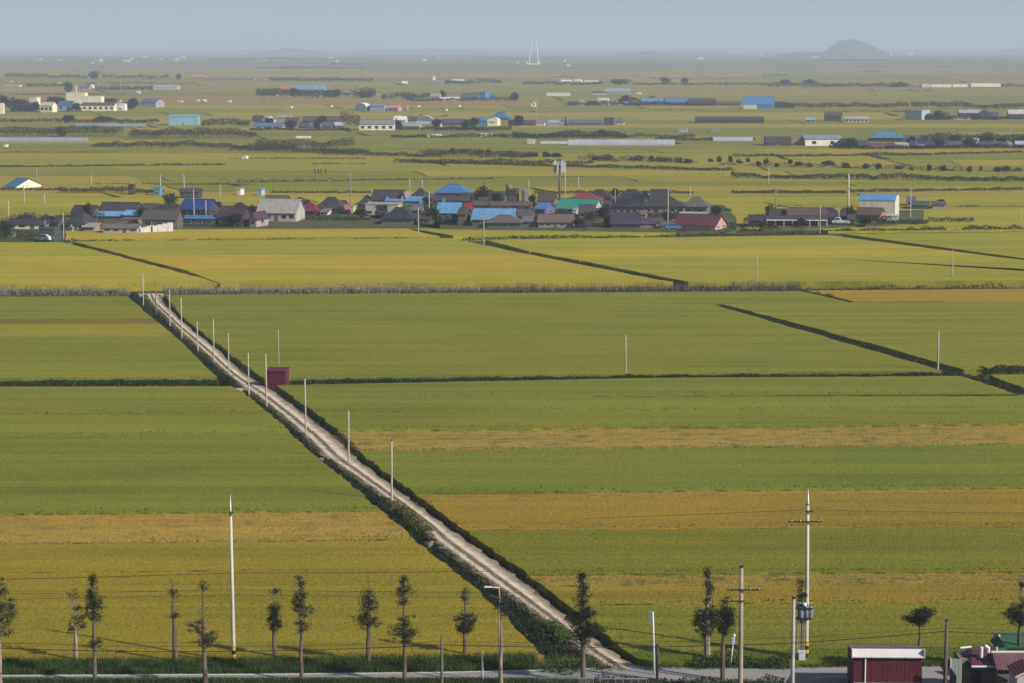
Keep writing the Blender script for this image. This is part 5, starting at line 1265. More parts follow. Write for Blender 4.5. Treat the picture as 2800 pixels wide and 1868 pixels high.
fb(3, 902, 972, 722, 774, 'flat', (0.42, 0.42, 0.42), GRY, "grey box house in the row of white houses", rot=-10)
fb(3, 972, 1092, 725, 774, 'gable', (0.55, 0.6, 0.66), (0.16, 0.30, 0.46), "white house with a light blue roof in the row", ef=.5, rot=-8)
fb(3, 1188, 1400, 700, 776, 'gable', (0.14, 0.17, 0.24), (0.16, 0.24, 0.36), "blue grey roofs right of the brown trees", ef=.5, rot=-5, d=10)
fb(3, 1405, 1650, 698, 776, 'gable', (0.10, 0.15, 0.24), (0.10, 0.18, 0.34), "broad deep blue roof left of the maroon hall", ef=.5, rot=-5, d=12)
fb(3, 1640, 1885, 702, 778, 'arch', (0.075, 0.05, 0.075), (0.075, 0.052, 0.08), "dark maroon hall in the middle distance", ef=.7, rot=-4, d=14)
fb(3, 2120, 2440, 688, 805, 'gable', (0.10, 0.22, 0.40), (0.06, 0.20, 0.46), "large blue roofed works with sloping eave", ef=.40, rot=-10, d=20)
fb(3, 2122, 2258, 765, 810, 'flat', (0.66, 0.58, 0.48), WHT, "cream block in front of the large blue works", rot=-6, d=6)
fb(3, 222, 312, 902, 958, 'gable', (0.62, 0.62, 0.64), (0.2, 0.2, 0.24), "white house at the left of the long grey shed", ef=.55, rot=-8)
fb(3, 325, 472, 902, 955, 'gable', (0.36, 0.42, 0.5), (0.3, 0.36, 0.44), "blue grey gabled house left of the blue tower", ef=.5, rot=-6)
fb(3, 478, 512, 878, 955, 'flat', (0.05, 0.13, 0.26), (0.05, 0.1, 0.2), "narrow blue tower left of the long grey shed", rot=-10, d=3)
fb(3, 515, 838, 905, 960, 'gable', (0.12, 0.13, 0.15), (0.13, 0.14, 0.17), "long grey shed in the middle distance", ef=.6, rot=-2, d=12)
fb(3, 838, 948, 882, 956, 'flat', (0.06, 0.06, 0.10), (0.04, 0.045, 0.09), "navy block right of the long grey shed", rot=-6, d=8)
fb(3, 944, 1042, 886, 948, 'hip', (0.5, 0.54, 0.56), (0.07, 0.17, 0.2), "teal roofed white house right of the navy block", ef=.5, rot=-8)
fb(3, 1690, 2322, 872, 934, 'gable', (0.05, 0.045, 0.07), (0.055, 0.055, 0.08), "very long dark shed in the right middle distance", ef=.6, rot=-1, d=12)
fb(3, 1522, 1628, 978, 1022, 'flat', (0.42, 0.4, 0.38), GRY, "small grey box shed alone in the fields", rot=-8, d=5)
fb(3, 1822, 1908, 976, 1022, 'flat', (0.32, 0.31, 0.3), GRY, "second grey box shed alone in the fields", rot=-8, d=5)
fb(3, 132, 220, 1082, 1130, 'flat', (0.62, 0.55, 0.44), WHT, "cream cabin at the end of the long greenhouse", rot=-4, d=5)
fb(4, 1408, 1500, 568, 608, 'archend', (0.55, 0.57, 0.6), WHT, "rounded white head of the long white shed", ef=.5, rot=0, d=14)
fb(4, 1502, 1690, 575, 608, 'flat', (0.86, 0.8, 0.68), WHT, "left section of the long white shed in the haze", rot=-2)
fb(4, 1694, 1840, 573, 606, 'flat', (0.86, 0.8, 0.68), WHT, "middle section of the long white shed in the haze", rot=-2)
fb(4, 1864, 2142, 565, 604, 'flat', (0.86, 0.8, 0.67), WHT, "right section of the long white shed in the haze", rot=-2)
fb(4, 1268, 1525, 808, 908, 'flat', (0.36, 0.40, 0.46), (0.4, 0.44, 0.5), "blue grey box hall with a dark front", rot=-30, d=16)
fb(4, 515, 702, 836, 922, 'gable', (0.10, 0.07, 0.08), (0.10, 0.06, 0.07), "maroon house left of the many windowed white one", ef=.7, rot=-12, win=2)
fb(4, 702, 938, 872, 932, 'gable', (0.58, 0.5, 0.42), (0.5, 0.45, 0.38), "many windowed white house in the right distance", ef=.75, rot=-5, win=6)
fb(4, 345, 452, 878, 930, 'gable', (0.28, 0.4, 0.48), (0.24, 0.38, 0.5), "pale blue cottage in the right distance", ef=.6, rot=-8, win=2)
fb(4, 1755, 1960, 806, 900, 'gable', (0.12, 0.09, 0.11), (0.42, 0.4, 0.42), "white roofed range among the trees at the far right", ef=.7, rot=-4)
fb(4, 2208, 2420, 806, 900, 'gable', (0.10, 0.09, 0.11), (0.55, 0.52, 0.5), "white roofed house at the right edge of the far trees", ef=.6, rot=-6)
fb(4, 1690, 1870, 870, 904, 'flat', (0.55, 0.42, 0.36), PNK, "low pinkish sheds below the white roofed range", rot=-4, d=5)
fb(4, -30, 238, 1055, 1152, 'arch', (0.07, 0.05, 0.065), (0.058, 0.048, 0.065), "dark arched warehouse in the right hamlet", ef=.45, rot=-4, d=14, door=1)
fb(4, 232, 325, 1058, 1146, 'flat', (0.40, 0.30, 0.30), MAU, "mauve block between the dark and white warehouses", rot=-6, d=8, win=1)
fb(4, 318, 685, 1040, 1150, 'gable', (0.82, 0.75, 0.62), (0.22, 0.28, 0.36), "white warehouse with blue grey roof in the right hamlet", ef=.70, rot=4, d=12, win=2)
fb(4, 600, 860, 1072, 1160, 'hip', (0.06, 0.055, 0.07), (0.032, 0.03, 0.04), "black hip roof right of the white warehouse", ef=.35, rot=-10)
fb(4, 925, 1285, 1002, 1115, 'hip', (0.05, 0.07, 0.10), (0.10, 0.22, 0.30), "big teal blue hip roof in the right hamlet", ef=.45, rot=-8, d=14, chimney=1)
fb(4, 918, 1085, 1118, 1178, 'gable', (0.55, 0.40, 0.38), (0.15, 0.06, 0.08), "low pinkish cottage below the teal blue roof", ef=.5, rot=-6, win=2)
fb(4, 1085, 1170, 1115, 1175, 'gable', (0.2, 0.09, 0.12), (0.12, 0.05, 0.07), "small maroon cottage below the teal blue roof", ef=.55, rot=-4)
fb(4, 1165, 1308, 1115, 1175, 'flat', (0.60, 0.53, 0.52), WHT, "pale rendered house with scribbled dark windows", rot=-5, win=3, d=6)
fb(4, 1306, 1555, 1095, 1170, 'gable', (0.05, 0.05, 0.11), (0.042, 0.042, 0.085), "navy roofed house in the right hamlet", ef=.5, rot=-6, win=2)
fb(4, 1378, 1458, 1128, 1174, 'flat', (0.45, 0.42, 0.52), GRY, "pale lilac block before the navy roofed house", rot=-8, win=1, d=4)
fb(4, 1240, 1480, 1045, 1105, 'gable', (0.09, 0.08, 0.11), (0.10, 0.09, 0.13), "dark purple roofs behind the navy roofed house", ef=.4, rot=-5)
fb(4, 2060, 2210, 1100, 1165, 'gable', (0.12, 0.10, 0.16), (0.08, 0.08, 0.13), "dim violet house at the right end of the right hamlet", ef=.6, rot=-6, win=2)
fb(4, 2203, 2258, 1108, 1152, 'flat', (0.58, 0.6, 0.68), WHT, "white box hut at the right end of the right hamlet", rot=-8, d=3)
fb(4, 2270, 2420, 1095, 1165, 'gable', (0.10, 0.10, 0.15), (0.40, 0.42, 0.5), "pale roofed shed cut by the right edge", ef=.6, rot=-6)
for (c, x0, x1, yt, yb, kd, wl, rf_, lab) in [
    (1, 90, 190, 745, 830, 'gable', (0.2, 0.2, 0.24), (0.09, 0.09, 0.13), "slate house among the trees at the far left"), (1, 180, 290, 770, 828, 'flat', (0.34, 0.38, 0.46), GRY, "grey blue low block left of the cream houses"), (1, 470, 560, 690, 760, 'gable', (0.08, 0.11, 0.24), (0.05, 0.07, 0.2), "deep blue roof behind the pale blue house"), (1, 940, 1110, 705, 745, 'gable', (0.42, 0.4, 0.4), (0.18, 0.18, 0.22), "grey roofed houses behind the school wing"), (1, 1120, 1230, 735, 790, 'gable', (0.13, 0.12, 0.14), (0.07, 0.07, 0.09), "dark cottage right of the school"), (1, 30, 190, 575, 600, 'gable', WHT, (0.3, 0.3, 0.34), "long pale house beyond the far left trees"), (1, 720, 830, 575, 625, 'gable', (0.3, 0.3, 0.34), (0.14, 0.14, 0.18), "slate roofed house beyond the school mast"), (1, 1010, 1110, 580, 630, 'gable', (0.25, 0.22, 0.25), (0.1, 0.09, 0.13), "dark roofed house in the purple grove"),
    (2, 90, 200, 620, 690, 'gable', (0.3, 0.28, 0.3), (0.12, 0.12, 0.15), "slate roof left of the orange red one"), (2, 600, 720, 640, 700, 'gable', (0.2, 0.18, 0.2), (0.1, 0.09, 0.11), "dark roof right of the plain grey block"), (2, 950, 1070, 645, 705, 'gable', (0.22, 0.2, 0.24), (0.1, 0.1, 0.13), "dark slate house right of the broad white roof"), (2, 1340, 1480, 665, 718, 'gable', (0.24, 0.22, 0.26), (0.11, 0.11, 0.15), "slate house in the tree row left of the pinkish one"), (2, 1880, 2050, 655, 722, 'gable', (0.16, 0.17, 0.2), (0.09, 0.1, 0.13), "long dark house left of the bright blue box"), (2, 260, 400, 880, 950, 'gable', (0.14, 0.12, 0.13), (0.08, 0.06, 0.07), "dark roof left of the slate grey house"), (2, 180, 330, 855, 900, 'gable', (0.4, 0.4, 0.42), (0.3, 0.3, 0.33), "pale roof at the back of the far hamlet"), (2, 660, 800, 870, 930, 'gable', (0.2, 0.18, 0.2), (0.09, 0.08, 0.1), "dark roof behind the pale roofed shed"), (2, 1620, 1710, 915, 975, 'gable', (0.4, 0.38, 0.36), (0.2, 0.2, 0.23), "small grey house left of the dark purplish one"), (2, 1380, 1500, 875, 920, 'gable', (0.16, 0.16, 0.2), (0.08, 0.08, 0.11), "dark roof left of the white arched one"),
    (3, -40, 80, 900, 960, 'gable', (0.2, 0.12, 0.16), (0.14, 0.06, 0.1), "plum house left of the white one at the grey shed"), (3, 90, 220, 905, 958, 'gable', (0.13, 0.09, 0.12), (0.1, 0.06, 0.08), "long maroon house left of the grey shed"), (3, 1090, 1190, 715, 775, 'gable', (0.16, 0.13, 0.15), (0.09, 0.075, 0.09), "dark house under the brown trees"), (3, 1880, 2110, 735, 778, 'gable', (0.12, 0.12, 0.15), (0.07, 0.07, 0.09), "low dark sheds left of the large blue works"), (4, 40, 250, 745, 800, 'gable', (0.12, 0.13, 0.16), (0.07, 0.08, 0.1), "low dark shed right of the large blue works"), (4, 1520, 1680, 835, 905, 'gable', (0.14, 0.11, 0.13), (0.09, 0.07, 0.09), "dark house right of the blue grey box hall"), (4, 1950, 2130, 830, 905, 'gable', (0.12, 0.11, 0.16), (0.08, 0.08, 0.12), "dark house in the far right gardens"), (4, 1480, 1640, 1080, 1160, 'gable', (0.09, 0.08, 0.12), (0.06, 0.055, 0.08), "dark roof right of the navy roofed house"), (4, 1640, 1800, 1095, 1165, 'gable', (0.2, 0.18, 0.18), (0.1, 0.09, 0.1), "grey house in the middle of the right hamlet"), (4, 1800, 1960, 1070, 1155, 'gable', (0.1, 0.09, 0.12), (0.4, 0.4, 0.44), "pale roof among the trees of the right hamlet"), (4, 1940, 2080, 1100, 1165, 'gable', (0.12, 0.1, 0.11), (0.07, 0.06, 0.07), "dark cottage before the big dark tree of the right hamlet"), (4, 840, 940, 1095, 1165, 'gable', (0.1, 0.1, 0.13), (0.07, 0.07, 0.1), "dark cottage left of the teal blue roof")]:
    fb(c, x0, x1, yt, yb, kd, wl, rf_, lab, ef=.5, rot=-8, win=2, d=7)
# specks of white farm buildings under the horizon
specks = [(1, 905, 940, 338, 366), (1, 943, 972, 285, 306), (1, 985, 1065, 293, 305), (1, 1125, 1192, 348, 366), (1, 1195, 1220, 325, 350), (1, 1590, 1632, 338, 356), (1, 1662, 1700, 312, 332), (1, 832, 862, 370, 382), (1, 1125, 1150, 1, 1)][:8] + \
         [(2, 728, 756, 348, 372), (2, 655, 718, 322, 336), (2, 1530, 1562, 338, 360), (2, 1660, 1692, 316, 326), (3, 44, 62, 364, 386), (3, 474, 496, 344, 370), (3, 500, 536, 384, 412), (3, 1704, 1762, 325, 350), (3, 2008, 2112, 258, 286), (3, 2280, 2310, 290, 316), (4, 1118, 1142, 276, 322), (4, 1280, 1352, 272, 305), (4, 1664, 1702, 264, 286), (1, 1250, 1292, 638, 662), (1, 1618, 1680, 726, 742), (1, 1790, 1836, 716, 740), (1, 1862, 1898, 712, 740), (1, 2082, 2128, 722, 744), (3, 170, 225, 735, 790), (3, 1145, 1192, 650, 672)]
for k, (c, x0, x1, yt, yb) in enumerate(specks):
    building(c, x0, x1, yt, yb, ('gable', 'flat', 'end')[k % 3], (0.74, 0.72, 0.68), (0.66, 0.65, 0.64), "tiny white farm building standing alone in the hazy fields", ef=.6, rot=-10, name="farm_building", cat="building", group="tiny white farm buildings in the haze")
rs = random.Random(41)
for band, (xa, xb, ya, yb_, n) in enumerate([(0, 700, 150, 172, 8), (650, 1150, 146, 168, 5), (1900, 2800, 142, 166, 9), (0, 900, 196, 236, 6)]):
    for k in range(n):
        x, y = rs.uniform(xa, xb), rs.uniform(ya, yb_)
        w, h = rs.uniform(6, 22), rs.uniform(3.0, 5.5)
        building('s', x, x + w, y - h, y, rs.choice(['gable', 'flat', 'end']), rs.choice([(0.74, 0.72, 0.68), (0.6, 0.58, 0.56), (0.5, 0.46, 0.42)]), rs.choice([(0.66, 0.65, 0.64), (0.3, 0.32, 0.36), (0.2, 0.3, 0.42)]), "tiny white farm building standing alone in the hazy fields", ef=.6, rot=-10, name="farm_building", cat="building", group="tiny white farm buildings in the haze")
# white bales
for k, (c, x, y) in enumerate([(2, 327, 795), (2, 696, 786), (2, 1495, 786), (2, 1868, 786), (2, 1750, 820), (1, 45, 1160), (1, 2090, 742)][:5]):
    a, b1 = src(c, x, y); p = ground(a, b1, 0.4); s = mpp(p)
    o = MB().tube([(-3.6 * s, 0, 2.6 * s), (-3.2 * s, 0, 2.6 * s), (3.2 * s, 0, 2.6 * s), (3.6 * s, 0, 2.6 * s)], [2.2 * s, 2.7 * s, 2.7 * s, 2.2 * s], 12).build("wrapped_bale", m_plain("white wrap", (0.78, 0.78, 0.78), 0.4, 0.05), None, True, p)
    tag(o, "white wrapped bale in a far yellow field, %s of five from the left" % ["first", "second", "fourth", "fifth", "third"][k] if k != 2 and k != 3 and k != 4 else "white wrapped bale in a far yellow field, %s of five from the left" % {2: "third", 3: "fifth", 4: "fourth"}[k], "bale", "white wrapped bales in the far fields")
o = building(1, 22, 72, 1128, 1162, 'flat', (0.74, 0.74, 0.72), WHT, "white box hut in the field at the left edge", rot=-10, d=3, name="hut", cat="hut")
building('m1', 1548, 1596, 163, 182, 'archend', (0.74, 0.74, 0.76), WHT, "small white rounded hut in the green field above the hoops", ef=.6, rot=-10, d=3, name="hut", cat="hut")
# greenhouses: long low polytunnels
def tunnel(c, x0, x1, yt, yb, label, tint=(0.34, 0.37, 0.42), ribs=10):
    xa, ya = src(c, x0, yt); xb, yb_ = src(c, x1, yb)
    p = ground((xa + xb) / 2, yb_, 0); s = mpp(p); W = (xb - xa) * s; h = (yb_ - ya) * s
    h = max(1.8, h - 0.5); hd = max(2.6, h * .9)
    root = empty("greenhouse", (p.x, p.y + hd, 0), R(-1.0))
    arc = [(hd * math.cos(a), h * math.sin(a) ** .8) for a in [math.pi * k / 10 for k in range(11)]]
    MB().extrude([(u, z) for u, z in arc], 'x', -W / 2, W / 2).build("plastic_cover", m_plain("greenhouse film", tint, 0.25, 0.15, 0.15, 0.5), root, False)
    for k in range(ribs):
        x = -W / 2 + W * k / (ribs - 1)
        MB().tube([(x, u * 1.015, z * 1.015) for u, z in arc], .05, 4).build("hoop", GALV(), root)
    return tag(root, label, "greenhouse", "greenhouses in the fields")
tunnel(1, 700, 1330, 928, 968, "long blue grey greenhouse left of the turquoise warehouse", (0.22, 0.26, 0.33), 14)
tunnel(1, -60, 795, 1053, 1108, "long shiny greenhouse at the left edge", (0.26, 0.29, 0.34), 16)
tunnel(3, 518, 1500, 1072, 1148, "longest pale greenhouse in the middle of the plain", (0.36, 0.37, 0.42), 18)
tunnel(3, 262, 512, 1088, 1130, "ribbed white greenhouse beside the cream cabin", (0.42, 0.43, 0.44), 9)
tunnel(3, 1848, 2215, 1050, 1108, "pale grey greenhouse left of the dark arched warehouse", (0.36, 0.37, 0.42), 9)
# bare hoop frames above the village
for k, (x0, x1) in enumerate([(1408, 1478), (1515, 1590), (1622, 1700), (1730, 1802), (1885, 1950), (1985, 2055), (2090, 2155)]):
    a, b1 = src('m1', (x0 + x1) / 2, 330); p = ground(a, b1, 0.3); s = mpp(p); w = (x1 - x0) / 2.351 * s / 2
    h = 30 / 2.351 * s
    o = MB().tube([(w * math.cos(t_), 0, h * math.sin(t_)) for t_ in [math.pi * q / 12 for q in range(13)]], .09, 5).build("greenhouse_hoop", STEEL(), None, False, p)
    o.rotation_euler[2] = R(random.uniform(-8, 8))
    tag(o, "bare dark greenhouse hoop, %s from the left of the seven above the village" % ["first", "second", "third", "fourth", "fifth", "sixth", "seventh"][k], "hoop", "bare hoops in the gold field")
for k, x in enumerate((2022, 2045, 2064, 2092)):
    a, b1 = src('m1', x, 270); p = ground(a, b1, 0.3); s = mpp(p)
    o = MB().tube([(0, 0, -.3), (.1, 0, 13 * s)], [.28, .22], 7).build("post", STEEL(), None, False, p)
    tag(o, "stout dark post, %s of the four above the hoops" % ["leftmost", "second", "third", "rightmost"][k], "post", "four stout posts in the green field")
# bridge pylons
p = ground(*src(3, 198, 392)); s = mpp(p)
bp = empty("bridge_pylon", p)
cm = m_plain("pylon concrete", (0.85, 0.74, 0.60), 0.8, 0.08, 0.05)
k_ = s / 3.3586
for x0, x1, nm in ((-40, -13, "pylon_leg"), (42, 17, "pylon_leg")):
    MB().tube([(x0 * k_, 0, 0), (x0 * k_ * .88 + x1 * k_ * .12, 0, 60 * k_), ((x0 * .35 + x1 * .65) * k_, 0, 175 * k_), (x1 * k_, 0, 247 * k_)], [6.5 * k_, 6 * k_, 5.2 * k_, 4.4 * k_], 6).build(nm, cm, bp)
MB().box(-62 * k_, 58 * k_, -8 * k_, 8 * k_, 0, 12 * k_).build("pier_base", cm, bp)
MB().box(46 * k_, 58 * k_, -6 * k_, 6 * k_, 12 * k_, 36 * k_).build("pier_head", cm, bp)
MB().box(-64 * k_, -52 * k_, -6 * k_, 6 * k_, 12 * k_, 30 * k_).build("pier_head", cm, bp)
tag(bp, "pale twin legged bridge pylon on the hazy horizon", "pylon")
# school masts
for x, y0, y1, r, lab in ((680, 448, 655, .30, "tall thin brown mast behind the school"), (702, 583, 655, .42, "short white mast on the school")):
    a, b1 = src(1, x, y0); _, b2 = src(1, x, y1 + 60)
    p = ground(a, b2); H = (b2 - b1) * mpp(p)
    rt = empty("mast", p)
    MB().tube([(0, 0, 0), (0, 0, H)], [r * 1.3, r * .8], 8).build("shaft", m_plain("mast paint", (0.30, 0.25, 0.2) if "brown" in lab else WHT, 0.7, 0.1), rt)
    MB().lathe([(r, H), (r * 1.4, H + .3), (r * .4, H + .8)], 8).build("cap", STEEL(), rt)
    tag(rt, lab, "mast")

# ---- by the lane: the maroon hut on the track
p = gv(638, 885, 0.24); s = mpp(p) * 1.19149
hut = empty("track_hut", p, R(-6))
W, H = 44 * s, 40 * s
mm = m_plain("maroon sheet", (0.105, 0.012, 0.035), 0.6, 0.15, 1.5, 0.3, 0, 0.15)
for k in range(8):
    MB().box(-W / 2 + W * k / 8 + .01, -W / 2 + W * (k + 1) / 8 - .01, -1.25, -1.22, 0, H * .9).build("wall_panel", mm, hut)
MB().box(-W / 2, W / 2, -1.22, 1.22, -1.0, H * .9).build("wall", mm, hut)
MB().extrude([(-1.4, H * .88), (1.4, H * .96), (1.4, H), (-1.4, H * .93)], 'x', -W / 2 - .15, W / 2 + .15).build("roof", m_roof((0.12, 0.016, 0.04)), hut)
tag(hut, "small maroon sheet metal hut beside the farm track", "hut")

# ---- bottom right corner: maroon shed and the roofs
def corner(x, y, z=0.0, Yd=168.0):
    return at_depth(x, y, Yd)
def span(xa, xb, Yd):
    a = ((xa - 1400) / FPX) * (Yd * _c + HC * _s); b = ((xb - 1400) / FPX) * (Yd * _c + HC * _s)
    return a, b
def zat(ysrc, Yd):
    dy = -(ysrc - 934) / FPX
    t = Yd / (_c + dy * _s)
    return HC + (dy * _c - _s) * t
Yf = 166.0
xa, xb = span(2332, 2519, Yf)
zt, zw, z1 = zat(1772, Yf), zat(1796, Yf), 0.0
sh = empty("maroon_shed", ((xa + xb) / 2, Yf, 0), R(-1.5)); hw = (xb - xa) / 2; D = 3.6
marw = m_plain("maroon boards", (0.095, 0.017, 0.03), 0.7, 0.12, 1.2, 0.2, 0, 0.2)
for k in range(16):
    MB().box(-hw + 2 * hw * k / 16 + .008, -hw + 2 * hw * (k + 1) / 16 - .008, -.03, 0, -.2, zw).build("wall_board", marw, sh)
MB().box(-hw, hw, 0, D, -.2, zw).build("wall", marw, sh)
wm_ = m_plain("white sheet", (0.62, 0.58, 0.58), 0.45, 0.06, 1.0)
zt = zat(1775, Yf + .3)
zbk = zat(1763, Yf + D)
rf = MB().extrude([(-.25, zw - .03), (-.25, zw + .05), (.3, zt + .02), (.3, zt - .06)], 'x', -hw - .12, hw + .12).build("roof_fascia", wm_, sh)
for k in range(1, 4):
    x = -hw + 2 * hw * k / 4
    MB().box(x - .015, x + .015, -.285, -.255, zw - .03, zw + .06).build("sheet_joint", GALV(), rf)
MB().extrude([(.3, zt - .06), (.3, zt + .02), (D + .1, zbk), (D + .1, zbk - .08)], 'x', -hw - .12, hw + .12).build("roof", m_roof((0.17, 0.13, 0.12)), sh)
MB().box(-hw - .16, -hw - .1, -.27, .32, zw - .05, zt + .06).build("verge_board", wm_, sh)
MB().box(hw + .1, hw + .16, -.27, .32, zw - .05, zt + .06).build("verge_board", wm_, sh)
MB().tube([(-hw * .66, -.09, -.2), (-hw * .66, -.09, zw - .05)], .06, 8).build("downpipe", m_plain("white pvc", (0.72, 0.72, 0.7), 0.4, 0.05), sh)
MB().box(-hw, hw * 1.5, -.42, -.36, zat(1866, Yf), zat(1864, Yf)).build("ledge", wm_, sh)
tag(sh, "maroon boarded shed with a white fascia at the lower right", "shed")
def prism_roof(root, name, pts, mat, th=.08):
    """a roof plane given by its corners, with thickness"""
    n = Vector(pts[1]) - Vector(pts[0]); m_ = Vector(pts[2]) - Vector(pts[0]); nn = n.cross(m_).normalized()
    if nn.z < 0: nn = -nn
    a = [Vector(p_) for p_ in pts]; b = [p_ - nn * th for p_ in a]
    m = MB(); m.poly(a); m.poly(b, True); k = len(a)
    for i in range(k):
        m.poly([a[i], b[i], b[(i + 1) % k], a[(i + 1) % k]])
    return m.build(name, mat, root)
# house with a navy and maroon hip roof
Yh = 165.0
P = lambda xs_, ys_, dy=0.0: Vector((span(xs_, xs_, Yh + dy)[0], Yh + dy, zat(ys_, Yh + dy)))
hr = empty("hip_roofed_house", (0, 0, 0))
e0, e1, e2, e3 = P(2626, 1785, 1.2), P(2655, 1822), P(2724, 1822), P(2738, 1792, 5.0)
r0, r1 = P(2650, 1768, 2.6), P(2722, 1787, 2.4)
zl = e1.z - .05
r0 = P(2652, 1769, 3.0); r1 = P(2722, 1770, 3.0)
prism_roof(hr, "roof_slope", [e1, e2, r1, r0], m_roof((0.115, 0.028, 0.042)))
prism_roof(hr, "roof_slope", [P(2625, 1786, 2.6), e1, r0], m_roof((0.022, 0.02, 0.05)))
MB().tube([e1 + Vector((-.05, -.06, -.02)), e2 + Vector((.1, -.06, -.02))], .09, 8).build("eave_gutter", wm_, hr)
MB().tube([P(2622, 1772, 2.6), P(2640, 1770, 2.8), r0], .08, 8).build("ridge_cap", wm_, hr)
MB().tube([r1, e2], .06, 8).build("hip_cap", wm_, hr)
bx0, bx1 = span(2657, 2728, Yh)
MB().box(bx0 + .2, bx1, Yh + .35, Yh + 3.4, -.2, zl - .1).build("wall", m_wall((0.16, 0.115, 0.11)), hr)
bx0, bx1 = span(2632, 2657, Yh)
MB().box(bx0, bx1 + .15, Yh + 1.2, Yh + 3.2, -.2, zl + .25).build("side_wall", m_wall((0.25, 0.17, 0.14)), hr)
bx0, bx1 = span(2662, 2684, Yh)
dr = MB().box(bx0, bx1, Yh + .28, Yh + .348, -.1, zl - .35).build("door", m_plain("violet paint", (0.035, 0.02, 0.06), 0.6, 0.15), hr)
MB().box(bx1 - .16, bx1 - .1, Yh + .24, Yh + .28, .9, 1.05).build("handle", GALV(), dr)
MB().tube([P(2680, 1800, 1.2), P(2680, 1770, 1.2), P(2690, 1766, 1.2), P(2699, 1772, 1.2), P(2699, 1784, 1.2)], .13, 10).build("vent_pipe", m_plain("white pvc", (0.72, 0.72, 0.7), 0.4, 0.05), hr)
tag(hr, "house with a navy and maroon hip roof and white gutter at the lower right", "house")
# mauve shed at the right edge
Ym = 164.0
ms_ = empty("mauve_shed", (0, 0, 0))
Pm = lambda xs_, ys_, dy=0.0: Vector((span(xs_, xs_, Ym + dy)[0], Ym + dy, zat(ys_, Ym + dy)))
a0, a1 = span(2722, 2960, Ym)
zt, ze = zat(1785, Ym + 1.5), zat(1830, Ym)
MB().box(a0 + .1, a1, Ym + .1, Ym + 3.6, -.2, ze - .1).build("wall", m_wall((0.17, 0.135, 0.13)), ms_)
prism_roof(ms_, "roof_slope", [(a0, Ym - .2, ze), (a1, Ym - .2, ze), (a1, Ym + 1.5, zt), (a0, Ym + 1.5, zt)], m_roof((0.15, 0.075, 0.085)))
prism_roof(ms_, "roof_slope", [(a0, Ym + 1.5, zt), (a1, Ym + 1.5, zt), (a1, Ym + 3.9, ze), (a0, Ym + 3.9, ze)], m_roof((0.15, 0.075, 0.085)))
MB().tube([(a0 - .1, Ym + 1.5, zt + .05), (a1, Ym + 1.5, zt + .05)], .10, 8).build("ridge_cap", wm_, ms_)
MB().extrude([(Ym + .1, ze - .12), (Ym + 1.5, zt - .1), (Ym + 3.6, ze - .12)], 'x', a0 + .1, a0 + .3).build("gable_wall", m_wall((0.17, 0.135, 0.13)), ms_)
tag(ms_, "mauve roofed shed with a white ridge at the right edge", "shed")
# green roofed house behind
Yg = 170.5
gr = empty("green_roofed_house", (0, 0, 0))
g0, g1 = span(2742, 2960, Yg)
zt, ze = zat(1744, Yg + 2), zat(1771, Yg)
MB().box(g0 + .2, g1, Yg + .3, Yg + 4.5, -.2, ze).build("wall", m_wall((0.36, 0.42, 0.26)), gr)
grm = m_roof((0.022, 0.13, 0.042))
prism_roof(gr, "roof_slope", [(g0, Yg, ze), (g1, Yg, ze), (g1, Yg + 2.2, zt), (g0 + .15, Yg + 2.2, zt)], grm)
prism_roof(gr, "roof_slope", [(g0 + .15, Yg + 2.2, zt), (g1, Yg + 2.2, zt), (g1, Yg + 4.6, ze), (g0, Yg + 4.6, ze)], grm)
MB().lathe([(.05, zt), (.1, zt + .08), (.06, zt + .2), (.01, zt + .25)], 8, g0 + .1, Yg + 2.2).build("finial", wm_, gr)
k0, k1 = span(2700, 2752, Yg - 1)
prism_roof(gr, "porch_slope", [(k0, Yg - 1.2, zat(1787, Yg - 1.2)), (k1, Yg - 1.2, zat(1787, Yg - 1.2)), (k1, Yg, zat(1768, Yg)), (k0 - .3, Yg, zat(1768, Yg))], m_roof((0.02, 0.15, 0.05)))
MB().box(k0 + .1, k1 - .05, Yg - 1.1, Yg + .28, -.2, zat(1789, Yg - 1.1)).build("porch_wall", m_wall((0.16, 0.19, 0.15)), gr)
tri = MB(); q0, q1 = span(2716, 2749, Yg - .2); tri.extrude([(q0, zat(1767, Yg - .2)), (q1, zat(1767, Yg - .2)), ((q0 + q1) / 2 + .1, zat(1752, Yg - .2))], 'y', Yg - .25, Yg + 1.5)
tri.build("dormer", m_roof((0.02, 0.02, 0.025)), gr)
tag(gr, "house with a bright green roof and pale green wall at the lower right corner", "house")
# fence panels, little roof at the corner
Yq = 164.5
fp = empty("panel_fence", (0, 0, 0))
q0, q1 = span(2598, 2628, Yq)
for k in range(3):
    MB().box(q0 + (q1 - q0) * k / 3 + .01, q0 + (q1 - q0) * (k + 1) / 3 - .01, Yq, Yq + .06, 0, zat(1802 + 3 * k * 0, Yq)).build("panel", m_plain("grey green sheet", (0.26, 0.30, 0.27), 0.6, 0.12, 1.0), fp)
MB().box(q0 - .08, q0, Yq - .05, Yq + .1, 0, zat(1799, Yq)).build("fence_post", m_plain("pale post", (0.5, 0.55, 0.48), 0.6, 0.1), fp)
MB().box(q0 - .06, q0 - .01, Yq - 2.2, Yq - .05, 0, zat(1836, Yq - 1)).build("return_panel", m_plain("violet shade sheet", (0.06, 0.055, 0.09), 0.6, 0.12), fp)
tag(fp, "grey green sheet fence left of the navy and maroon roof", "fence")
Yc = 160.0
cr = empty("corner_hut", (0, 0, 0))
q0, q1 = span(2772, 2860, Yc); zr, ze = zat(1826, Yc + .5), zat(1852, Yc)
xm = (q0 + q1) / 2
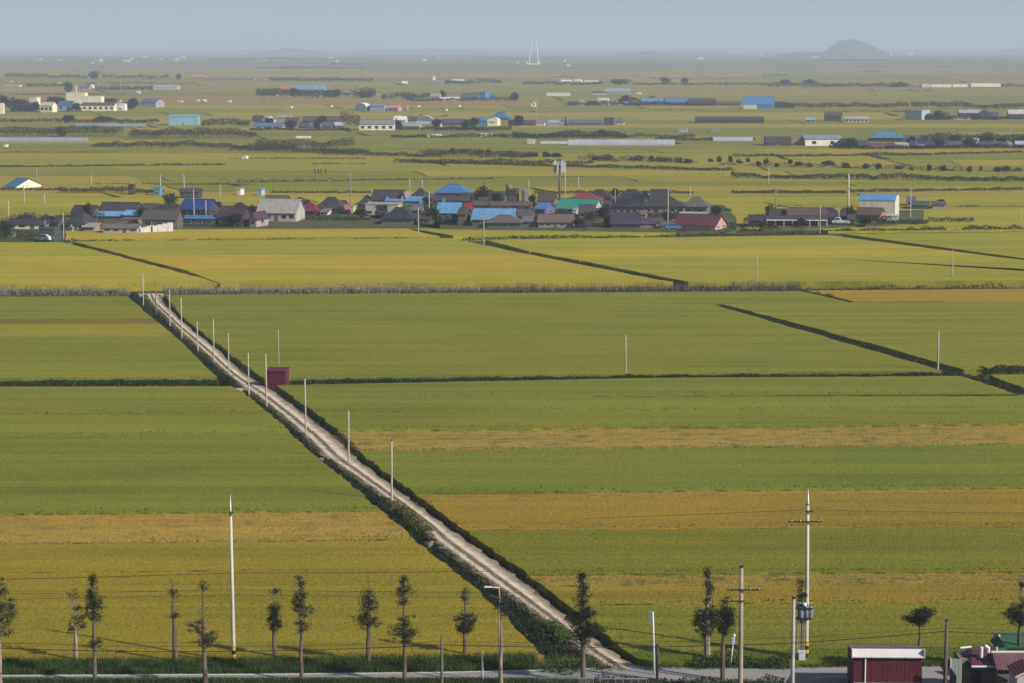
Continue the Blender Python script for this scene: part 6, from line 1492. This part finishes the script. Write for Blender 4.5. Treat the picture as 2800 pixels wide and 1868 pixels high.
prism_roof(cr, "roof_slope", [(q0, Yc, ze), (xm, Yc, zr), (xm, Yc + 3, zr), (q0, Yc + 3, ze)], m_roof((0.14, 0.03, 0.03)))
prism_roof(cr, "roof_slope", [(xm, Yc, zr), (q1, Yc, ze), (q1, Yc + 3, ze), (xm, Yc + 3, zr)], m_roof((0.14, 0.03, 0.03)))
MB().tube([(q0, Yc - .05, ze), (xm, Yc - .05, zr), (q1, Yc - .05, ze)], .07, 6).build("barge_board", wm_, cr)
MB().extrude([(q0 + .2, -.2), (q1 - .2, -.2), (q1 - .2, ze - .1), (xm, zr - .25), (q0 + .2, ze - .1)], 'y', Yc + .1, Yc + 2.8).build("wall", m_wall((0.5, 0.46, 0.44)), cr)
tag(cr, "little maroon roof with white barge boards in the lower right corner", "hut")

# stakes below the lane
for k in range(34):
    xv = -10 + k * 40 + random.uniform(-9, 9)
    p = nearv(xv, 169.3 + random.uniform(-.4, .4), 0)
    o = MB().tube([(0, 0, -.2), (random.uniform(-.05, .05), 0, random.uniform(.55, .9))], [.026, .02], 6).build("garden_stake", m_plain("pale stake", (0.34, 0.32, 0.27), 0.8, 0.15), None, False, p)
    tag(o, "thin pale stake in the grass below the lane", "stake", "stakes in the grass below the lane")
for k, (xv, Yd, w, h, c, lab) in enumerate([(1300, 168.7, 4.2, 0.78, (0.09, 0.09, 0.085), "dark low pen of wire panels below the lane, left of the conifer"), (1430, 168.7, 3.6, 0.74, (0.06, 0.06, 0.055), "dark low pen of wire panels below the lane, right of the conifer"), (1960, 168.8, 4.0, 0.72, (0.34, 0.33, 0.33), "pale block wall below the lane by the transformer pole"), (2060, 168.7, 3.6, 0.62, (0.10, 0.10, 0.16), "low bluish wall left of the maroon shed"), (1900, 168.6, 1.8, 0.9, (0.30, 0.28, 0.28), "small grey hutch below the round trees")]):
    p = nearv(xv, Yd, 0)
    rt = empty("low_wall" if "wall" in lab else "wire_pen", p)
    n = int(w / .6)
    for i in range(n):
        MB().box(-w / 2 + w * i / n + .015, -w / 2 + w * (i + 1) / n - .015, -.05, .05, 0, h).build("panel", m_plain("panel", c, 0.8, 0.25, 2.0), rt)
    MB().box(-w / 2 - .05, w / 2 + .05, -.08, .08, h, h + .07).build("coping", GALV() if "pen" in lab else CONC(), rt)
    for i in range(n + 1):
        MB().box(-w / 2 + w * i / n - .02, -w / 2 + w * i / n + .02, -.09, -.05, 0, h).build("upright", GALV(), rt)
    tag(rt, lab, "pen" if "pen" in lab else "wall")

# ---- vehicles
def car(p, rz, c, label, L=4.4, Hh=1.5, pickup=False, s=1.0):
    root = empty("parked_car", p, rz)
    prof = [(-2.2, .35), (2.2, .35), (2.2, .85), (1.3, .95), (.7, 1.5), (-1.3, 1.5), (-2.1, 1.0), (-2.2, .8)] if not pickup else [(-2.2, .4), (2.2, .4), (2.2, 1.0), (1.75, 1.15), (1.3, 1.75), (.2, 1.75), (.1, 1.05), (-2.2, 1.05)]
    b = MB().extrude([(y * s, z * s) for y, z in prof][::1], 'x', -.85 * s, .85 * s)
    b.build("body", m_plain("car paint", c, 0.3, 0.03, 1.0, 0.5), root)
    gl = [(1.18, 1.0), (.68, 1.42), (-1.2, 1.42), (-1.75, 1.02)] if not pickup else [(1.6, 1.2), (1.25, 1.66), (.3, 1.66), (.3, 1.2)]
    MB().extrude([(y * s, z * s) for y, z in gl], 'x', -.87 * s, .87 * s).build("window", m_glass(), root)
    for x in (-.8, .8):
        for y in (-1.35, 1.35):
            w = MB().tube([((x - .1) * s, y * s, .33 * s), ((x + .1) * s, y * s, .33 * s)], .33 * s, 12).build("wheel", m_plain("tyre", (0.02, 0.02, 0.02), 0.9, 0.1), root)
            MB().tube([((x - .11) * s, y * s, .33 * s), ((x + .11) * s, y * s, .33 * s)], .18 * s, 10).build("rim", GALV(), w)
        MB().box((x - .25) * s if x > 0 else (x - .0) * s, (x + .0) * s if x > 0 else (x + .25) * s, 2.19 * s, 2.22 * s, .65 * s, .8 * s).build("headlight", wm_, root)
    return tag(root, label, "car")
car(ground(*src(5, 400, 668), ZV), R(62), (0.62, 0.64, 0.66), "white van parked at the dark glass shed", s=1.15)
car(ground(*src(8, 880, 452), ZV), R(78), (0.62, 0.63, 0.66), "white pickup parked left of the big barn", pickup=True, s=1.1)
car(ground(*src(7, 1812, 762), ZV), R(-80), (0.06, 0.16, 0.34), "blue car at the left end of the maroon range", s=1.0)
for k, (x, y) in enumerate([(25, 1070), (95, 1070), (180, 1068), (330, 1066), (450, 1066)]):
    car(ground(*src(3, x, y)), R(85), (0.66, 0.66, 0.66), "white car in the line parked along the far hedge, %s from the left" % ["first", "second", "third", "fourth", "fifth"][k], s=1.5)["group"] = "cars parked along the far hedge"

# ================================================================== trees and hedges of the middle distance
def clump_tree(c, x, yt, yb, w, label, leafc=DK, trunk=True, base=0.0, dens=1.0, group="trees of the middle distance", name="tree"):
    """a rounded tree at pixel column x of crop c; yt..yb its height, w its width"""
    xa, ya = src(c, x, yt); _, yb_ = src(c, x, yb)
    p = ground(xa, yb_, base); s = mpp(p); H = (yb_ - ya) * s; r = w / CR[c][2] * s / 2
    root = empty(name, p)
    MB().tube([(0, 0, -.3), (.05 * r, 0, H * .35), (0, 0, H * .75)], [max(.14, r * .12), max(.1, r * .09), .05], 7).build("trunk", BARK(), root)
    px = 2.73 * s                                        # one rendered pixel in metres
    lf = max(0.28, px * 1.3)
    nk = int(24 + 14 * dens)
    C = []
    for k in range(nk):
        d = rng.normal(size=3); d /= np.linalg.norm(d)
        q = np.array([0, 0, H * .56]) + d * rng.uniform(.3, .92) * np.array([r * .85, r * .85, H * .42])
        n = int(16 * dens) + 8
        C.append(q + rng.normal(size=(n, 3)) * np.array([r, r, H * .35]) * .20)
    C = np.concatenate(C)
    C[:, 2] = np.maximum(C[:, 2], H * .06)
    me = np_mesh("crown", leaf_verts(C, lf * rng.uniform(.7, 1.5, len(C)), 0, .75), 4)
    me.materials.append(m_leaf(tuple(v * .7 for v in leafc)))  # leaf colour darkened to stand in for the crown's own shade
    link("crown", me, root)
    return tag(root, label, "tree", group)
ct = clump_tree
ct(5, 1560, 205, 385, 150, "bushy round tree behind the left hamlet", MG, base=ZV)
ct(5, 800, 318, 470, 90, "dark tree behind the charcoal hip roof of the left hamlet", DK, base=ZV)
ct(5, 60, 480, 640, 150, "dark trees at the left edge of the left hamlet", DK, base=ZV)
ct(5, 2150, 400, 540, 190, "dark purple leaved bush before the maroon walled house", (0.022, 0.018, 0.020), base=ZV)
ct(6, 1790, 330, 510, 150, "dark tree beside the light blue gabled house", DK, base=ZV)
ct(6, 1330, 335, 430, 130, "dark bush before the flat roofed white house", DK, base=ZV)
ct(7, 70, 352, 560, 110, "brown topped tree behind the village", (0.05, 0.042, 0.02), base=ZV)
ct(7, 110, 390, 520, 110, "green bush beside the brown topped tree", MG, base=ZV)
ct(7, 1050, 590, 720, 170, "pale olive bush below the teal roofed house", (0.10, 0.095, 0.05), base=ZV)
ct(7, 1210, 630, 740, 90, "dark bush beside the broad dark lower roof", DK, base=ZV)
ct(7, 950, 655, 750, 110, "dark reddish bush right of the plain brown roof", (0.035, 0.025, 0.02), base=ZV)
ct(7, 640, 455, 520, 90, "brownish bush behind the village near the phone mast", (0.04, 0.032, 0.022), base=ZV)
ct(7, 1285, 388, 480, 70, "dark tree beside the traditional hip roof", DK, base=ZV)
ct(8, 310, 296, 400, 95, "small green tree right of the village", (0.034, 0.055, 0.018), base=ZV)
ct(8, 1070, 380, 462, 130, "dark bush before the orange brick gable", (0.018, 0.016, 0.02), base=ZV)
ct(8, 1680, 252, 300, 70, "dark bush above the low sheds right of the barn", DK, base=ZV)
ct(6, 1190, 250, 320, 80, "dark bush at the left end of the long charcoal roof", MG, base=ZV)
for c, x, yt, yb, w, lab in [(5, 480, 430, 545, 120, "dark bush beside the narrow dark shed"), (5, 860, 440, 520, 110, "dark bush left of the bright blue lean-to"), (5, 1320, 350, 480, 120, "dark tree right of the bright blue gable"), (5, 1610, 400, 520, 110, "dark tree left of the royal blue roofed house"), (5, 2000, 300, 420, 90, "dark tree behind the maroon walled house"), (6, 120, 330, 450, 120, "dark tree left of the tent roofed house"), (6, 640, 290, 400, 90, "dark tree behind the crimson roof"), (6, 1140, 360, 470, 120, "dark bush right of the cream hut"), (6, 1740, 260, 350, 90, "dark tree left of the two storey blue roofed house"), (6, 2000, 420, 520, 110, "dark bush under the light blue gabled house"), (6, 2210, 200, 340, 110, "dark tree right of the two storey blue roofed house"), (7, 200, 420, 560, 120, "dark tree behind the long low brick house"), (7, 520, 440, 560, 80, "dark narrow tree beside the thin dark tower house"), (7, 1180, 540, 660, 110, "dark tree right of the teal roofed house"), (7, 1560, 420, 540, 90, "dark tree behind the large house with a broad dark roof"), (7, 1760, 600, 700, 90, "dark bush before the large house with a broad dark roof"), (7, 2210, 540, 640, 110, "green bush at the right end of the grey brown hip roof"), (8, 560, 400, 470, 90, "dark bush before the white posted porch"), (8, 960, 300, 440, 90, "dark tree behind the brown shed by the barn")]:
    ct(c, x, yt, yb, w, lab, (0.026, 0.034, 0.020), base=ZV)
# hedges and rows as stuff, as far as they read as one mass
def row(c, xa, xb, yt, yb, leafc, label, name="hedge", cat="hedge", kind="thing", per=1.0, w=3.0, yb2=None, uneven=0.22, blades=0):
    x0, y0 = src(c, xa, yb); x1, y1 = src(c, xb, yb if yb2 is None else yb2); _, t0 = src(c, xa, yt)
    p0, p1 = ground(x0, y0), ground(x1, y1)
    s = mpp(p0); h = max(.6, (y0 - t0) * s * (1.05 if c in (1, 2, 3, 4) else .85)); px = 2.73 * s
    lf = max(.35, px * 1.2)
    n_per_m = per * 4.0 * h / (lf * lf * .35) * .5
    leafc = tuple(v * .72 for v in leafc)  # self-shade of dense foliage put into the leaf colour
    return greenery(name, [p0, p0.lerp(p1, .5), p1], w, h, leafc, min(90, n_per_m), lf, 0.0, label, cat, kind, uneven=uneven, blades=blades)
row(8, -20, 370, 412, 505, (0.024, 0.034, 0.018), "dark shaggy hedge at the right end of the village", w=6)
row(5, -60, 350, 560, 675, (0.03, 0.05, 0.018), "green shrubs at the left edge of the left hamlet", name="shrubs", cat="shrubs", w=8)
row(6, 620, 1220, 430, 498, (0.035, 0.06, 0.018), "green vegetable hedge below the charcoal roof", w=4)
row(6, 1680, 2120, 440, 520, (0.03, 0.034, 0.02), "tangled dark hedge below the light blue roofs", w=4)
row(7, 920, 1240, 690, 760, (0.026, 0.032, 0.018), "tangled dark hedge between the brown cottage and the lower roof", w=4)
row(7, 1560, 1880, 610, 672, (0.10, 0.105, 0.03), "yellow green garden hedge before the large brown house", w=3)
row(7, 2160, 2351, 560, 615, (0.04, 0.07, 0.02), "green hedge at the right end of the village houses", w=4)
row(7, 1850, 2340, 765, 800, (0.026, 0.04, 0.02), "dark weeds in front of the maroon range", name="weeds", cat="weeds", kind="stuff", w=3)
row(8, 1160, 1580, 405, 462, (0.03, 0.048, 0.02), "green weeds in front of the big barn", name="weeds", cat="weeds", kind="stuff", w=3)
row(8, 1580, 1950, 395, 440, (0.028, 0.042, 0.02), "dark bushes in the field right of the big barn", w=3)
row(8, 365, 1060, 300, 316, (0.03, 0.032, 0.025), "thin dark hedge line left of the barn roof", w=2)
row(8, 0, 920, 168, 214, (0.028, 0.042, 0.022), "dark hedge across the fields left of the tallest pole", w=6, per=1.2, uneven=.2)
row(8, 945, 2351, 160, 200, (0.045, 0.058, 0.03), "green hedge across the fields right of the tallest pole", w=6, per=1.2, uneven=.2, yb2=185)
row(8, 0, 2351, 25, 85, (0.022, 0.036, 0.026), "broad dark belt of weeds slanting across the right fields", w=9, per=1.2, uneven=.25, yb2=118)
row(8, 1810, 2351, 300, 322, (0.024, 0.03, 0.022), "thin dark hedge right of the low sheds", w=3)
row(5, 540, 1500, 170, 238, (0.036, 0.045, 0.026), "dark hedge along the path beyond the left hamlet", w=5, per=1.2)
row(5, 0, 560, 175, 212, (0.03, 0.03, 0.026), "dark hedge below the blue and white gabled house", w=4)
row(5, 870, 2351, 135, 160, (0.035, 0.045, 0.024), "thin hedge below the gold strip", w=3)
row(6, 300, 1230, 202, 238, (0.045, 0.047, 0.04), "grey green hedge behind the tall dark pole", w=3, uneven=.15)
row(6, 0, 1000, 110, 142, (0.03, 0.035, 0.022), "thin dark hedge under the hoops", w=2, yb2=128, per=.6)
row(6, 1000, 2351, 98, 125, (0.035, 0.05, 0.024), "thin dark hedge across the fields behind the village", w=3, yb2=110)
row(7, 0, 2351, 290, 308, (0.035, 0.042, 0.026), "thin hedge line behind the phone mast", w=3, yb2=270)
row(7, 540, 2000, 400, 448, (0.03, 0.042, 0.022), "dark hedge directly behind the village roofs", w=4, uneven=.2)
row(7, -600, 2351, 118, 160, (0.03, 0.042, 0.026), "dark weedy bank across the plain behind the phone mast", w=8, yb2=240, per=1.3)
row('m1', 0, 1450, 212, 234, (0.028, 0.036, 0.022), "dark hedge line across the left fields above the hoops", w=4, yb2=222)
row('m1', 0, 800, 128, 142, (0.03, 0.032, 0.022), "thin dark hedge below the reddish soil", w=3)
row('m1', 1460, 2351, 166, 180, (0.035, 0.042, 0.024), "thin hedge beside the small white rounded hut", w=3)
row('m1', 2010, 2351, 202, 214, (0.024, 0.028, 0.02), "row of dark clumps above the stout posts", w=3)
row('m1', 600, 1900, 55, 105, (0.05, 0.056, 0.036), "long belt of grey green scrub across the left plain", w=10, per=1.2, yb2=120)
row('m1', 1500, 2351, 85, 130, (0.045, 0.052, 0.034), "dark scrub belt left of the orchard", w=10, per=1.2, yb2=150)
row('m2', -60, 700, 110, 152, (0.045, 0.055, 0.036), "dark scrub belt before the orchard", w=8, yb2=172)
row('m2', 420, 1700, 168, 205, (0.03, 0.045, 0.03), "dark weedy bank below the orchard", w=8, yb2=215)
row('m2', 395, 1150, 10, 48, (0.035, 0.04, 0.032), "dark hedge with cabins left of the parked cars", w=6)
row('m2', 1100, 2351, 15, 46, (0.034, 0.042, 0.03), "dark hedge behind the parked cars", w=8)
row('m3', -20, 620, 78, 112, (0.028, 0.034, 0.028), "dark hedge left of the pale grey greenhouse", w=8)
row('m3', 480, 1750, 186, 216, (0.034, 0.05, 0.03), "dark hedge below the right hamlet", w=5, yb2=205)
row('m3', 1760, 2351, 178, 200, (0.028, 0.036, 0.026), "dark hedge at the right below the right hamlet", w=5, yb2=188)
row('m3', 1680, 2351, 242, 252, (0.03, 0.034, 0.026), "thin dark hedge near the right edge", w=4)
row(3, 100, 830, 548, 585, (0.03, 0.034, 0.04), "long hazy hedge left of the dark grove", w=14)
row(3, 1100, 2351, 560, 584, (0.03, 0.036, 0.036), "long hazy hedge right of the dark grove", w=14)
row(4, 0, 1290, 560, 605, (0.03, 0.036, 0.036), "hazy hedge left of the long white shed", w=14)
row(4, 60, 1290, 742, 802, (0.034, 0.036, 0.036), "dark grey hedge across the right distance", w=10)
row(4, 2140, 2500, 570, 600, (0.034, 0.04, 0.04), "hazy hedge right of the long white shed", w=14)
row(2, 120, 1080, 518, 552, (0.03, 0.036, 0.04), "hazy hedge in the far left distance", w=16)
row(2, 1735, 2250, 530, 576, (0.028, 0.03, 0.04), "hazy dark hedge under the long white roofs", w=14)
row(2, 1380, 2351, 700, 735, (0.03, 0.032, 0.032), "dark hedge below the bright blue box building", w=8)
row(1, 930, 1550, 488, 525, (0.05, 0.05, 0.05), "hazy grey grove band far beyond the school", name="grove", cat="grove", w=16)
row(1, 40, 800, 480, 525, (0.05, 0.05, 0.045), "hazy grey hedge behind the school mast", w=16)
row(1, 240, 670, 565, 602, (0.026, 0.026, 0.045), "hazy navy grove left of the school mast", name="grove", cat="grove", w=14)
row(1, -40, 1460, 895, 935, (0.03, 0.034, 0.028), "dark hedge below the school", w=8)
row(1, 1850, 2300, 905, 978, (0.028, 0.04, 0.028), "dark hedge right of the turquoise warehouse", w=6, uneven=.3)
row(1, 0, 1100, 960, 1062, (0.062, 0.062, 0.036), "grey green orchard rows left of the greenhouse", name="orchard", cat="orchard", w=26, per=1.2)
row(1, 1200, 2351, 985, 1075, (0.070, 0.062, 0.040), "brownish orchard rows below the turquoise warehouse", name="orchard", cat="orchard", w=22, per=1.2)
row(2, 0, 900, 1090, 1180, (0.075, 0.075, 0.036), "olive orchard rows below the long white cabin", name="orchard", cat="orchard", w=22, per=1.2)
row(7, -500, 520, 10, 105, (0.060, 0.068, 0.036), "olive orchard rows left of the phone mast", name="orchard", cat="orchard", w=22, per=1.2, yb2=118)
row(2, 780, 960, 875, 1002, (0.022, 0.026, 0.024), "dark grove at the left end of the large white hall", name="grove", cat="grove", w=12)
row(2, -60, 860, 975, 1008, (0.024, 0.025, 0.03), "dark garden trees along the front of the far hamlet", name="grove", cat="grove", w=6, per=1.2)
row(2, 1280, 2120, 968, 1003, (0.028, 0.032, 0.03), "dark garden trees right of the large white hall", name="grove", cat="grove", w=6, per=1.2)
row(2, 1640, 2351, 965, 1012, (0.024, 0.034, 0.026), "dark hedge below the cream arched gable", w=6)
row(2, 0, 1100, 625, 708, (0.030, 0.034, 0.032), "dark trees among the houses of the far village", name="grove", cat="grove", w=10, per=1.2)
row(2, 1150, 1600, 660, 722, (0.028, 0.030, 0.034), "dark tree row left of the pinkish house", name="grove", cat="grove", w=8)
row(1, 880, 1400, 588, 636, (0.034, 0.030, 0.042), "dark purple grove right of the school mast", name="grove", cat="grove", w=14)
row(3, 510, 1880, 735, 778, (0.026, 0.032, 0.036), "dark gardens along the row of white houses", name="grove", cat="grove", w=8, per=1.2)
row(3, 0, 1050, 1000, 1085, (0.030, 0.034, 0.032), "dark bank above the parked cars", w=8, per=1.2)
row(4, 1310, 2420, 738, 804, (0.026, 0.032, 0.034), "dark tree row behind the far right houses", name="grove", cat="grove", w=12)
row(4, 1520, 2420, 862, 908, (0.024, 0.022, 0.030), "dark gardens around the far right houses", name="grove", cat="grove", w=8, per=1.2)
row(4, 560, 2420, 1132, 1176, (0.022, 0.024, 0.026), "dark gardens along the front of the right hamlet", name="grove", cat="grove", w=5, per=1.2)
row(4, 1400, 2420, 1040, 1130, (0.024, 0.026, 0.024), "dark trees at the back of the right hamlet", name="grove", cat="grove", w=10)
for c, x, yt, yb, w, lab, lc in [(1, 628, 848, 938, 105, "round dark tree below the school", DK), (1, 40, 650, 840, 110, "tall dark tree at the far left edge", DK), (1, 200, 700, 830, 200, "wide dark tree left of the cream house", (0.026, 0.028, 0.03)), (1, 560, 690, 800, 110, "navy tinted tree behind the pale blue house", (0.02, 0.024, 0.034)), (1, 630, 555, 660, 80, "dark tree left of the school head block", DK), (1, 862, 450, 528, 95, "lone dark tree in the haze beyond the school", (0.03, 0.03, 0.036)), (1, 1640, 478, 532, 50, "small dark tree in the haze on the left", (0.03, 0.03, 0.036)), (1, 1225, 700, 800, 120, "dark tree between the school and the grey shed", DK), (1, 950, 865, 928, 220, "low wide dark tree above the greenhouse", DK), (1, 560, 960, 1065, 100, "grey green tree in the orchard at the left", (0.05, 0.05, 0.035)),
                             (2, 1715, 632, 725, 65, "lone dark palm like tree by the pinkish house", (0.03, 0.024, 0.03)), (2, 350, 600, 700, 110, "dark tree beside the orange red roof", DK), (2, 735, 620, 700, 90, "dark tree left of the broad white roof", DK), (2, 1000, 640, 705, 160, "dark wide tree right of the broad white roof", (0.028, 0.028, 0.036)), (2, 2005, 870, 975, 110, "dark tree left of the cream arched gable", DK), (2, 1295, 890, 1000, 90, "brownish tree at the right end of the large white hall", (0.04, 0.028, 0.026)), (2, 600, 865, 940, 120, "dark tree behind the slate grey house", DK),
                             (3, 985, 522, 588, 220, "dark rounded grove alone on the hazy hedge", (0.024, 0.024, 0.032)), (3, 1410, 508, 575, 92, "left of two round trees on the hazy hedge", (0.03, 0.034, 0.038)), (3, 1585, 513, 572, 70, "right of two round trees on the hazy hedge", (0.026, 0.036, 0.042)), (3, 1040, 668, 772, 120, "brown tree among the row of white houses", (0.036, 0.026, 0.028)), (3, 1120, 690, 772, 110, "reddish brown tree right of the row of white houses", (0.034, 0.026, 0.026)), (3, 1285, 685, 760, 90, "dark tree among the blue grey roofs", DK), (3, 1440, 700, 772, 110, "dark tree before the broad deep blue roof", (0.02, 0.026, 0.036)), (3, 25, 640, 735, 90, "dark tree right of the low blue annex", (0.026, 0.028, 0.034)), (3, 825, 992, 1042, 70, "small dark tree leaning above the far bank", DK),
                             (4, 160, 530, 575, 110, "left dark grove of the hazy pair on the right", (0.026, 0.026, 0.034)), (4, 375, 530, 575, 120, "right dark grove of the hazy pair on the right", (0.026, 0.026, 0.034)), (4, 1200, 555, 605, 170, "hazy dark grove left of the long white shed", (0.03, 0.032, 0.038)), (4, 1570, 815, 905, 110, "dark tree right of the blue grey box hall", (0.026, 0.022, 0.028)), (4, 2000, 815, 902, 170, "dark tree among the far right houses", (0.022, 0.022, 0.032)), (4, 1705, 1030, 1125, 130, "pointed dark tree in the right hamlet", DK), (4, 2000, 1015, 1150, 200, "big dark tree in the right hamlet", DK), (4, 2140, 1050, 1160, 120, "brownish dark tree near the right edge of the hamlet", (0.036, 0.032, 0.022)), (4, 1480, 840, 905, 90, "small dark tree before the blue grey box hall", (0.026, 0.022, 0.028))]:
    ct(c, x, yt, yb, w, lab, lc, group="trees of the far hamlets")
for k, (c, xa, xb, yt, yb) in enumerate([(5, 0, 600, 440, 560), (5, 560, 960, 400, 520), (5, 1250, 1700, 440, 530), (5, 1640, 2351, 400, 520), (6, 0, 260, 380, 470), (6, 480, 1100, 350, 440), (6, 1080, 1420, 270, 345), (6, 1640, 2200, 350, 460), (6, 1180, 1800, 380, 450), (7, 0, 560, 540, 640), (7, 480, 1240, 560, 660), (7, 1100, 1560, 500, 610), (7, 1480, 1900, 570, 660), (8, 100, 900, 350, 440), (8, 860, 1280, 380, 440)]):
    row(c, xa, xb, yt, yb, ((0.022, 0.030, 0.017), (0.030, 0.028, 0.022), (0.026, 0.040, 0.018))[k % 3], "dark garden greenery among the village houses", name="garden_greenery", cat="greenery", kind="stuff", w=4, per=.8, uneven=.5)
rs = random.Random(77)
for k in range(46):
    y = rs.choice([rs.uniform(138, 170), rs.uniform(175, 250), rs.uniform(250, 330)]); x = rs.uniform(-100, 2700); w = rs.uniform(60, 330)
    row('s', x, x + w, y - rs.uniform(2.5, 5.5), y, ((0.028, 0.032, 0.034), (0.036, 0.036, 0.036), (0.03, 0.04, 0.03))[k % 3], "dark treeline far out on the plain", name="treeline", cat="treeline", kind="stuff", w=8, per=.9, uneven=.6)
ORD = "first second third fourth fifth sixth seventh eighth ninth tenth eleventh twelfth thirteenth fourteenth fifteenth sixteenth seventeenth eighteenth nineteenth twentieth twenty-first twenty-second twenty-third twenty-fourth".split()
for c, x, yt, yb, w, lab in [(1, 120, 690, 828, 120, "dark tree left of the wide dark tree at the far left"), (1, 290, 740, 828, 130, "low dark tree beside the cream block"), (1, 330, 730, 830, 80, "narrow dark tree left of the cream two storey house"), (1, 470, 680, 770, 110, "dark tree behind the cream two storey house"), (1, 700, 745, 825, 90, "dark tree at the left end of the long school wing"), (1, 1030, 760, 822, 100, "dark tree before the white school block"), (1, 1190, 740, 812, 90, "dark tree just right of the school"), (1, 1005, 700, 745, 120, "dark low tree right of the upper school wing"), (2, 120, 880, 960, 110, "dark tree beside the white gabled roof of the far hamlet"), (2, 320, 900, 995, 130, "dark tree between the blue roof and the slate grey house"), (2, 560, 910, 990, 70, "narrow dark tree right of the small white house"), (2, 1660, 880, 975, 100, "dark tree left of the dark purplish house"), (2, 1920, 890, 985, 90, "dark tree right of the dark purplish house"), (3, 60, 860, 960, 110, "dark tree left of the white house at the grey shed"), (4, 760, 1060, 1160, 150, "dark tree beside the black hip roof"), (4, 1320, 1050, 1140, 120, "dark tree right of the teal blue roof"), (4, 1560, 1060, 1165, 150, "dark bushy tree right of the navy roofed house"), (4, 1850, 1050, 1160, 170, "dark spreading tree in the right hamlet"), (4, 2300, 1040, 1150, 170, "dark tree at the right edge behind the pale roofed shed")]:
    ct(c, x, yt, yb, w, lab, (0.024, 0.026, 0.026), group="trees of the far hamlets")
# orchard of single round trees across the right middle distance
lc = (0.075, 0.078, 0.045)
for k, (x, y, w) in enumerate([(340, 238, 34), (398, 238, 30), (455, 240, 38), (520, 246, 40), (570, 240, 24), (645, 262, 42), (695, 250, 34), (772, 268, 34), (838, 252, 40), (890, 262, 40), (985, 266, 40), (1080, 264, 70), (1190, 274, 60), (1335, 282, 50), (1400, 284, 44), (1550, 284, 44), (1638, 292, 30), (1730, 294, 34), (1832, 296, 34), (1998, 300, 48), (2062, 292, 18), (2190, 300, 60), (2225, 302, 50), (2318, 296, 50)]):
    ct('m3', x + rs.uniform(-14, 14), y - rs.uniform(16, 36), y + 12 + rs.uniform(-4, 4), w * rs.uniform(.7, 1.5), "round orchard tree, %s from the left in the open row of the right plain" % ORD[k], (lc, (0.09, 0.09, 0.055), (0.05, 0.056, 0.034))[k % 3], dens=.55, group="open row of orchard trees", name="orchard_tree")
for k, (x, y, w) in enumerate([(1725, 190, 60), (1790, 192, 70), (1960, 192, 60), (2000, 193, 50), (2065, 196, 40), (2120, 198, 60), (2180, 200, 70), (2250, 205, 60), (2310, 208, 60)]):
    ct('m2', x + rs.uniform(-10, 10), y - rs.uniform(28, 46), y + 2, w * rs.uniform(.8, 1.4), "grey round orchard tree, %s from the left in the dense row behind the village" % ORD[k], (0.075, 0.075, 0.055) if k % 2 else (0.045, 0.05, 0.034), dens=.9, group="dense row of orchard trees", name="orchard_tree")
for k, (x, y, w) in enumerate([(1120, 168, 60), (1180, 168, 70), (1270, 172, 60), (1330, 170, 50), (1400, 172, 70), (1450, 172, 60), (720, 150, 60), (800, 152, 70), (860, 150, 60), (950, 156, 60), (1030, 160, 60)]):
    ct('m2', x + rs.uniform(-12, 12), y - rs.uniform(26, 50), y, w * rs.uniform(.8, 1.5), "grey green orchard tree, %s in the belt left of the phone mast" % ORD[k], (0.055, 0.06, 0.034) if k % 2 else (0.04, 0.048, 0.03), dens=.9, group="belt of orchard trees left of the mast", name="orchard_tree")

row('m3', 320, 2351, 236, 268, (0.085, 0.088, 0.045), "pale scrub between the orchard trees of the right plain", name="scrub", cat="scrub", kind="stuff", w=9, per=.5, yb2=312, uneven=.7)
row('m2', 1600, 2351, 150, 196, (0.08, 0.082, 0.05), "pale scrub under the dense orchard row", name="scrub", cat="scrub", kind="stuff", w=9, per=.6, yb2=212, uneven=.6)

# ================================================================== the air
def haze_box():
    m = bpy.data.materials.new("haze")
    m.use_nodes = True
    t = m.node_tree
    t.nodes.clear()
    out = N(t, "ShaderNodeOutputMaterial")
    v = N(t, "ShaderNodeVolumePrincipled")
    v.inputs["Color"].default_value = HAZE_COLOR
    v.inputs["Density"].default_value = HAZE_DENSITY
    v.inputs["Anisotropy"].default_value = 0.0
    t.links.new(v.outputs[0], out.inputs["Volume"])
    o = MB().box(-31000, 31000, -420, 46000, BED - 1.2, 330).build("haze", m)
    tag(o, "thin blue haze hanging over the whole plain", "haze", kind="stuff")
HAZE_COLOR = (0.68, 0.80, 1.0, 1)
HAZE_DENSITY = 1.4e-4
haze_box()
